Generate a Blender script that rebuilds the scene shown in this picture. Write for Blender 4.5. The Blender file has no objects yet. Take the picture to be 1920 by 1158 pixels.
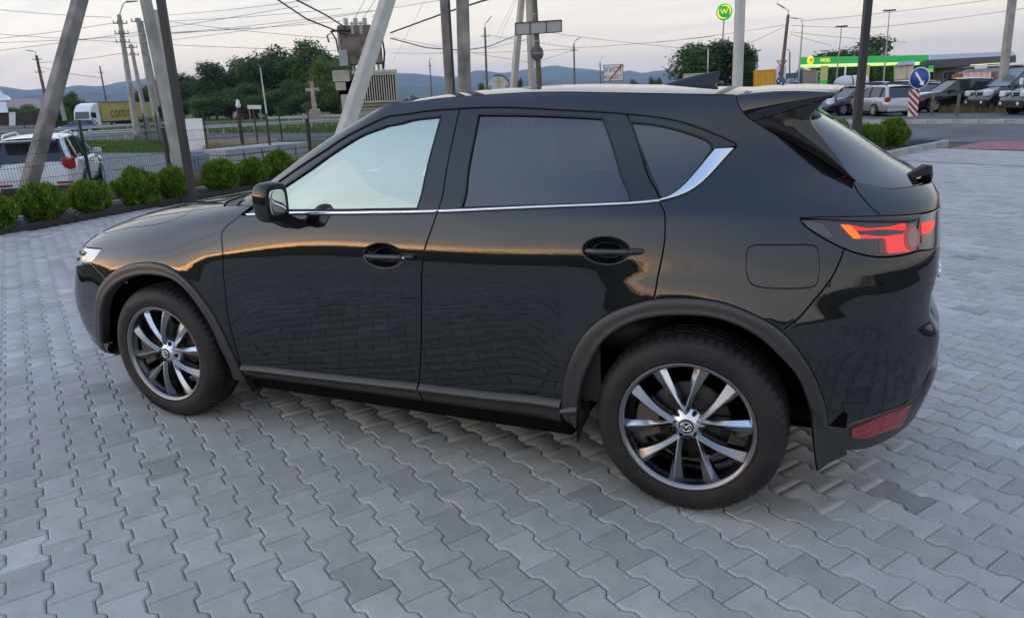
import bpy, bmesh, math, random
import numpy as np
from mathutils import Vector, Matrix
from mathutils.geometry import delaunay_2d_cdt
random.seed(7); rng = np.random.default_rng(7)
SC = bpy.context.scene
COL = SC.collection
PI = math.pi

# ------------------------------------------------------------------ camera
CAM = np.array([1.78991529, -3.42251427, 1.57058552]); YAW, PITCH, ROLL, FPX = -0.422593626, 0.282675445, -0.0403032502, 1357.73547
def cam_axes():
    cy, sy, cp, sp = math.cos(YAW), math.sin(YAW), math.cos(PITCH), math.sin(PITCH)
    f = np.array([sy*cp, cy*cp, -sp]); r = np.array([cy, -sy, 0.]); u = np.cross(r, f)
    cr, sr = math.cos(ROLL), math.sin(ROLL)
    return r*cr+u*sr, -r*sr+u*cr, f
CR, CU, CF = cam_axes()
cd = bpy.data.cameras.new('camera'); cam = bpy.data.objects.new('camera', cd); COL.objects.link(cam)
cam.matrix_world = Matrix(((CR[0], CU[0], -CF[0], CAM[0]), (CR[1], CU[1], -CF[1], CAM[1]), (CR[2], CU[2], -CF[2], CAM[2]), (0, 0, 0, 1)))
cd.sensor_width = 36; cd.lens = 36*FPX/1920; cd.clip_start = .05; cd.clip_end = 40000
SC.camera = cam

# ------------------------------------------------------------------ sky: dusk, the sun just gone behind the camera's left shoulder
SUN_AZ = math.radians(217)            # direction towards the sun, measured from +x
SUN_EL = math.radians(2.0)
w = bpy.data.worlds.new('World'); SC.world = w; w.use_nodes = True
nt = w.node_tree; N_ = nt.nodes; L_ = nt.links; N_.clear()
def nd(t, **k):
    n = N_.new(t)
    for a, b in k.items(): setattr(n, a, b)
    return n
def mth(op, a, b=None, clamp=False):
    n = nd('ShaderNodeMath', operation=op, use_clamp=clamp)
    for i, v in enumerate((a, b)):
        if v is None: continue
        if isinstance(v, (int, float)): n.inputs[i].default_value = v
        else: L_.new(v, n.inputs[i])
    return n.outputs[0]
out = nd('ShaderNodeOutputWorld'); bg = nd('ShaderNodeBackground'); L_.new(bg.outputs[0], out.inputs[0])
tc = nd('ShaderNodeTexCoord'); sep = nd('ShaderNodeSeparateXYZ'); L_.new(tc.outputs['Generated'], sep.inputs[0])
sky = nd('ShaderNodeTexSky', sky_type='NISHITA'); sky.sun_disc = False
sky.sun_elevation = SUN_EL; sky.sun_rotation = PI/2-SUN_AZ; sky.altitude = 160; sky.dust_density = 2.0; sky.ozone_density = 2.0
elev = mth('MAXIMUM', sep.outputs['Z'], 0.0)
ramp = nd('ShaderNodeValToRGB'); L_.new(elev, ramp.inputs[0])
el = ramp.color_ramp.elements
stops = [(0.0, (.68, .56, .50)), (.035, (.83, .68, .55)), (.075, (.85, .73, .585)), (.13, (.68, .655, .585)), (.22, (.50, .535, .565)), (.40, (.43, .495, .58)), (.60, (.35, .45, .62)), (.78, (.29, .40, .61)), (1.0, (.22, .33, .56))]
el[0].position, el[0].color = stops[0][0], stops[0][1]+(1,)
el[1].position, el[1].color = stops[-1][0], stops[-1][1]+(1,)
for p_, c_ in stops[1:-1]:
    e_ = el.new(p_); e_.color = c_+(1,)
# glow round the set sun
dot = nd('ShaderNodeVectorMath', operation='DOT_PRODUCT'); L_.new(tc.outputs['Generated'], dot.inputs[0])
dot.inputs[1].default_value = (math.cos(SUN_AZ), math.sin(SUN_AZ), 0.0)
az = mth('MAXIMUM', mth('ADD', mth('MULTIPLY', dot.outputs['Value'], .62), .38), 0.0)
az = mth('POWER', az, 8.0)
vert = mth('POWER', 2.718, mth('MULTIPLY', elev, -15.0))
glow = mth('MULTIPLY', az, vert)
gcol = nd('ShaderNodeMix', data_type='RGBA'); L_.new(mth('MULTIPLY', glow, .35, True), gcol.inputs[0])
L_.new(ramp.outputs[0], gcol.inputs[6]); gcol.inputs[7].default_value = (1.3, .60, .17, 1)
g2 = nd('ShaderNodeMix', data_type='RGBA', blend_type='ADD'); L_.new(mth('MULTIPLY', az, mth('POWER', 2.718, mth('MULTIPLY', elev, -32.0))), g2.inputs[0]); L_.new(gcol.outputs[2], g2.inputs[6]); g2.inputs[7].default_value = (27., 13.5, 3.8, 1)
az4 = mth('POWER', mth('MAXIMUM', mth('ADD', mth('MULTIPLY', dot.outputs['Value'], .62), .38), 0.0), 4.0)
g3 = nd('ShaderNodeMix', data_type='RGBA', blend_type='ADD'); L_.new(mth('MULTIPLY', az4, mth('POWER', 2.718, mth('MULTIPLY', elev, -1.3))), g3.inputs[0]); L_.new(g2.outputs[2], g3.inputs[6]); g3.inputs[7].default_value = (.62, .74, .92, 1)
# long soft cloud bands, on a flat layer overhead so that they thin out towards the horizon
zc = mth('ADD', elev, .10)
cx = mth('DIVIDE', sep.outputs['X'], zc); cy_ = mth('DIVIDE', sep.outputs['Y'], zc)
comb = nd('ShaderNodeCombineXYZ'); L_.new(cx, comb.inputs[0]); L_.new(cy_, comb.inputs[1])
mp = nd('ShaderNodeMapping'); L_.new(comb.outputs[0], mp.inputs[0]); mp.inputs['Rotation'].default_value = (0, 0, math.radians(-26)); mp.inputs['Scale'].default_value = (.22, .75, 1)
nz = nd('ShaderNodeTexNoise'); L_.new(mp.outputs[0], nz.inputs[0]); nz.inputs['Scale'].default_value = 1.15; nz.inputs['Detail'].default_value = 7; nz.inputs['Roughness'].default_value = .55
cr_ = nd('ShaderNodeValToRGB'); L_.new(nz.outputs[0], cr_.inputs[0])
cr_.color_ramp.elements[0].position = .44; cr_.color_ramp.elements[1].position = .70
cmix = nd('ShaderNodeMix', data_type='RGBA'); L_.new(mth('MULTIPLY', mth('MULTIPLY', cr_.outputs[0], .7), mth('SUBTRACT', 1.0, mth('MULTIPLY', elev, 1.25, True), True)), cmix.inputs[0]); L_.new(g3.outputs[2], cmix.inputs[6])
ccol = nd('ShaderNodeMix', data_type='RGBA'); L_.new(mth('MULTIPLY', glow, .8, True), ccol.inputs[0]); ccol.inputs[6].default_value = (.84, .745, .65, 1); ccol.inputs[7].default_value = (1.2, .64, .3, 1)
L_.new(ccol.outputs[2], cmix.inputs[7])
mp2 = nd('ShaderNodeMapping'); L_.new(comb.outputs[0], mp2.inputs[0]); mp2.inputs['Rotation'].default_value = (0, 0, math.radians(-20)); mp2.inputs['Scale'].default_value = (.16, 1.1, 1); mp2.inputs['Location'].default_value = (3.1, 7.7, 0)
nz2 = nd('ShaderNodeTexNoise'); L_.new(mp2.outputs[0], nz2.inputs[0]); nz2.inputs['Scale'].default_value = 1.6; nz2.inputs['Detail'].default_value = 6
cr2 = nd('ShaderNodeValToRGB'); L_.new(nz2.outputs[0], cr2.inputs[0]); cr2.color_ramp.elements[0].position = .52; cr2.color_ramp.elements[1].position = .70
dmix = nd('ShaderNodeMix', data_type='RGBA'); L_.new(mth('MULTIPLY', cr2.outputs[0], .42), dmix.inputs[0]); L_.new(cmix.outputs[2], dmix.inputs[6]); dmix.inputs[7].default_value = (.43, .45, .52, 1)
add = nd('ShaderNodeMix', data_type='RGBA', blend_type='ADD'); add.inputs[0].default_value = .025
L_.new(dmix.outputs[2], add.inputs[6]); L_.new(sky.outputs[0], add.inputs[7])
L_.new(add.outputs[2], bg.inputs['Color']); bg.inputs['Strength'].default_value = 1.0

sl = bpy.data.lights.new('sun', 'SUN'); sl.energy = .06; sl.angle = math.radians(55); sl.color = (1, .70, .42)
so = bpy.data.objects.new('sun', sl); COL.objects.link(so)
sd = Vector((math.cos(SUN_AZ)*math.cos(math.radians(9)), math.sin(SUN_AZ)*math.cos(math.radians(9)), math.sin(math.radians(9))))
so.rotation_euler = sd.to_track_quat('Z', 'Y').to_euler()
SC.view_settings.view_transform = 'Standard'; SC.view_settings.look = 'None'; SC.view_settings.gamma = 1; SC.view_settings.exposure = 0.72
SC.view_settings.use_curve_mapping = False
SC.cycles.max_bounces = 10; SC.cycles.transparent_max_bounces = 16; SC.cycles.caustics_reflective = False; SC.cycles.caustics_refractive = False

# ------------------------------------------------------------------ helpers
def ray(px, py):
    d = CF+(px-960)/FPX*CR-(py-579)/FPX*CU
    return d/np.linalg.norm(d)
def gp(px, py, z=0.):
    "where the view through a photo pixel meets the level z"
    d = ray(px, py); return CAM+d*(z-CAM[2])/d[2]
def vp(px, py, dist):
    "the point at a horizontal distance from the camera"
    d = ray(px, py); return CAM+d*dist/math.hypot(d[0], d[1])
def vy(px, py, y):
    d = ray(px, py); return CAM+d*(y-CAM[1])/d[1]
def vx(px, py, x):
    d = ray(px, py); return CAM+d*(x-CAM[0])/d[0]

def tag(o, label=None, cat=None, group=None, kind=None):
    if label: o['label'] = label
    if cat: o['category'] = cat
    if group: o['group'] = group
    if kind: o['kind'] = kind
    return o
def thing(name, label, cat, loc=(0, 0, 0), rz=0, group=None):
    o = bpy.data.objects.new(name, None); COL.objects.link(o); o.empty_display_size = .1
    o.location = loc; o.rotation_euler = (0, 0, rz)
    return tag(o, label, cat, group)
def link(name, me, parent=None, m=None):
    o = bpy.data.objects.new(name, me); COL.objects.link(o)
    if parent is not None: o.parent = parent
    if m is not None and not me.materials: me.materials.append(m)
    return o
def kids(o): return [c for c in bpy.data.objects if c.parent == o]
def copy_tree(o, parent=None):
    c = o.copy(); COL.objects.link(c)
    if parent is not None: c.parent = parent
    for k in o.children: copy_tree(k, c)
    return c

class MB:
    "collects shapes into one mesh"
    def __init__(s): s.v = []; s.f = []; s.n = 0; s.sm = []
    def add(s, v, f, smooth=False):
        v = np.asarray(v, float)
        s.v.append(v); s.f += [[i+s.n for i in q] for q in f]; s.sm += [smooth]*len(f); s.n += len(v); return s
    def box(s, c, d, rz=0, ax=None, bev=0, taper=1.0):
        c = np.array(c, float); h = np.array(d, float)/2
        if bev:
            b = min(bev, h.min()*.9); v = []
            for sx in (-1, 1):
                for sy in (-1, 1):
                    for sz in (-1, 1):
                        t = taper if sz > 0 else 1
                        v += [(sx*h[0]*t, sy*(h[1]*t-b), sz*(h[2]-b)), (sx*(h[0]*t-b), sy*h[1]*t, sz*(h[2]-b)), (sx*(h[0]*t-b), sy*(h[1]*t-b), sz*h[2])]
            g = lambda a, b_, c_, k: ((a*2+b_)*2+c_)*3+k
            f = []
            for a in (0, 1):
                q = [g(a, 0, 0, 0), g(a, 1, 0, 0), g(a, 1, 1, 0), g(a, 0, 1, 0)]; f.append(q if a else q[::-1])
                q = [g(0, a, 0, 1), g(0, a, 1, 1), g(1, a, 1, 1), g(1, a, 0, 1)]; f.append(q if a else q[::-1])
                q = [g(0, 0, a, 2), g(1, 0, a, 2), g(1, 1, a, 2), g(0, 1, a, 2)]; f.append(q if a else q[::-1])
            for a in (0, 1):
                for b_ in (0, 1):
                    f.append([g(a, b_, 0, 0), g(a, b_, 0, 1), g(a, b_, 1, 1), g(a, b_, 1, 0)])
                    f.append([g(a, 0, b_, 0), g(a, 0, b_, 2), g(a, 1, b_, 2), g(a, 1, b_, 0)])
                    f.append([g(0, a, b_, 1), g(0, a, b_, 2), g(1, a, b_, 2), g(1, a, b_, 1)])
            for a in (0, 1):
                for b_ in (0, 1):
                    for c_ in (0, 1): f.append([g(a, b_, c_, 0), g(a, b_, c_, 1), g(a, b_, c_, 2)])
        else:
            v = [(sx*h[0]*(taper if sz > 0 else 1), sy*h[1]*(taper if sz > 0 else 1), sz*h[2]) for sx in (-1, 1) for sy in (-1, 1) for sz in (-1, 1)]
            f = [[0, 1, 3, 2], [4, 6, 7, 5], [0, 4, 5, 1], [2, 3, 7, 6], [0, 2, 6, 4], [1, 5, 7, 3]]
        v = np.array(v)
        if ax is not None: v = v@np.array(ax)
        elif rz:
            ca, sa = math.cos(rz), math.sin(rz); v = np.stack([v[:, 0]*ca-v[:, 1]*sa, v[:, 0]*sa+v[:, 1]*ca, v[:, 2]], 1)
        return s.add(v+c, f)
    def tube(s, pts, r, n=8, cap=True, smooth=True):
        pts = np.array(pts, float); k = len(pts)
        r = np.broadcast_to(np.array(r, float), (k,))
        t = np.gradient(pts, axis=0); t /= np.maximum(np.linalg.norm(t, axis=1, keepdims=True), 1e-9)
        ref = np.array([0, 0, 1.]) if abs(t[0][2]) < .9 else np.array([1., 0, 0])
        v = []
        for i in range(k):
            a = np.cross(t[i], ref); a /= max(np.linalg.norm(a), 1e-9); b = np.cross(a, t[i]); ref = b
            for j in range(n):
                q = 2*PI*j/n; v.append(pts[i]+r[i]*(a*math.cos(q)+b*math.sin(q)))
        f = [[i*n+j, i*n+(j+1) % n, (i+1)*n+(j+1) % n, (i+1)*n+j] for i in range(k-1) for j in range(n)]
        s.add(v, f, smooth)
        if cap:
            s.add([v[j] for j in range(n)], [list(range(n))[::-1]]); s.add([v[(k-1)*n+j] for j in range(n)], [list(range(n))])
        return s
    def bar(s, a, b, wd, th, up=(0, 0, 1), w2=None, t2=None):
        "square-section bar from a to b"
        a = np.array(a, float); b = np.array(b, float); d = b-a; d /= np.linalg.norm(d)
        up = np.array(up, float)
        if abs(d@up) > .95: up = np.array([0, 1., 0])
        x = np.cross(d, up); x /= np.linalg.norm(x); y = np.cross(x, d)
        w2 = w2 or wd; t2 = t2 or th; v = []
        for q, ww, tt in ((a, wd, th), (b, w2, t2)):
            for sx, sy in ((-1, -1), (1, -1), (1, 1), (-1, 1)): v.append(q+x*sx*ww/2+y*sy*tt/2)
        return s.add(v, [[0, 1, 2, 3], [7, 6, 5, 4], [0, 4, 5, 1], [1, 5, 6, 2], [2, 6, 7, 3], [3, 7, 4, 0]])
    def lathe(s, prof, n=24, c=(0, 0, 0), axis='z', a0=0, a1=2*PI, smooth=True):
        "prof: (radius, height) pairs"
        c = np.array(c, float); full = abs(a1-a0-2*PI) < 1e-6; m = n if full else n+1; v = []
        for i in range(m):
            q = a0+(a1-a0)*i/n
            for r_, h_ in prof:
                p_ = (r_*math.cos(q), r_*math.sin(q), h_)
                if axis == 'y': p_ = (p_[0], -p_[2], p_[1])
                if axis == 'x': p_ = (p_[2], p_[0], p_[1])
                v.append(p_)
        k = len(prof); f = []
        for i in range(n):
            j = (i+1) % m
            for l in range(k-1): f.append([i*k+l, j*k+l, j*k+l+1, i*k+l+1])
        return s.add(np.array(v)+c, f, smooth)
    def prism(s, poly, h, fn=None, z0=0):
        "polygon (x,y) extruded z0..z0+h; fn maps the points"
        k = len(poly); v = [(x, y, z0) for x, y in poly]+[(x, y, z0+h) for x, y in poly]
        v = np.array(v, float)
        if fn is not None: v = np.array([fn(q) for q in v])
        ar = sum(poly[i][0]*poly[(i+1) % k][1]-poly[(i+1) % k][0]*poly[i][1] for i in range(k))
        f = [list(range(k))[::-1], list(range(k, 2*k))]+[[i, (i+1) % k, k+(i+1) % k, k+i] for i in range(k)]
        if ar < 0: f = [q[::-1] for q in f]
        return s.add(v, f)
    def grid(s, P, smooth=True, flip=False):
        P = np.asarray(P, float); a, b = P.shape[:2]
        f = [[i*b+j, (i+1)*b+j, (i+1)*b+j+1, i*b+j+1] for i in range(a-1) for j in range(b-1)]
        if flip: f = [q[::-1] for q in f]
        return s.add(P.reshape(-1, 3), f, smooth)
    def mesh(s, name):
        me = bpy.data.meshes.new(name)
        me.from_pydata(np.concatenate(s.v).tolist() if s.v else [], [], s.f)
        me.polygons.foreach_set('use_smooth', s.sm); me.update(); return me
    def build(s, name, m=None, parent=None, loc=None, rz=None):
        o = link(name, s.mesh(name), parent, m)
        if loc is not None: o.location = loc
        if rz is not None: o.rotation_euler = (0, 0, rz)
        return o

def fast_mesh(name, V, F):
    "numpy mesh of equal-size faces"
    V = np.ascontiguousarray(V, np.float32); F = np.ascontiguousarray(F, np.int32); k = F.shape[1]
    me = bpy.data.meshes.new(name); me.vertices.add(len(V)); me.vertices.foreach_set('co', V.ravel())
    me.loops.add(F.size); me.loops.foreach_set('vertex_index', F.ravel())
    me.polygons.add(len(F)); me.polygons.foreach_set('loop_start', np.arange(0, F.size, k, dtype=np.int32)); me.polygons.foreach_set('loop_total', np.full(len(F), k, np.int32))
    me.update(calc_edges=True); return me

# ------------------------------------------------------------------ materials
MATS = {}
def mat(name, col, rough=.5, metal=0., spec=.5, noise=0., nscale=8., bump=0., bscale=None, coat=0., emit=None, es=1., ior=None, ndetail=4, col2=None, alpha=None, coord='Object', dirt=None):
    if name in MATS: return MATS[name]
    m = bpy.data.materials.new(name); m.use_nodes = True; t = m.node_tree; b = t.nodes['Principled BSDF']
    b.inputs['Base Color'].default_value = (*col, 1); b.inputs['Roughness'].default_value = rough; b.inputs['Metallic'].default_value = metal
    b.inputs['Specular IOR Level'].default_value = spec; b.inputs['Coat Weight'].default_value = coat; b.inputs['Coat Roughness'].default_value = .02
    if ior: b.inputs['IOR'].default_value = ior
    if emit: b.inputs['Emission Color'].default_value = (*emit, 1); b.inputs['Emission Strength'].default_value = es
    if noise or bump:
        c = t.nodes.new('ShaderNodeTexCoord'); n = t.nodes.new('ShaderNodeTexNoise'); n.inputs['Scale'].default_value = nscale; n.inputs['Detail'].default_value = ndetail
        t.links.new(c.outputs[coord], n.inputs['Vector'])
        if noise:
            r = t.nodes.new('ShaderNodeValToRGB'); t.links.new(n.outputs[0], r.inputs[0])
            c2 = col2 or tuple(min(1, x*(1+noise)) for x in col)
            r.color_ramp.elements[0].position = .32; r.color_ramp.elements[1].position = .68
            r.color_ramp.elements[0].color = (*(x*(1-noise) for x in col), 1); r.color_ramp.elements[1].color = (*c2, 1)
            t.links.new(r.outputs[0], b.inputs['Base Color'])
        if bump:
            n2 = t.nodes.new('ShaderNodeTexNoise'); n2.inputs['Scale'].default_value = bscale or nscale*3; n2.inputs['Detail'].default_value = 3
            t.links.new(c.outputs[coord], n2.inputs['Vector'])
            bp = t.nodes.new('ShaderNodeBump'); bp.inputs['Strength'].default_value = bump; bp.inputs['Distance'].default_value = .02
            t.links.new(n2.outputs[0], bp.inputs['Height']); t.links.new(bp.outputs[0], b.inputs['Normal'])
    MATS[name] = m; return m
def glass_mat(name, tint, refl_add, ior=1.5, gcol=(1, 1, 1)):
    m = bpy.data.materials.new(name); m.use_nodes = True; t = m.node_tree; t.nodes.clear()
    o = t.nodes.new('ShaderNodeOutputMaterial'); mx = t.nodes.new('ShaderNodeMixShader'); tr = t.nodes.new('ShaderNodeBsdfTransparent'); gl = t.nodes.new('ShaderNodeBsdfGlossy')
    fr = t.nodes.new('ShaderNodeFresnel'); fr.inputs['IOR'].default_value = ior
    ad = t.nodes.new('ShaderNodeMath'); ad.operation = 'ADD'; ad.use_clamp = True; ad.inputs[1].default_value = refl_add
    t.links.new(fr.outputs[0], ad.inputs[0]); t.links.new(ad.outputs[0], mx.inputs[0])
    tr.inputs[0].default_value = (*tint, 1); gl.inputs['Roughness'].default_value = .0; gl.inputs[0].default_value = (*gcol, 1)
    t.links.new(tr.outputs[0], mx.inputs[1]); t.links.new(gl.outputs[0], mx.inputs[2]); t.links.new(mx.outputs[0], o.inputs[0])
    MATS[name] = m; return m
def text_mesh(body, size, depth=.0, align='CENTER'):
    cu = bpy.data.curves.new('lettering', 'FONT'); cu.body = body; cu.size = size; cu.align_x = align; cu.align_y = 'CENTER'; cu.extrude = depth
    ob = bpy.data.objects.new('lettering', cu); COL.objects.link(ob)
    dg = bpy.context.evaluated_depsgraph_get(); me = bpy.data.meshes.new_from_object(ob.evaluated_get(dg))
    bpy.data.objects.remove(ob); return me

# ------------------------------------------------------------------ ground
def zg(x, y):
    "height of the open ground: the yard is level, beyond the left fence it drops a little"
    t = min(max((-10.4-x)/3.6, 0), 1); t = t*t*(3-2*t)
    return -.06-t*.34
def sheet(name, poly, z, m, label=None, sub=None):
    mb = MB(); mb.add([(x, y, z) for x, y in poly], [list(range(len(poly)))]); o = mb.build(name, m); tag(o, label, kind='structure'); return o
def drape(name, poly, dz, m, kind='structure', step=2.0):
    "a sheet that follows the ground"
    pts = np.array(poly); x0, y0 = pts.min(0); x1, y1 = pts.max(0)
    return None
asphalt = mat('asphalt', (.105, .105, .112), .85, noise=.28, nscale=.6, bump=.25, bscale=60, ndetail=8)
gravel_m = mat('gravel', (.20, .19, .19), .95, noise=.35, nscale=3.0, bump=.8, bscale=14, ndetail=9)
verge_m = mat('verge', (.085, .105, .035), .95, noise=.4, nscale=.7, bump=.6, bscale=6, ndetail=8, col2=(.17, .15, .06))
field_m = mat('field', (.055, .09, .025), .95, noise=.35, nscale=.05, ndetail=8, col2=(.09, .11, .035))
conc_edge = mat('concrete_kerb', (.36, .35, .33), .85, noise=.2, nscale=3, bump=.2)
red_m = mat('red_paving', (.33, .13, .13), .85, noise=.18, nscale=5, bump=.2, bscale=40)
white_m = mat('white_paint', (.78, .78, .76), .5)
bed_m = mat('slate_chippings', (.06, .06, .065), .85, noise=.5, nscale=40, bump=1.0, bscale=45)
sand_m = mat('joint_sand', (.045, .045, .045), .95)

xs = np.concatenate([np.linspace(-9000, -200, 12), np.linspace(-160, -20, 15), np.linspace(-15, -9.5, 12), np.linspace(0, 160, 17), np.linspace(200, 9000, 12)])
ys = np.concatenate([np.linspace(-3000, -200, 8), np.linspace(-160, 320, 121), np.linspace(400, 9500, 14)])
P = np.array([[(x, y, zg(x, y)) for y in ys] for x in xs])
go = MB().grid(P, flip=True).build('ground', field_m); tag(go, kind='structure')

# the yard's bedding, with the pavers on it
YARD = [(-8.95, -16), (30, -16), (30, 5.0), (5.6, 16.2), (4.3, 17.1), (4.12, 18.0), (2.9, 15.0), (1.6, 12.2), (-8.95, 12.2)]
sheet('pavement', YARD, -.022, sand_m)
PAVE = bpy.data.objects['pavement']
EL = np.array([.8450, -.5348]); EW = np.array([.5348, .8450])
PL, PW, PA, PJ = .2045, .1385, .0386, .0255
WIDE, WAIST = PW/2+PJ/2, PW/2-PJ/2
def paver_profile(inset_end, inset_side):
    h = PL/2-inset_end; a = PA-inset_end; w1 = WIDE-inset_side; w0 = WAIST-inset_side; k = inset_side*.4
    up = [(-h, w1), (-PL/2+PA-k, w1), (-PL/2+PA+PJ-k, w0), (PL/2-PA-PJ+k, w0), (PL/2-PA+k, w1), (h, w1)]
    return np.array(up[::-1]+[(x, -y) for x, y in up])
RT = paver_profile(.0030, .0088); RM = paver_profile(.0010, .0014)
def paver_local():
    v = np.concatenate([np.c_[RT, np.zeros(12)], np.c_[RM, np.full(12, -.0060)], np.c_[RM, np.full(12, -.021)]])
    q = []
    for i in range(12):
        j = (i+1) % 12
        q.append((12+i, 12+j, j, i)); q.append((24+i, 24+j, 12+j, 12+i))
    # top cap as quads/tris of the I shape
    caps = [(0, 1, 10, 11), (1, 2, 9, 10), (2, 3, 8, 9), (3, 4, 7, 8), (4, 5, 6, 7)]
    return v, q+caps
PV, PF_ = paver_local(); PF_ = np.array(PF_)
# orientation check: first cap should face up
a_, b_, c_ = (PV[PF_[-1][k]] for k in range(3))
if np.cross(b_-a_, c_-b_)[2] < 0: PF_[-5:] = PF_[-5:, ::-1]
a_, b_, c_ = (PV[PF_[0][k]] for k in range(3))
nn_ = np.cross(b_-a_, c_-b_)
if nn_[:2]@(PV[PF_[0]].mean(0)[:2]) < 0 or nn_[2] < 0: PF_[:-5] = PF_[:-5, ::-1]
O0 = np.array([-.4077, -1.4411])+EW*WIDE-EL*PL/2
def paver_mat(name, src):
    m = bpy.data.materials.new(name); m.use_nodes = True; t = m.node_tree; b = t.nodes['Principled BSDF']; b.inputs['Roughness'].default_value = .72; b.inputs['Specular IOR Level'].default_value = .35
    if src == 'object': s = t.nodes.new('ShaderNodeObjectInfo'); col = s.outputs['Color']
    else: s = t.nodes.new('ShaderNodeAttribute'); s.attribute_name = 'tone'; col = s.outputs['Color']
    g = t.nodes.new('ShaderNodeNewGeometry')
    def noise(sc, det, rgh=.5):
        n = t.nodes.new('ShaderNodeTexNoise'); n.inputs['Scale'].default_value = sc; n.inputs['Detail'].default_value = det; n.inputs['Roughness'].default_value = rgh
        t.links.new(g.outputs['Position'], n.inputs['Vector']); return n.outputs[0]
    def ramp(src, p0, c0, p1, c1):
        r = t.nodes.new('ShaderNodeValToRGB'); t.links.new(src, r.inputs[0]); e = r.color_ramp.elements
        e[0].position, e[0].color, e[1].position, e[1].color = p0, (*c0, 1), p1, (*c1, 1); return r.outputs[0]
    def mul(a, b_, f=1.):
        x = t.nodes.new('ShaderNodeMix'); x.data_type = 'RGBA'; x.blend_type = 'MULTIPLY'; x.inputs[0].default_value = f
        t.links.new(a, x.inputs[6]); t.links.new(b_, x.inputs[7]); return x.outputs[2]
    c1 = mul(col, ramp(noise(700, 3, .7), .3, (.70,)*3, .72, (1.22,)*3))
    c1 = mul(c1, ramp(noise(9, 6, .6), .3, (.86,)*3, .75, (1.1,)*3))
    # rusty-yellow efflorescence blotches
    x = t.nodes.new('ShaderNodeMix'); x.data_type = 'RGBA'
    blot = ramp(noise(5.5, 3), .60, (0,)*3, .74, (.5,)*3)
    t.links.new(blot, x.inputs[0]); t.links.new(c1, x.inputs[6]); x.inputs[7].default_value = (.40, .34, .22, 1)
    t.links.new(x.outputs[2], b.inputs['Base Color'])
    bp = t.nodes.new('ShaderNodeBump'); bp.inputs['Strength'].default_value = .35; bp.inputs['Distance'].default_value = .0015
    t.links.new(noise(420, 4, .6), bp.inputs['Height']); t.links.new(bp.outputs[0], b.inputs['Normal'])
    return m
pm_obj = paver_mat('paver_concrete', 'object'); pm_att = paver_mat('paver_concrete_spread', 'attr')
ii, jj = np.meshgrid(np.arange(-220, 221), np.arange(-240, 241), indexing='ij')
cen = O0+(jj*PW)[..., None]*EW+((ii+.5*(jj % 2))*PL)[..., None]*EL
cen = cen.reshape(-1, 2)
ok = (cen[:, 0] > -8.86) & (cen[:, 0] < 12) & (cen[:, 1] > -8.5) & ((cen[:, 1] < 12.1) | ((cen[:, 1]-12.2 < (cen[:, 0]-1.66)*2.3)) & (cen[:, 1] < 17.1-(cen[:, 0]-4.3)*.69))
cen = cen[ok]
# tones: blue-grey, with random warmer batches, and sunset glow painted in beside the car
def vnoise(p, s, seed):
    r = np.random.default_rng(seed); g = r.random((64, 64)); q = p/s; i = np.floor(q).astype(int); f = q-i; f = f*f*(3-2*f)
    def at(a, b): return g[a % 64, b % 64]
    return (at(i[:, 0], i[:, 1])*(1-f[:, 0])+at(i[:, 0]+1, i[:, 1])*f[:, 0])*(1-f[:, 1])+(at(i[:, 0], i[:, 1]+1)*(1-f[:, 0])+at(i[:, 0]+1, i[:, 1]+1)*f[:, 0])*f[:, 1]
n_ = len(cen)
d0 = np.hypot((cen[:, 0]-.25)/1.25, (cen[:, 1]+1.25)/.85)
warm = np.clip(1.15-d0*.55, 0, 1)*.85+.25*vnoise(cen, 1.3, 3)+.22*rng.random(n_)-.18
warm = np.clip(warm, 0, 1)
cool_c = np.array([.290, .273, .262]); warm_c = np.array([.275, .252, .205])
cool_c, warm_c = cool_c*1.62, warm_c*1.62
tone = cool_c*(1-warm)[:, None]+warm_c*warm[:, None]
tone *= (1+.10*rng.standard_normal(n_)*.8+.16*(vnoise(cen, .8, 9)-.5))[:, None]
dark = rng.random(n_) < .012; tone[dark] *= .72
rel = np.c_[cen, np.zeros(n_)]-CAM; dz = rel@CF; u_ = 960+FPX*(rel@CR)/np.maximum(dz, .01); v_ = 579-FPX*(rel@CU)/np.maximum(dz, .01)
vis = (dz > .3) & (u_ > -60) & (u_ < 1980) & (v_ > 300) & (v_ < 1210)
# hidden under the parked car
under = (np.abs(cen[:, 0]) < 2.1) & (cen[:, 1] > -.62)
order = np.argsort(np.where(vis & ~under, np.linalg.norm(rel, axis=1), 1e9)); near = set(order[:300].tolist())
pme = bpy.data.meshes.new('paver'); pme.from_pydata(PV.tolist(), [], PF_.tolist()); pme.materials.append(pm_obj); pme.update()
ANG = math.atan2(EL[1], EL[0])
for k in order[:300]:
    o = bpy.data.objects.new('paver', pme); COL.objects.link(o); o.parent = PAVE
    o.location = (cen[k, 0], cen[k, 1], random.uniform(-.0012, .0012)); o.rotation_euler = (random.gauss(0, .004), random.gauss(0, .003), ANG)
    o.color = (*tone[k], 1)
rest = np.array([k for k in range(n_) if k not in near])
R2 = np.stack([EL, EW])
lv = PV.copy(); xy = lv[:, :2]@R2
tilt = rng.normal(0, .003, (len(rest), 2)); z0_ = rng.uniform(-.0012, .0012, len(rest))
V = np.empty((len(rest), 36, 3)); V[:, :, :2] = xy[None]+cen[rest][:, None]
V[:, :, 2] = lv[None, :, 2]+z0_[:, None]+lv[None, :, 0]*tilt[:, :1]+lv[None, :, 1]*tilt[:, 1:]
keep = np.concatenate([np.array([[2*i, ] for i in range(12)]).ravel(), np.arange(24, 29)])
dist = np.linalg.norm(rel[rest], axis=1)
V1 = V.reshape(-1, 3)
Fa = []
fn_ = dist < 5.5
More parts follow.
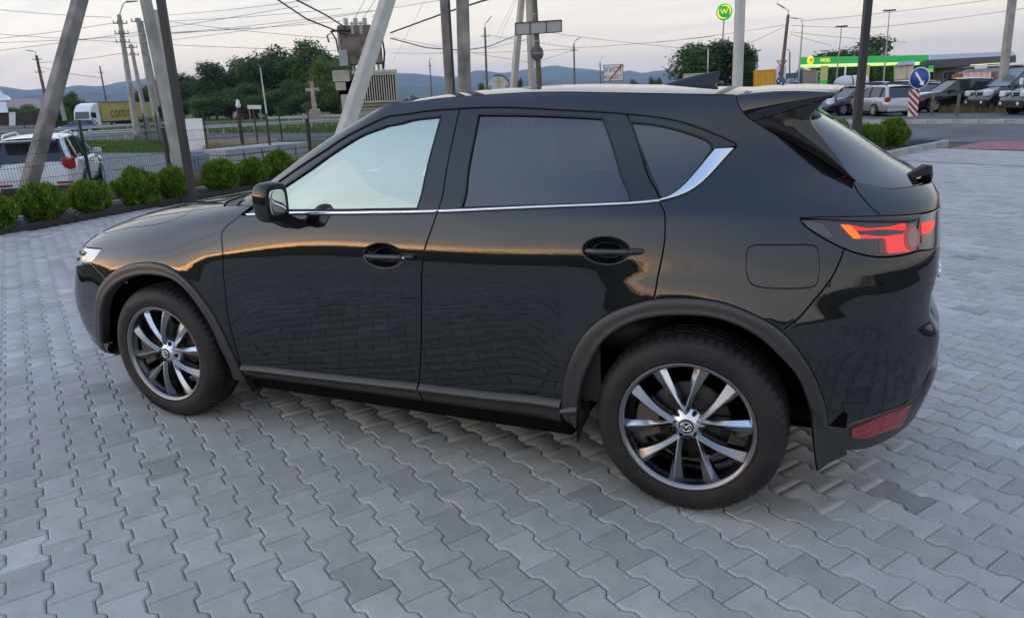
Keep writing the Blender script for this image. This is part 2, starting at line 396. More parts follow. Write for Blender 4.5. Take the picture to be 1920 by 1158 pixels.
Fa.append((PF_[None]+(np.where(fn_)[0]*36)[:, None, None]).reshape(-1, 4))
Fa.append((PF_[keep][None]+(np.where(~fn_)[0]*36)[:, None, None]).reshape(-1, 4))
pm = fast_mesh('paver_spread', V1, np.concatenate(Fa))
ca = pm.color_attributes.new('tone', 'FLOAT_COLOR', 'POINT')
ca.data.foreach_set('color', np.c_[np.repeat(tone[rest], 36, 0), np.ones(len(rest)*36)].astype(np.float32).ravel())
pm.materials.append(pm_att); o = link('paver_spread', pm, PAVE); o['kind'] = 'stuff'

# ------------------------------------------------------------------ the black estate car: its body surface
def pchip(xs,ys):
    xs=np.array(xs,float);ys=np.array(ys,float);h=np.diff(xs);d=np.diff(ys)/h
    m=np.zeros_like(xs);m[0]=d[0];m[-1]=d[-1]
    for i in range(1,len(xs)-1):
        if d[i-1]*d[i]>0:
            w1=2*h[i]+h[i-1];w2=h[i]+2*h[i-1];m[i]=(w1+w2)/(w1/d[i-1]+w2/d[i])
    def f(x):
        x=np.clip(x,xs[0],xs[-1]);i=np.clip(np.searchsorted(xs,x)-1,0,len(xs)-2)
        t=(x-xs[i])/h[i];t2=t*t;t3=t2*t
        return ys[i]*(2*t3-3*t2+1)+h[i]*m[i]*(t3-2*t2+t)+ys[i+1]*(-2*t3+3*t2)+h[i]*m[i+1]*(t3-t2)
    return f
def smooth(knots,s):
    f=pchip(*zip(*knots)); x0,x1=knots[0][0],knots[-1][0]
    n=1200;xx=np.linspace(x0-.2,x1+.2,n);yy=f(xx)
    sl0=(f(x0+.01)-f(x0))/.01;sl1=(f(x1)-f(x1-.01))/.01
    yy=np.where(xx<x0,yy+(xx-x0)*sl0,np.where(xx>x1,yy+(xx-x1)*sl1,yy))
    dx=xx[1]-xx[0];k=int(4*s/dx)+1;g=np.exp(-.5*(np.arange(-k,k+1)*dx/s)**2);g/=g.sum()
    yp=np.pad(yy,k,mode='edge');ys=np.convolve(yp,g,'valid')
    ys[:k]=yy[:k];ys[-k:]=yy[-k:]
    return lambda x:np.interp(x,xx,ys)
W_K=[(.15,.78),(.27,.830),(.34,.853),(.40,.865),(.48,.875),(.60,.885),(.75,.8945),(.88,.898),(.97,.894),(1.03,.886),(1.09,.872),(1.15,.850),(1.2,.826),(1.3,.777),(1.4,.727),(1.5,.670),(1.56,.628),(1.6,.585),(1.64,.52)]
XR_K=[(.15,2.07),(.2,2.12),(.3,2.185),(.45,2.215),(.6,2.22),(.70,2.215),(.75,2.16),(.82,2.15),(.9,2.175),(1.0,2.18),(1.1,2.17),(1.17,2.165),(1.22,2.115),(1.26,2.035),(1.35,1.90),(1.42,1.795),(1.48,1.70),(1.55,1.59),(1.64,1.4)]
XF_K=[(.15,-2.24),(.2,-2.28),(.3,-2.33),(.4,-2.355),(.55,-2.36),(.7,-2.345),(.8,-2.32),(.87,-2.265),(.93,-2.18),(.98,-2.04),(1.03,-1.84),(1.07,-1.58),(1.10,-1.36),(1.13,-1.12),(1.17,-.97),(1.25,-.80),(1.35,-.61),(1.45,-.40),(1.53,-.20),(1.6,.0),(1.64,.15)]
PR_K=[(.15,3.8),(.5,4.0),(.75,4.0),(.9,4.4),(1.0,4.6),(1.10,4.3),(1.2,3.3),(1.3,3.1),(1.42,3.6),(1.50,5.2),(1.56,7),(1.64,8.5)]
PF_K=[(.15,6),(.5,6),(.7,5.2),(.88,4.3),(.95,3.4),(1.05,3.0),(1.12,3.2),(1.2,3.6),(1.4,3.8),(1.64,3.6)]
def setup_surface(g=globals()):
    g['Wf']=smooth(W_K,.038);g['XR']=smooth(XR_K,.02);g['XF']=smooth(XF_K,.014);g['PR']=smooth(PR_K,.05);g['PF']=smooth(PF_K,.03)
setup_surface()
FL=[(-1.35,.022,.44),(1.35,.030,.44)]
def S(phi,z,off=0.0):
    """left-hand body surface, phi in [-pi/2,pi/2] (front..rear), z height"""
    if np.any(off):
        n=N(phi,z);return S(phi,z)+n*np.asarray(off)[...,None]
    phi=np.asarray(phi,float);z=np.asarray(z,float)+0*phi
    rear=phi>=0
    tt=np.clip((phi-.80)/.38,0,1);tt=tt*tt*(3-2*tt);xr=XR(z)
    xs=np.interp(z,[.60,.92],[2.22,2.178]);xr=np.where((z>.60)&(z<.92),xs*(1-tt)+xr*tt,xr)
    p=np.where(rear,PR(z),PF(z));X=np.where(rear,xr,-XF(z))
    s=np.abs(np.sin(phi));c=np.maximum(np.cos(phi),1e-9)
    R=(s**p+c**p)**(-1/p)
    x=np.sign(phi)*X*R*s; w=Wf(z)*R*c
    b=0
    for cx,a,r0 in FL:
        r=np.hypot(x-cx,z-.355);t=np.maximum(r-r0,0)/.13
        b=b+a*np.exp(-t*t)
    w=w+b*np.clip((c-.25)/.3,0,1)*np.clip((1.15-z)/.25,0,1)
    # the bumper swells out below the lamps
    cb=np.clip((phi-.55)/.17,0,1)*np.clip((1.16-phi)/.16,0,1);cb=cb*cb*(3-2*cb)
    zb=np.interp(z,[.38,.56,.70,.80,1.03,1.06],[0,.034,.056,.056,.002,0])
    x=x+cb*zb*np.sin(np.clip(phi,0,2))*.8;w=w+cb*zb*np.cos(phi)
    # shoulder crease over the rear door and quarter
    cx=np.clip((x-.45)/.75,0,1);cx=cx*cx*(3-2*cx);dz=z-1.1425
    w=w+cx*.017*np.where(dz<0,np.exp(-np.abs(dz)/.075),np.exp(-np.abs(dz)/.11))
    return np.stack([x,-w,z],-1)
def N(phi,z):
    phi=np.asarray(phi,float);z=np.asarray(z,float)+0*phi
    e=1e-4
    a=S(phi+e,z)-S(phi-e,z);b=S(phi,z+e)-S(phi,z-e)
    n=np.cross(a,b);n/=np.maximum(np.linalg.norm(n,axis=-1,keepdims=True),1e-12)
    return n*np.where((n*np.array([0,-1,0.])).sum(-1,keepdims=True)<0,1,1)

CV = {'fd_front': [(-0.6021,1.1315),(-0.4951,1.0812),(-0.4501,1.0381),(-0.4386,1.0246),(-0.3719,0.9303),(-0.3538,0.8011),(-0.3519,0.6064),(-0.3479,0.4613),(-0.3485,0.3518)],'mid': [(0.1464,1.1389),(0.1356,1.0656),(0.1229,0.9891),(0.114,0.8929),(0.1073,0.7765),(0.0981,0.6208),(0.0875,0.4774),(0.0765,0.3731)],'rd_rear': [(0.5329,1.19),(0.5357,1.1565),(0.5338,1.1175),(0.5315,1.072),(0.5258,0.9876),(0.5224,0.91),(0.519,0.8499)],'archR_o': [(0.3698,0.3676),(0.3763,0.4918),(0.3913,0.6093),(0.4207,0.7161),(0.4567,0.788),(0.4988,0.8352),(0.519,0.8499),(0.5494,0.8602),(0.6022,0.8562),(0.6477,0.8177),(0.6839,0.7616),(0.7146,0.6623),(0.7398,0.557),(0.7638,0.4511),(0.7795,0.3702)],'archR_i': [(0.3979,0.2653),(0.3982,0.3902),(0.4107,0.5306),(0.4389,0.6652),(0.4777,0.7465),(0.5162,0.7853),(0.561,0.8005),(0.6081,0.7955),(0.6487,0.7523),(0.6791,0.6824),(0.7042,0.6058),(0.7237,0.5227),(0.7416,0.4352),(0.7535,0.3723)],'archF_o': [(-0.7662,0.2811),(-0.7224,0.431),(-0.6922,0.5815),(-0.6732,0.6875),(-0.6317,0.775),(-0.5845,0.8283),(-0.5292,0.8494),(-0.4762,0.8287),(-0.4316,0.7675),(-0.3986,0.6749),(-0.3745,0.5694),(-0.3608,0.4386),(-0.3539,0.3444),(-0.3557,0.2534)],'archF_i': [(-0.7421,0.2613),(-0.6874,0.4491),(-0.6708,0.547),(-0.6466,0.6542),(-0.6107,0.7288),(-0.5624,0.7769),(-0.5119,0.7907),(-0.4681,0.7761),(-0.4366,0.7276),(-0.4096,0.6427),(-0.3903,0.5457),(-0.3799,0.4333),(-0.3747,0.3477),(-0.3846,0.2574)],'sill_t': [(-0.3485,0.3518),(-0.2252,0.3526),(-0.0816,0.3625),(0.0765,0.3731),(0.2329,0.3805),(0.3707,0.3964)],'belt': [(-0.4772,1.0923),(-0.3477,1.1076),(-0.0359,1.1207),(0.1462,1.1354),(0.3371,1.1617),(0.4473,1.1754),(0.4991,1.1825),(0.5329,1.19)],'chrome_t': [(-0.516,1.0998),(-0.3782,1.1209),(-0.0406,1.1347),(0.1454,1.1479),(0.337,1.1715),(0.4482,1.1842),(0.5007,1.1911),(0.538,1.1996)],'trim_o': [(-0.6659,1.2393),(-0.6229,1.3031),(-0.5418,1.376),(-0.444,1.4452),(-0.2262,1.4963),(0.0344,1.5221),(0.1103,1.534),(0.2063,1.5392),(0.2902,1.5401),(0.3633,1.5344),(0.5005,1.5127),(0.5682,1.499),(0.6283,1.4802),(0.6677,1.4567),(0.7074,1.4218),(0.7431,1.3844),(0.7446,1.3725)],'trim_f': [(-0.6021,1.1315),(-0.6863,1.1981),(-0.6659,1.2393)],'glassF': [(-0.4737,1.119),(-0.5845,1.1829),(-0.5782,1.2239),(-0.5055,1.306),(-0.423,1.382),(-0.2789,1.4445),(0.0028,1.4817),(0.0759,1.5022),(0.1546,1.5117),(0.1247,1.338),(0.1012,1.1495),(-0.0425,1.1403),(-0.3925,1.127)],'seamB': [(0.2063,1.5386),(0.1724,1.348),(0.1466,1.1471)],'glassR': [(0.2555,1.513),(0.3584,1.5069),(0.4633,1.4943),(0.5216,1.4836),(0.512,1.3367),(0.4897,1.1929),(0.4537,1.1858),(0.3366,1.174),(0.1938,1.1575),(0.2202,1.3372)],'seamC': [(0.5698,1.4989),(0.5613,1.3504),(0.5364,1.1978)],'glassQ': [(0.5687,1.4675),(0.6082,1.4564),(0.6479,1.4337),(0.6769,1.4108),(0.6921,1.3957),(0.6963,1.3804),(0.6938,1.3647),(0.6414,1.2962),(0.5948,1.247),(0.5583,1.2145),(0.5397,1.2022),(0.5608,1.3183)],'chrQ_o': [(0.5333,1.1917),(0.5687,1.2091),(0.6069,1.2357),(0.6618,1.284),(0.7371,1.365)],'chrQ_i': [(0.5383,1.2006),(0.558,1.2138),(0.5943,1.246),(0.641,1.2953),(0.6964,1.3638)],'hatch': [(0.7957,1.5512),(0.7838,1.5322),(0.781,1.5064),(0.7881,1.4799),(0.8014,1.4567),(0.8906,1.3504),(0.9158,1.2871),(0.9055,1.2397)],'hatch2': [(0.9055,1.2397),(0.8742,1.2068),(0.8615,1.1678),(0.8703,1.1359)],'crease': [(0.7245,1.1407),(0.7744,1.1399),(0.8213,1.1382),(0.8703,1.1359),(0.9353,1.1326),(0.9853,1.1306)],'lamp_b': [(0.724,1.139),(0.7243,1.119),(0.739,1.0835),(0.7616,1.05),(0.7715,1.0392),(0.7939,1.0212),(0.8294,1.0075),(0.8787,1.0067),(0.9317,1.0145)],'lamp_r': [(0.9853,1.1306),(0.9401,1.0664),(0.9317,1.0145)],'bump_q': [(0.6839,0.7616),(0.7066,0.8136),(0.7279,0.8753),(0.7469,0.9318),(0.7571,0.9795),(0.7659,1.0155),(0.7715,1.0392)],'fin': [(0.8014,1.4567),(0.86,1.4737),(1.0095,1.4975),(1.54,1.4999),(1.0092,1.4598),(0.987,1.4336),(0.987,1.3874),(0.9735,1.3224),(0.9527,1.2793),(0.9055,1.2397)],'bglass_b': [(0.9055,1.2397),(0.9467,1.2215),(1.0242,1.2113),(1.1329,1.2067)],'fuel': [(0.6365,1.0236),(0.6401,1.0433),(0.6482,1.0515),(0.6869,1.0531),(0.7219,1.053),(0.7307,1.0442),(0.7325,1.0166),(0.7312,0.9555),(0.7296,0.9268),(0.7189,0.9126),(0.685,0.9082),(0.6548,0.9115),(0.643,0.9248),(0.6358,0.9696)],'clad_rt': [(0.779,0.3739),(0.8192,0.3774),(0.8812,0.4063),(0.9651,0.4362),(1.01,0.5091),(1.0243,0.5605)],'clad_rb': [(0.8154,0.2372),(0.87,0.2242),(0.9498,0.2063),(1.076,0.2633),(1.094,0.3879),(1.1829,0.4376)],'refl': [(0.824,0.3583),(0.8351,0.318),(0.8713,0.3015),(0.9189,0.3181),(0.977,0.3319),(0.9668,0.4334),(0.8825,0.4022)],'light': [(-0.8977,0.8359),(-0.8494,0.8601),(-0.728,0.8798),(-0.7337,0.799),(-0.791,0.7503)],'fb_seam': [(-0.7337,0.799),(-0.7032,0.7757),(-0.654,0.7323)],'hood_s': [(-0.8581,0.9382),(-0.7934,0.9839),(-0.7114,1.0182),(-0.7054,1.0474),(-0.7539,1.0693),(-0.8268,1.0828)],'fend_t': [(-0.8268,1.0828),(-0.8084,1.1028),(-0.7486,1.1142),(-0.6809,1.1238)],'ditch': [(0.0622,1.5745),(0.1812,1.5855),(0.2338,1.5879),(0.3569,1.5919),(0.4395,1.5904),(0.5535,1.5794),(0.6875,1.5631),(0.7957,1.5512)],'apil': [(-0.6908,1.1283),(-0.7767,1.1713),(-0.809,1.2403),(-0.8189,1.3251),(-0.8308,1.3501),(-0.7627,1.4478),(-0.6566,1.5122),(-0.1362,1.5498),(0.0628,1.5723)],'sill_b': [(-0.3557,0.2534),(-0.2327,0.2511),(-0.0988,0.2544),(0.0634,0.2534),(0.2271,0.2565),(0.3683,0.2615)],'bowlF': [(-0.0131,0.9441),(-0.0021,0.984),(0.0267,1.0024),(0.0545,0.9983),(0.071,0.9777),(0.0703,0.9373),(0.0486,0.9029),(0.0205,0.9041),(-0.0012,0.92)],'barF': [(-0.004,0.9497),(0.1013,0.9587)],'bowlR': [(0.4136,1.0135),(0.4252,1.0518),(0.447,1.0653),(0.4665,1.0593),(0.48,1.0357),(0.4784,0.9971),(0.4589,0.9693),(0.4366,0.9765),(0.4219,0.9946)],'barR': [(0.4177,1.0159),(0.5074,1.0212)],'cx5': [(0.972,0.879),(0.993,0.8931)],'lt_top': [(0.7809,1.1154),(0.9165,1.1065),(0.9087,1.0852),(0.8086,1.0942),(0.7997,1.092),(0.7867,1.1028)],'lt_left': [(0.7806,1.1142),(0.7957,1.1121),(0.8007,1.0931),(0.8043,1.0769),(0.8027,1.0693),(0.7917,1.0701),(0.7861,1.0881)],'lt_bar': [(0.8036,1.0811),(0.893,1.0733),(0.9072,1.0841),(0.9005,1.0517),(0.8976,1.0279),(0.907,1.0157),(0.8494,1.0161),(0.8456,1.0225),(0.8502,1.0608),(0.8465,1.0654),(0.7979,1.0697)],'lt_red': [(0.8356,1.0593),(0.8502,1.0608),(0.8457,1.0177),(0.8315,1.0192)],'lt_ring': [(0.9437,1.0546),(0.9394,1.0438),(0.9341,1.034),(0.9276,1.0259),(0.9205,1.0201),(0.9136,1.0168),(0.9071,1.0163),(0.9015,1.0186),(0.8971,1.0235),(0.8942,1.0308),(0.8924,1.0401),(0.8926,1.0506),(0.8948,1.0616),(0.8986,1.0723),(0.9041,1.0821),(0.9108,1.0903),(0.9182,1.0962),(0.9257,1.0996),(0.9328,1.1002),(0.9388,1.0979),(0.9434,1.0929),(0.9462,1.0855),(0.9472,1.0762),(0.9464,1.0657)],'lt_lens': [(0.935,1.0559),(0.9319,1.0477),(0.9282,1.0401),(0.9243,1.0337),(0.92,1.029),(0.9156,1.0264),(0.9116,1.0258),(0.9083,1.0275),(0.9057,1.0311),(0.9038,1.0368),(0.9031,1.0438),(0.9037,1.0518),(0.9057,1.0601),(0.9085,1.0684),(0.9123,1.0759),(0.9169,1.0822),(0.9218,1.0869),(0.9265,1.0896),(0.9308,1.0901),(0.9343,1.0885),(0.9368,1.0848),(0.9381,1.0793),(0.9382,1.0723),(0.9372,1.0643)],'lt_in': [(0.9715,1.0992),(1.0556,1.0981),(1.036,1.0775),(1.0033,1.0638),(0.958,1.0648)],'lt_in2': [(0.9566,1.0606),(0.9994,1.06),(0.9714,1.0441),(0.9472,1.0356)],'lt_front': [(0.7273,1.1306),(0.7523,1.1191),(0.7606,1.0795),(0.7511,1.074),(0.7336,1.0982),(0.7272,1.113)],'lid_b': [(0.7241,1.1393),(0.7709,1.1296),(0.8154,1.1212),(0.8674,1.1146),(0.9352,1.1077),(0.9669,1.1115)]}
def phi_of(x, z):
    lo, hi = -1.5, 1.5
    for _ in range(40):
        m_ = (lo+hi)/2
        if S(m_, z)[0] < x: lo = m_
        else: hi = m_
    return (lo+hi)/2
def X(x, z): return (phi_of(x, z), z)
def spline(pts, step=.012):
    "Catmull-Rom through (phi, z) points, resampled about every step metres"
    p = np.array(pts, float)
    if len(p) == 2: p = np.array([p[0], p[0]*.67+p[1]*.33, p[0]*.33+p[1]*.67, p[1]])
    e = np.vstack([2*p[0]-p[1], p, 2*p[-1]-p[-2]]); outp = []
    for i in range(1, len(e)-2):
        d = np.linalg.norm(S(*e[i])-S(*e[i+1])); n = max(1, int(d/step))
        t = np.arange(n)/n; t = t[:, None]
        outp.append(.5*(2*e[i]+(e[i+1]-e[i-1])*t+(2*e[i-1]-5*e[i]+4*e[i+1]-e[i+2])*t**2+(3*e[i]-e[i-1]-3*e[i+1]+e[i+2])*t**3))
    outp.append(p[-1:]); return np.vstack(outp)
def inside(poly, q):
    x, y = q[:, 0], q[:, 1]; c = np.zeros(len(q), bool); n = len(poly)
    for i in range(n):
        a, b = poly[i], poly[(i+1) % n]
        if a[1] == b[1]: continue
        k = ((a[1] > y) != (b[1] > y)) & (x < (b[0]-a[0])*(y-a[1])/(b[1]-a[1])+a[0]); c ^= k
    return c
def seg_dist(poly, q):
    d = np.full(len(q), 1e9); n = len(poly)
    for i in range(n):
        a, b = poly[i], poly[(i+1) % n]; ab = b-a; t = np.clip(((q-a)@ab)/max(ab@ab, 1e-12), 0, 1)
        d = np.minimum(d, np.linalg.norm(q-a-t[:, None]*ab, axis=1))
    return d
SCL = np.array([2.0, 1.0])
def dedupe(p, closed=True):
    o = [p[0]]
    for q in p[1:]:
        if np.linalg.norm(S(*q)-S(*o[-1])) > .003: o.append(q)
    if closed and np.linalg.norm(S(*o[0])-S(*o[-1])) < .003: o.pop()
    return np.array(o)
def panel(name, curves, m, parent, off=0., h=.035, disp=None, extra=None, gap=.0025, depth=.025, holes=(), round_=.002, mirror=True, label=None, hgap=None):
    """a body panel: the outline in surface coordinates is triangulated, laid on the body surface with the
    surface's own normals, and given a rounded edge that turns inwards"""
    loop = dedupe(np.vstack([np.array(c, float) for c in curves]))
    if sum(loop[i-1][0]*loop[i][1]-loop[i][0]*loop[i-1][1] for i in range(len(loop))) < 0: loop = loop[::-1]
    loops = [loop]
    for hc in holes:
        l = dedupe(np.vstack([np.array(c, float) for c in hc]))
        if sum(l[i-1][0]*l[i][1]-l[i][0]*l[i-1][1] for i in range(len(l))) > 0: l = l[::-1]
        loops.append(l)
    lo, hi = loop.min(0)*SCL, loop.max(0)*SCL
    gx, gy = np.meshgrid(np.arange(lo[0]+h/2, hi[0], h), np.arange(lo[1]+h/2, hi[1], h), indexing='ij')
    gx = gx+(np.arange(gx.shape[1]) % 2)*h*.5
    q = np.stack([gx.ravel(), gy.ravel()], 1)
    if extra is not None: 
        q = q[~extra[1](q/SCL)]; q = np.vstack([q, extra[0]*SCL])
    k = inside(loop*SCL, q)
    for l in loops[1:]: k &= ~inside(l*SCL, q)
    q = q[k]
    for l in loops: q = q[seg_dist(l*SCL, q) > .006]
    allv = [l*SCL for l in loops]+[q]; pts = np.vstack(allv); edges = []; st = 0
    for l in loops: edges += [(st+i, st+(i+1) % len(l)) for i in range(len(l))]; st += len(l)
    vo, eo, fo, ov, oe, of = delaunay_2d_cdt([Vector(v) for v in pts.tolist()], edges, [], 0, 1e-7)
    vo = np.array([tuple(v) for v in vo])/SCL
    # match boundary vertices (the triangulation may merge points)
    idx = {}
    for i, o_ in enumerate(ov):
        for k_ in o_: idx[k_] = i
    cen_ = np.array([vo[list(f)].mean(0) for f in fo]); k = inside(loop, cen_)
    for l in loops[1:]: k &= ~inside(l, cen_)
    F = [tuple(f) for f, a in zip(fo, k) if a]
    def surf_at(a, z):
        P = S(a, z); n = N(a, z); o_ = off
        if disp is not None: o_ = off+disp(P)
        return P+n*np.asarray(o_)[..., None] if np.ndim(o_) else P+n*o_
    P = surf_at(vo[:, 0], vo[:, 1]); e = 2e-4
    nn = np.cross(surf_at(vo[:, 0]+e, vo[:, 1])-surf_at(vo[:, 0]-e, vo[:, 1]), surf_at(vo[:, 0], vo[:, 1]+e)-surf_at(vo[:, 0], vo[:, 1]-e))
    nn /= np.maximum(np.linalg.norm(nn, axis=1, keepdims=True), 1e-12)
    n0 = N(vo[:, 0], vo[:, 1]); nn *= np.sign((nn*n0).sum(1))[:, None]
    V = [P]; NR = [nn]; faces = []
    for f in F:
        a = np.cross(P[f[1]]-P[f[0]], P[f[2]]-P[f[0]])
        faces.append(f if a@n0[f[0]] > 0 else f[::-1])
    nv = len(P); st = 0
    for l in loops:
        ids = [idx[st+i] for i in range(len(l))]; st += len(l)
        B = P[ids].copy(); nb = nn[ids]
        tg = np.roll(B, -1, 0)-np.roll(B, 1, 0); tg /= np.maximum(np.linalg.norm(tg, axis=1, keepdims=True), 1e-9)
        ow = np.cross(tg, nb)       # outwards: for a counter-clockwise loop seen from outside
        # check with the face side
        mid = vo[ids]; test = mid+(vo[ids[0]]*0)
        s_ = 1
        c0 = np.array([S(*(l.mean(0)))])
        if l is loops[0]: s_ = np.sign(np.median(((B-P.mean(0))*ow).sum(1)))
        else: s_ = -np.sign(np.median(((B-B.mean(0))*ow).sum(1)))
        ow = ow*s_
        gp_ = gap if l is loops[0] or hgap is None else hgap
        P[ids] = B-ow*(gp_+round_)
        r1 = B-ow*gp_-nb*round_; r2 = B-ow*gp_-nb*depth
        n1 = nb+ow; n1 /= np.linalg.norm(n1, axis=1, keepdims=True)
        n = len(ids); V += [r1, r1, r2]; NR += [n1, ow, ow]
        a, b, c = nv, nv+n, nv+2*n; nv += 3*n
        for i in range(n):
            j = (i+1) % n
            for q4 in ((ids[i], ids[j], a+j, a+i), (b+i, b+j, c+j, c+i)):
                pa, pb, pc = (np.vstack(V)[k_] if False else None for k_ in range(3)) if False else (None, None, None)
                faces.append((q4, ow[i]+nb[i]))
    V[0] = P; V = np.vstack(V); NR = np.vstack(NR)
    ff = []
    for f in faces:
        if isinstance(f[1], np.ndarray):
            q4, want = f; nrm = np.cross(V[q4[1]]-V[q4[0]], V[q4[2]]-V[q4[0]])
            ff.append(q4 if nrm@want > 0 else q4[::-1])
        else: ff.append(tuple(f))
    me = bpy.data.meshes.new(name); me.from_pydata(V.tolist(), [], [list(map(int, f)) for f in ff]); me.update()
    me.polygons.foreach_set('use_smooth', [True]*len(me.polygons))
    me.normals_split_custom_set_from_vertices(NR.tolist())
    o = link(name, me, parent, m)
    if label: o['label'] = label
    if mirror:
        m2 = bpy.data.meshes.new(name); m2.from_pydata((V*[1, -1, 1]).tolist(), [], [list(map(int, f))[::-1] for f in ff]); m2.update()
        m2.polygons.foreach_set('use_smooth', [True]*len(m2.polygons)); m2.normals_split_custom_set_from_vertices((NR*[1, -1, 1]).tolist())
        link(name, m2, parent, m)
    return o
def mir(o):
    c = o.copy(); COL.objects.link(c); c.parent = o.parent; c.scale = (1, -1, 1); return c
def strip(name, A, B, prof, m, parent, mirror=True, n=80, cap=True, label=None):
    """a moulding between two outlines A and B (lists of (phi,z)): prof gives (t, lift) pairs from A (t=0) to B (t=1),
    t may run past 1, lift is along the surface normal"""
    def res(c):
        c = spline(c, .01); P = S(c[:, 0], c[:, 1]); d = np.r_[0, np.cumsum(np.linalg.norm(np.diff(P, axis=0), axis=1))]; d /= d[-1]
        t = np.linspace(0, 1, n); return np.stack([np.interp(t, d, c[:, 0]), np.interp(t, d, c[:, 1])], 1)
    a, b = res(A), res(B); Pa, Pb = S(a[:, 0], a[:, 1]), S(b[:, 0], b[:, 1]); Na, Nb = N(a[:, 0], a[:, 1]), N(b[:, 0], b[:, 1])
    G = np.array([Pa*(1-t)+Pb*t+(Na*(1-min(t, 1))+Nb*min(t, 1))*l for t, l in prof])
    G = np.transpose(G, (1, 0, 2))
    mb = MB(); mb.grid(G)
    if cap:
        for e_ in (0, -1): mb.add(G[e_], [list(range(len(prof)))])
    me = mb.mesh(name); bm = bmesh.new(); bm.from_mesh(me); bmesh.ops.recalc_face_normals(bm, faces=bm.faces); bm.to_mesh(me); bm.free()
    o = link(name, me, parent, m)
    if label: o['label'] = label
    if mirror: mir(o)
    return o

paint = mat('black_paint', (.0035, .0042, .0055), .03, spec=.5, ior=1.72)
black_gloss = mat('gloss_black_trim', (.012, .012, .013), .13, spec=.7)
clad_m = mat('grained_black_plastic', (.034, .032, .031), .33, spec=.6, bump=.12, bscale=900, coord='Object')
rub = mat('black_rubber', (.012, .012, .012), .55)
dark_in = mat('dark_lining', (.003, .003, .003), 1, spec=.1)
chrome = mat('bright_chrome', (.78, .78, .80), .09, metal=1)
lens_red = mat('red_lens', (.16, .004, .006), .05, spec=.6, coat=1)
lens_dark = mat('smoked_lens', (.018, .006, .007), .05, spec=.6, coat=1)
lens_bright = mat('bright_red_reflector', (.36, .008, .013), .2, coat=1, noise=.35, nscale=70, bump=.6, bscale=220)
lit_red = mat('lit_red_strip', (.5, .01, .01), .2, emit=(1, .018, .010), es=.62)
lit_orange = mat('lit_amber_strip', (.5, .1, .01), .2, emit=(1, .13, .01), es=.75)
lens_clear = mat('clear_lens', (.80, .81, .76), .08, spec=.8, coat=1)
glass_f = glass_mat('side_glass_front', (.80, .90, .84), .48, 1.5, (.92, 1.0, .84))
glass_r = glass_mat('side_glass_tinted', (.13, .135, .145), .075, 1.5)
glass_b = glass_mat('rear_glass_tinted', (.02, .022, .026), .07, 1.55, (.95, 1, 1))
glass_w = glass_mat('windscreen_glass', (.75, .86, .80), .02, 1.5)
tyre_m = mat('tyre_rubber', (.0105, .0102, .010), .58, spec=.4, noise=.4, nscale=7, col2=(.022, .020, .0175), bump=.15, bscale=160)
rim_m = mat('bright_alloy', (.74, .74, .76), .22, metal=1, noise=.05, nscale=60)
rim_d = mat('gunmetal_alloy', (.10, .10, .108), .30, metal=1)
steel_m = mat('brake_steel', (.05, .045, .042), .5, metal=1)
seat_m = mat('seat_leather', (.035, .032, .030), .5, bump=.1, bscale=300)

car = thing('estate_car', 'shiny black crossover with lit red tail lamps, closest to the viewer', 'car', (0, 0, 0))
sp = lambda k, **kw: spline(CV[k], **kw)
rv = lambda a: a[::-1]
def cut(c, a=None, b=None, key=1):
    return c

fd, mid, rr = sp('fd_front'), sp('mid'), sp('rd_rear')
aRo, aFo = sp('archR_o'), sp('archF_o')
belt, ctop = sp('belt'), sp('chrome_t')
trim = sp('trim_o')
# --- points where curves meet
def near(c, q):
    return int(np.argmin(np.linalg.norm((c-np.array(q))*SCL, axis=1)))
i_fr = near(aFo, CV['fb_seam'][-1]); i_fd = near(aFo, CV['fd_front'][-1])
i_rr = near(aRo, CV['rd_rear'][-1]); i_bq = near(aRo, CV['bump_q'][0])
sil = np.array([(-1.00, 1.115), (-.985, 1.13), (-.965, 1.15), (-.951, 1.17), (-.883, 1.2), (-.864, 1.24), (-.848, 1.28), (-.832, 1.32), (-.818, 1.36), (-.796, 1.4), (-.771, 1.44), (-.731, 1.48), (-.67, 1.52), (-.60, 1.545)])
wsl = sil+np.array([-.035, 0])
wsl[0] = CV['fend_t'][-1]; wsl[1] = (CV['fend_t'][-1][0]-.03, 1.14); wsl[2] = (-.935, 1.16); wsl[3] = (-.93, 1.178)
ws = spline(wsl)
ditch = sp('ditch'); ditch = ditch[ditch[:, 0] > -.17*1]
i_d = near(ditch, (.05, 1.574)); 
roof_front = spline([wsl[-1], (-.30, 1.566), (-.1, 1.571), tuple(ditch[0])]) if ditch[0][0] > -.1 else spline([wsl[-1], tuple(ditch[0])])
hatch, hatch2, crease, lampb, lampr, bq = sp('hatch'), sp('hatch2'), sp('crease'), sp('lamp_b'), sp('lamp_r'), sp('bump_q')
i_c = near(crease, CV['hatch2'][-1]); i_lb = near(lampb, CV['bump_q'][-1])

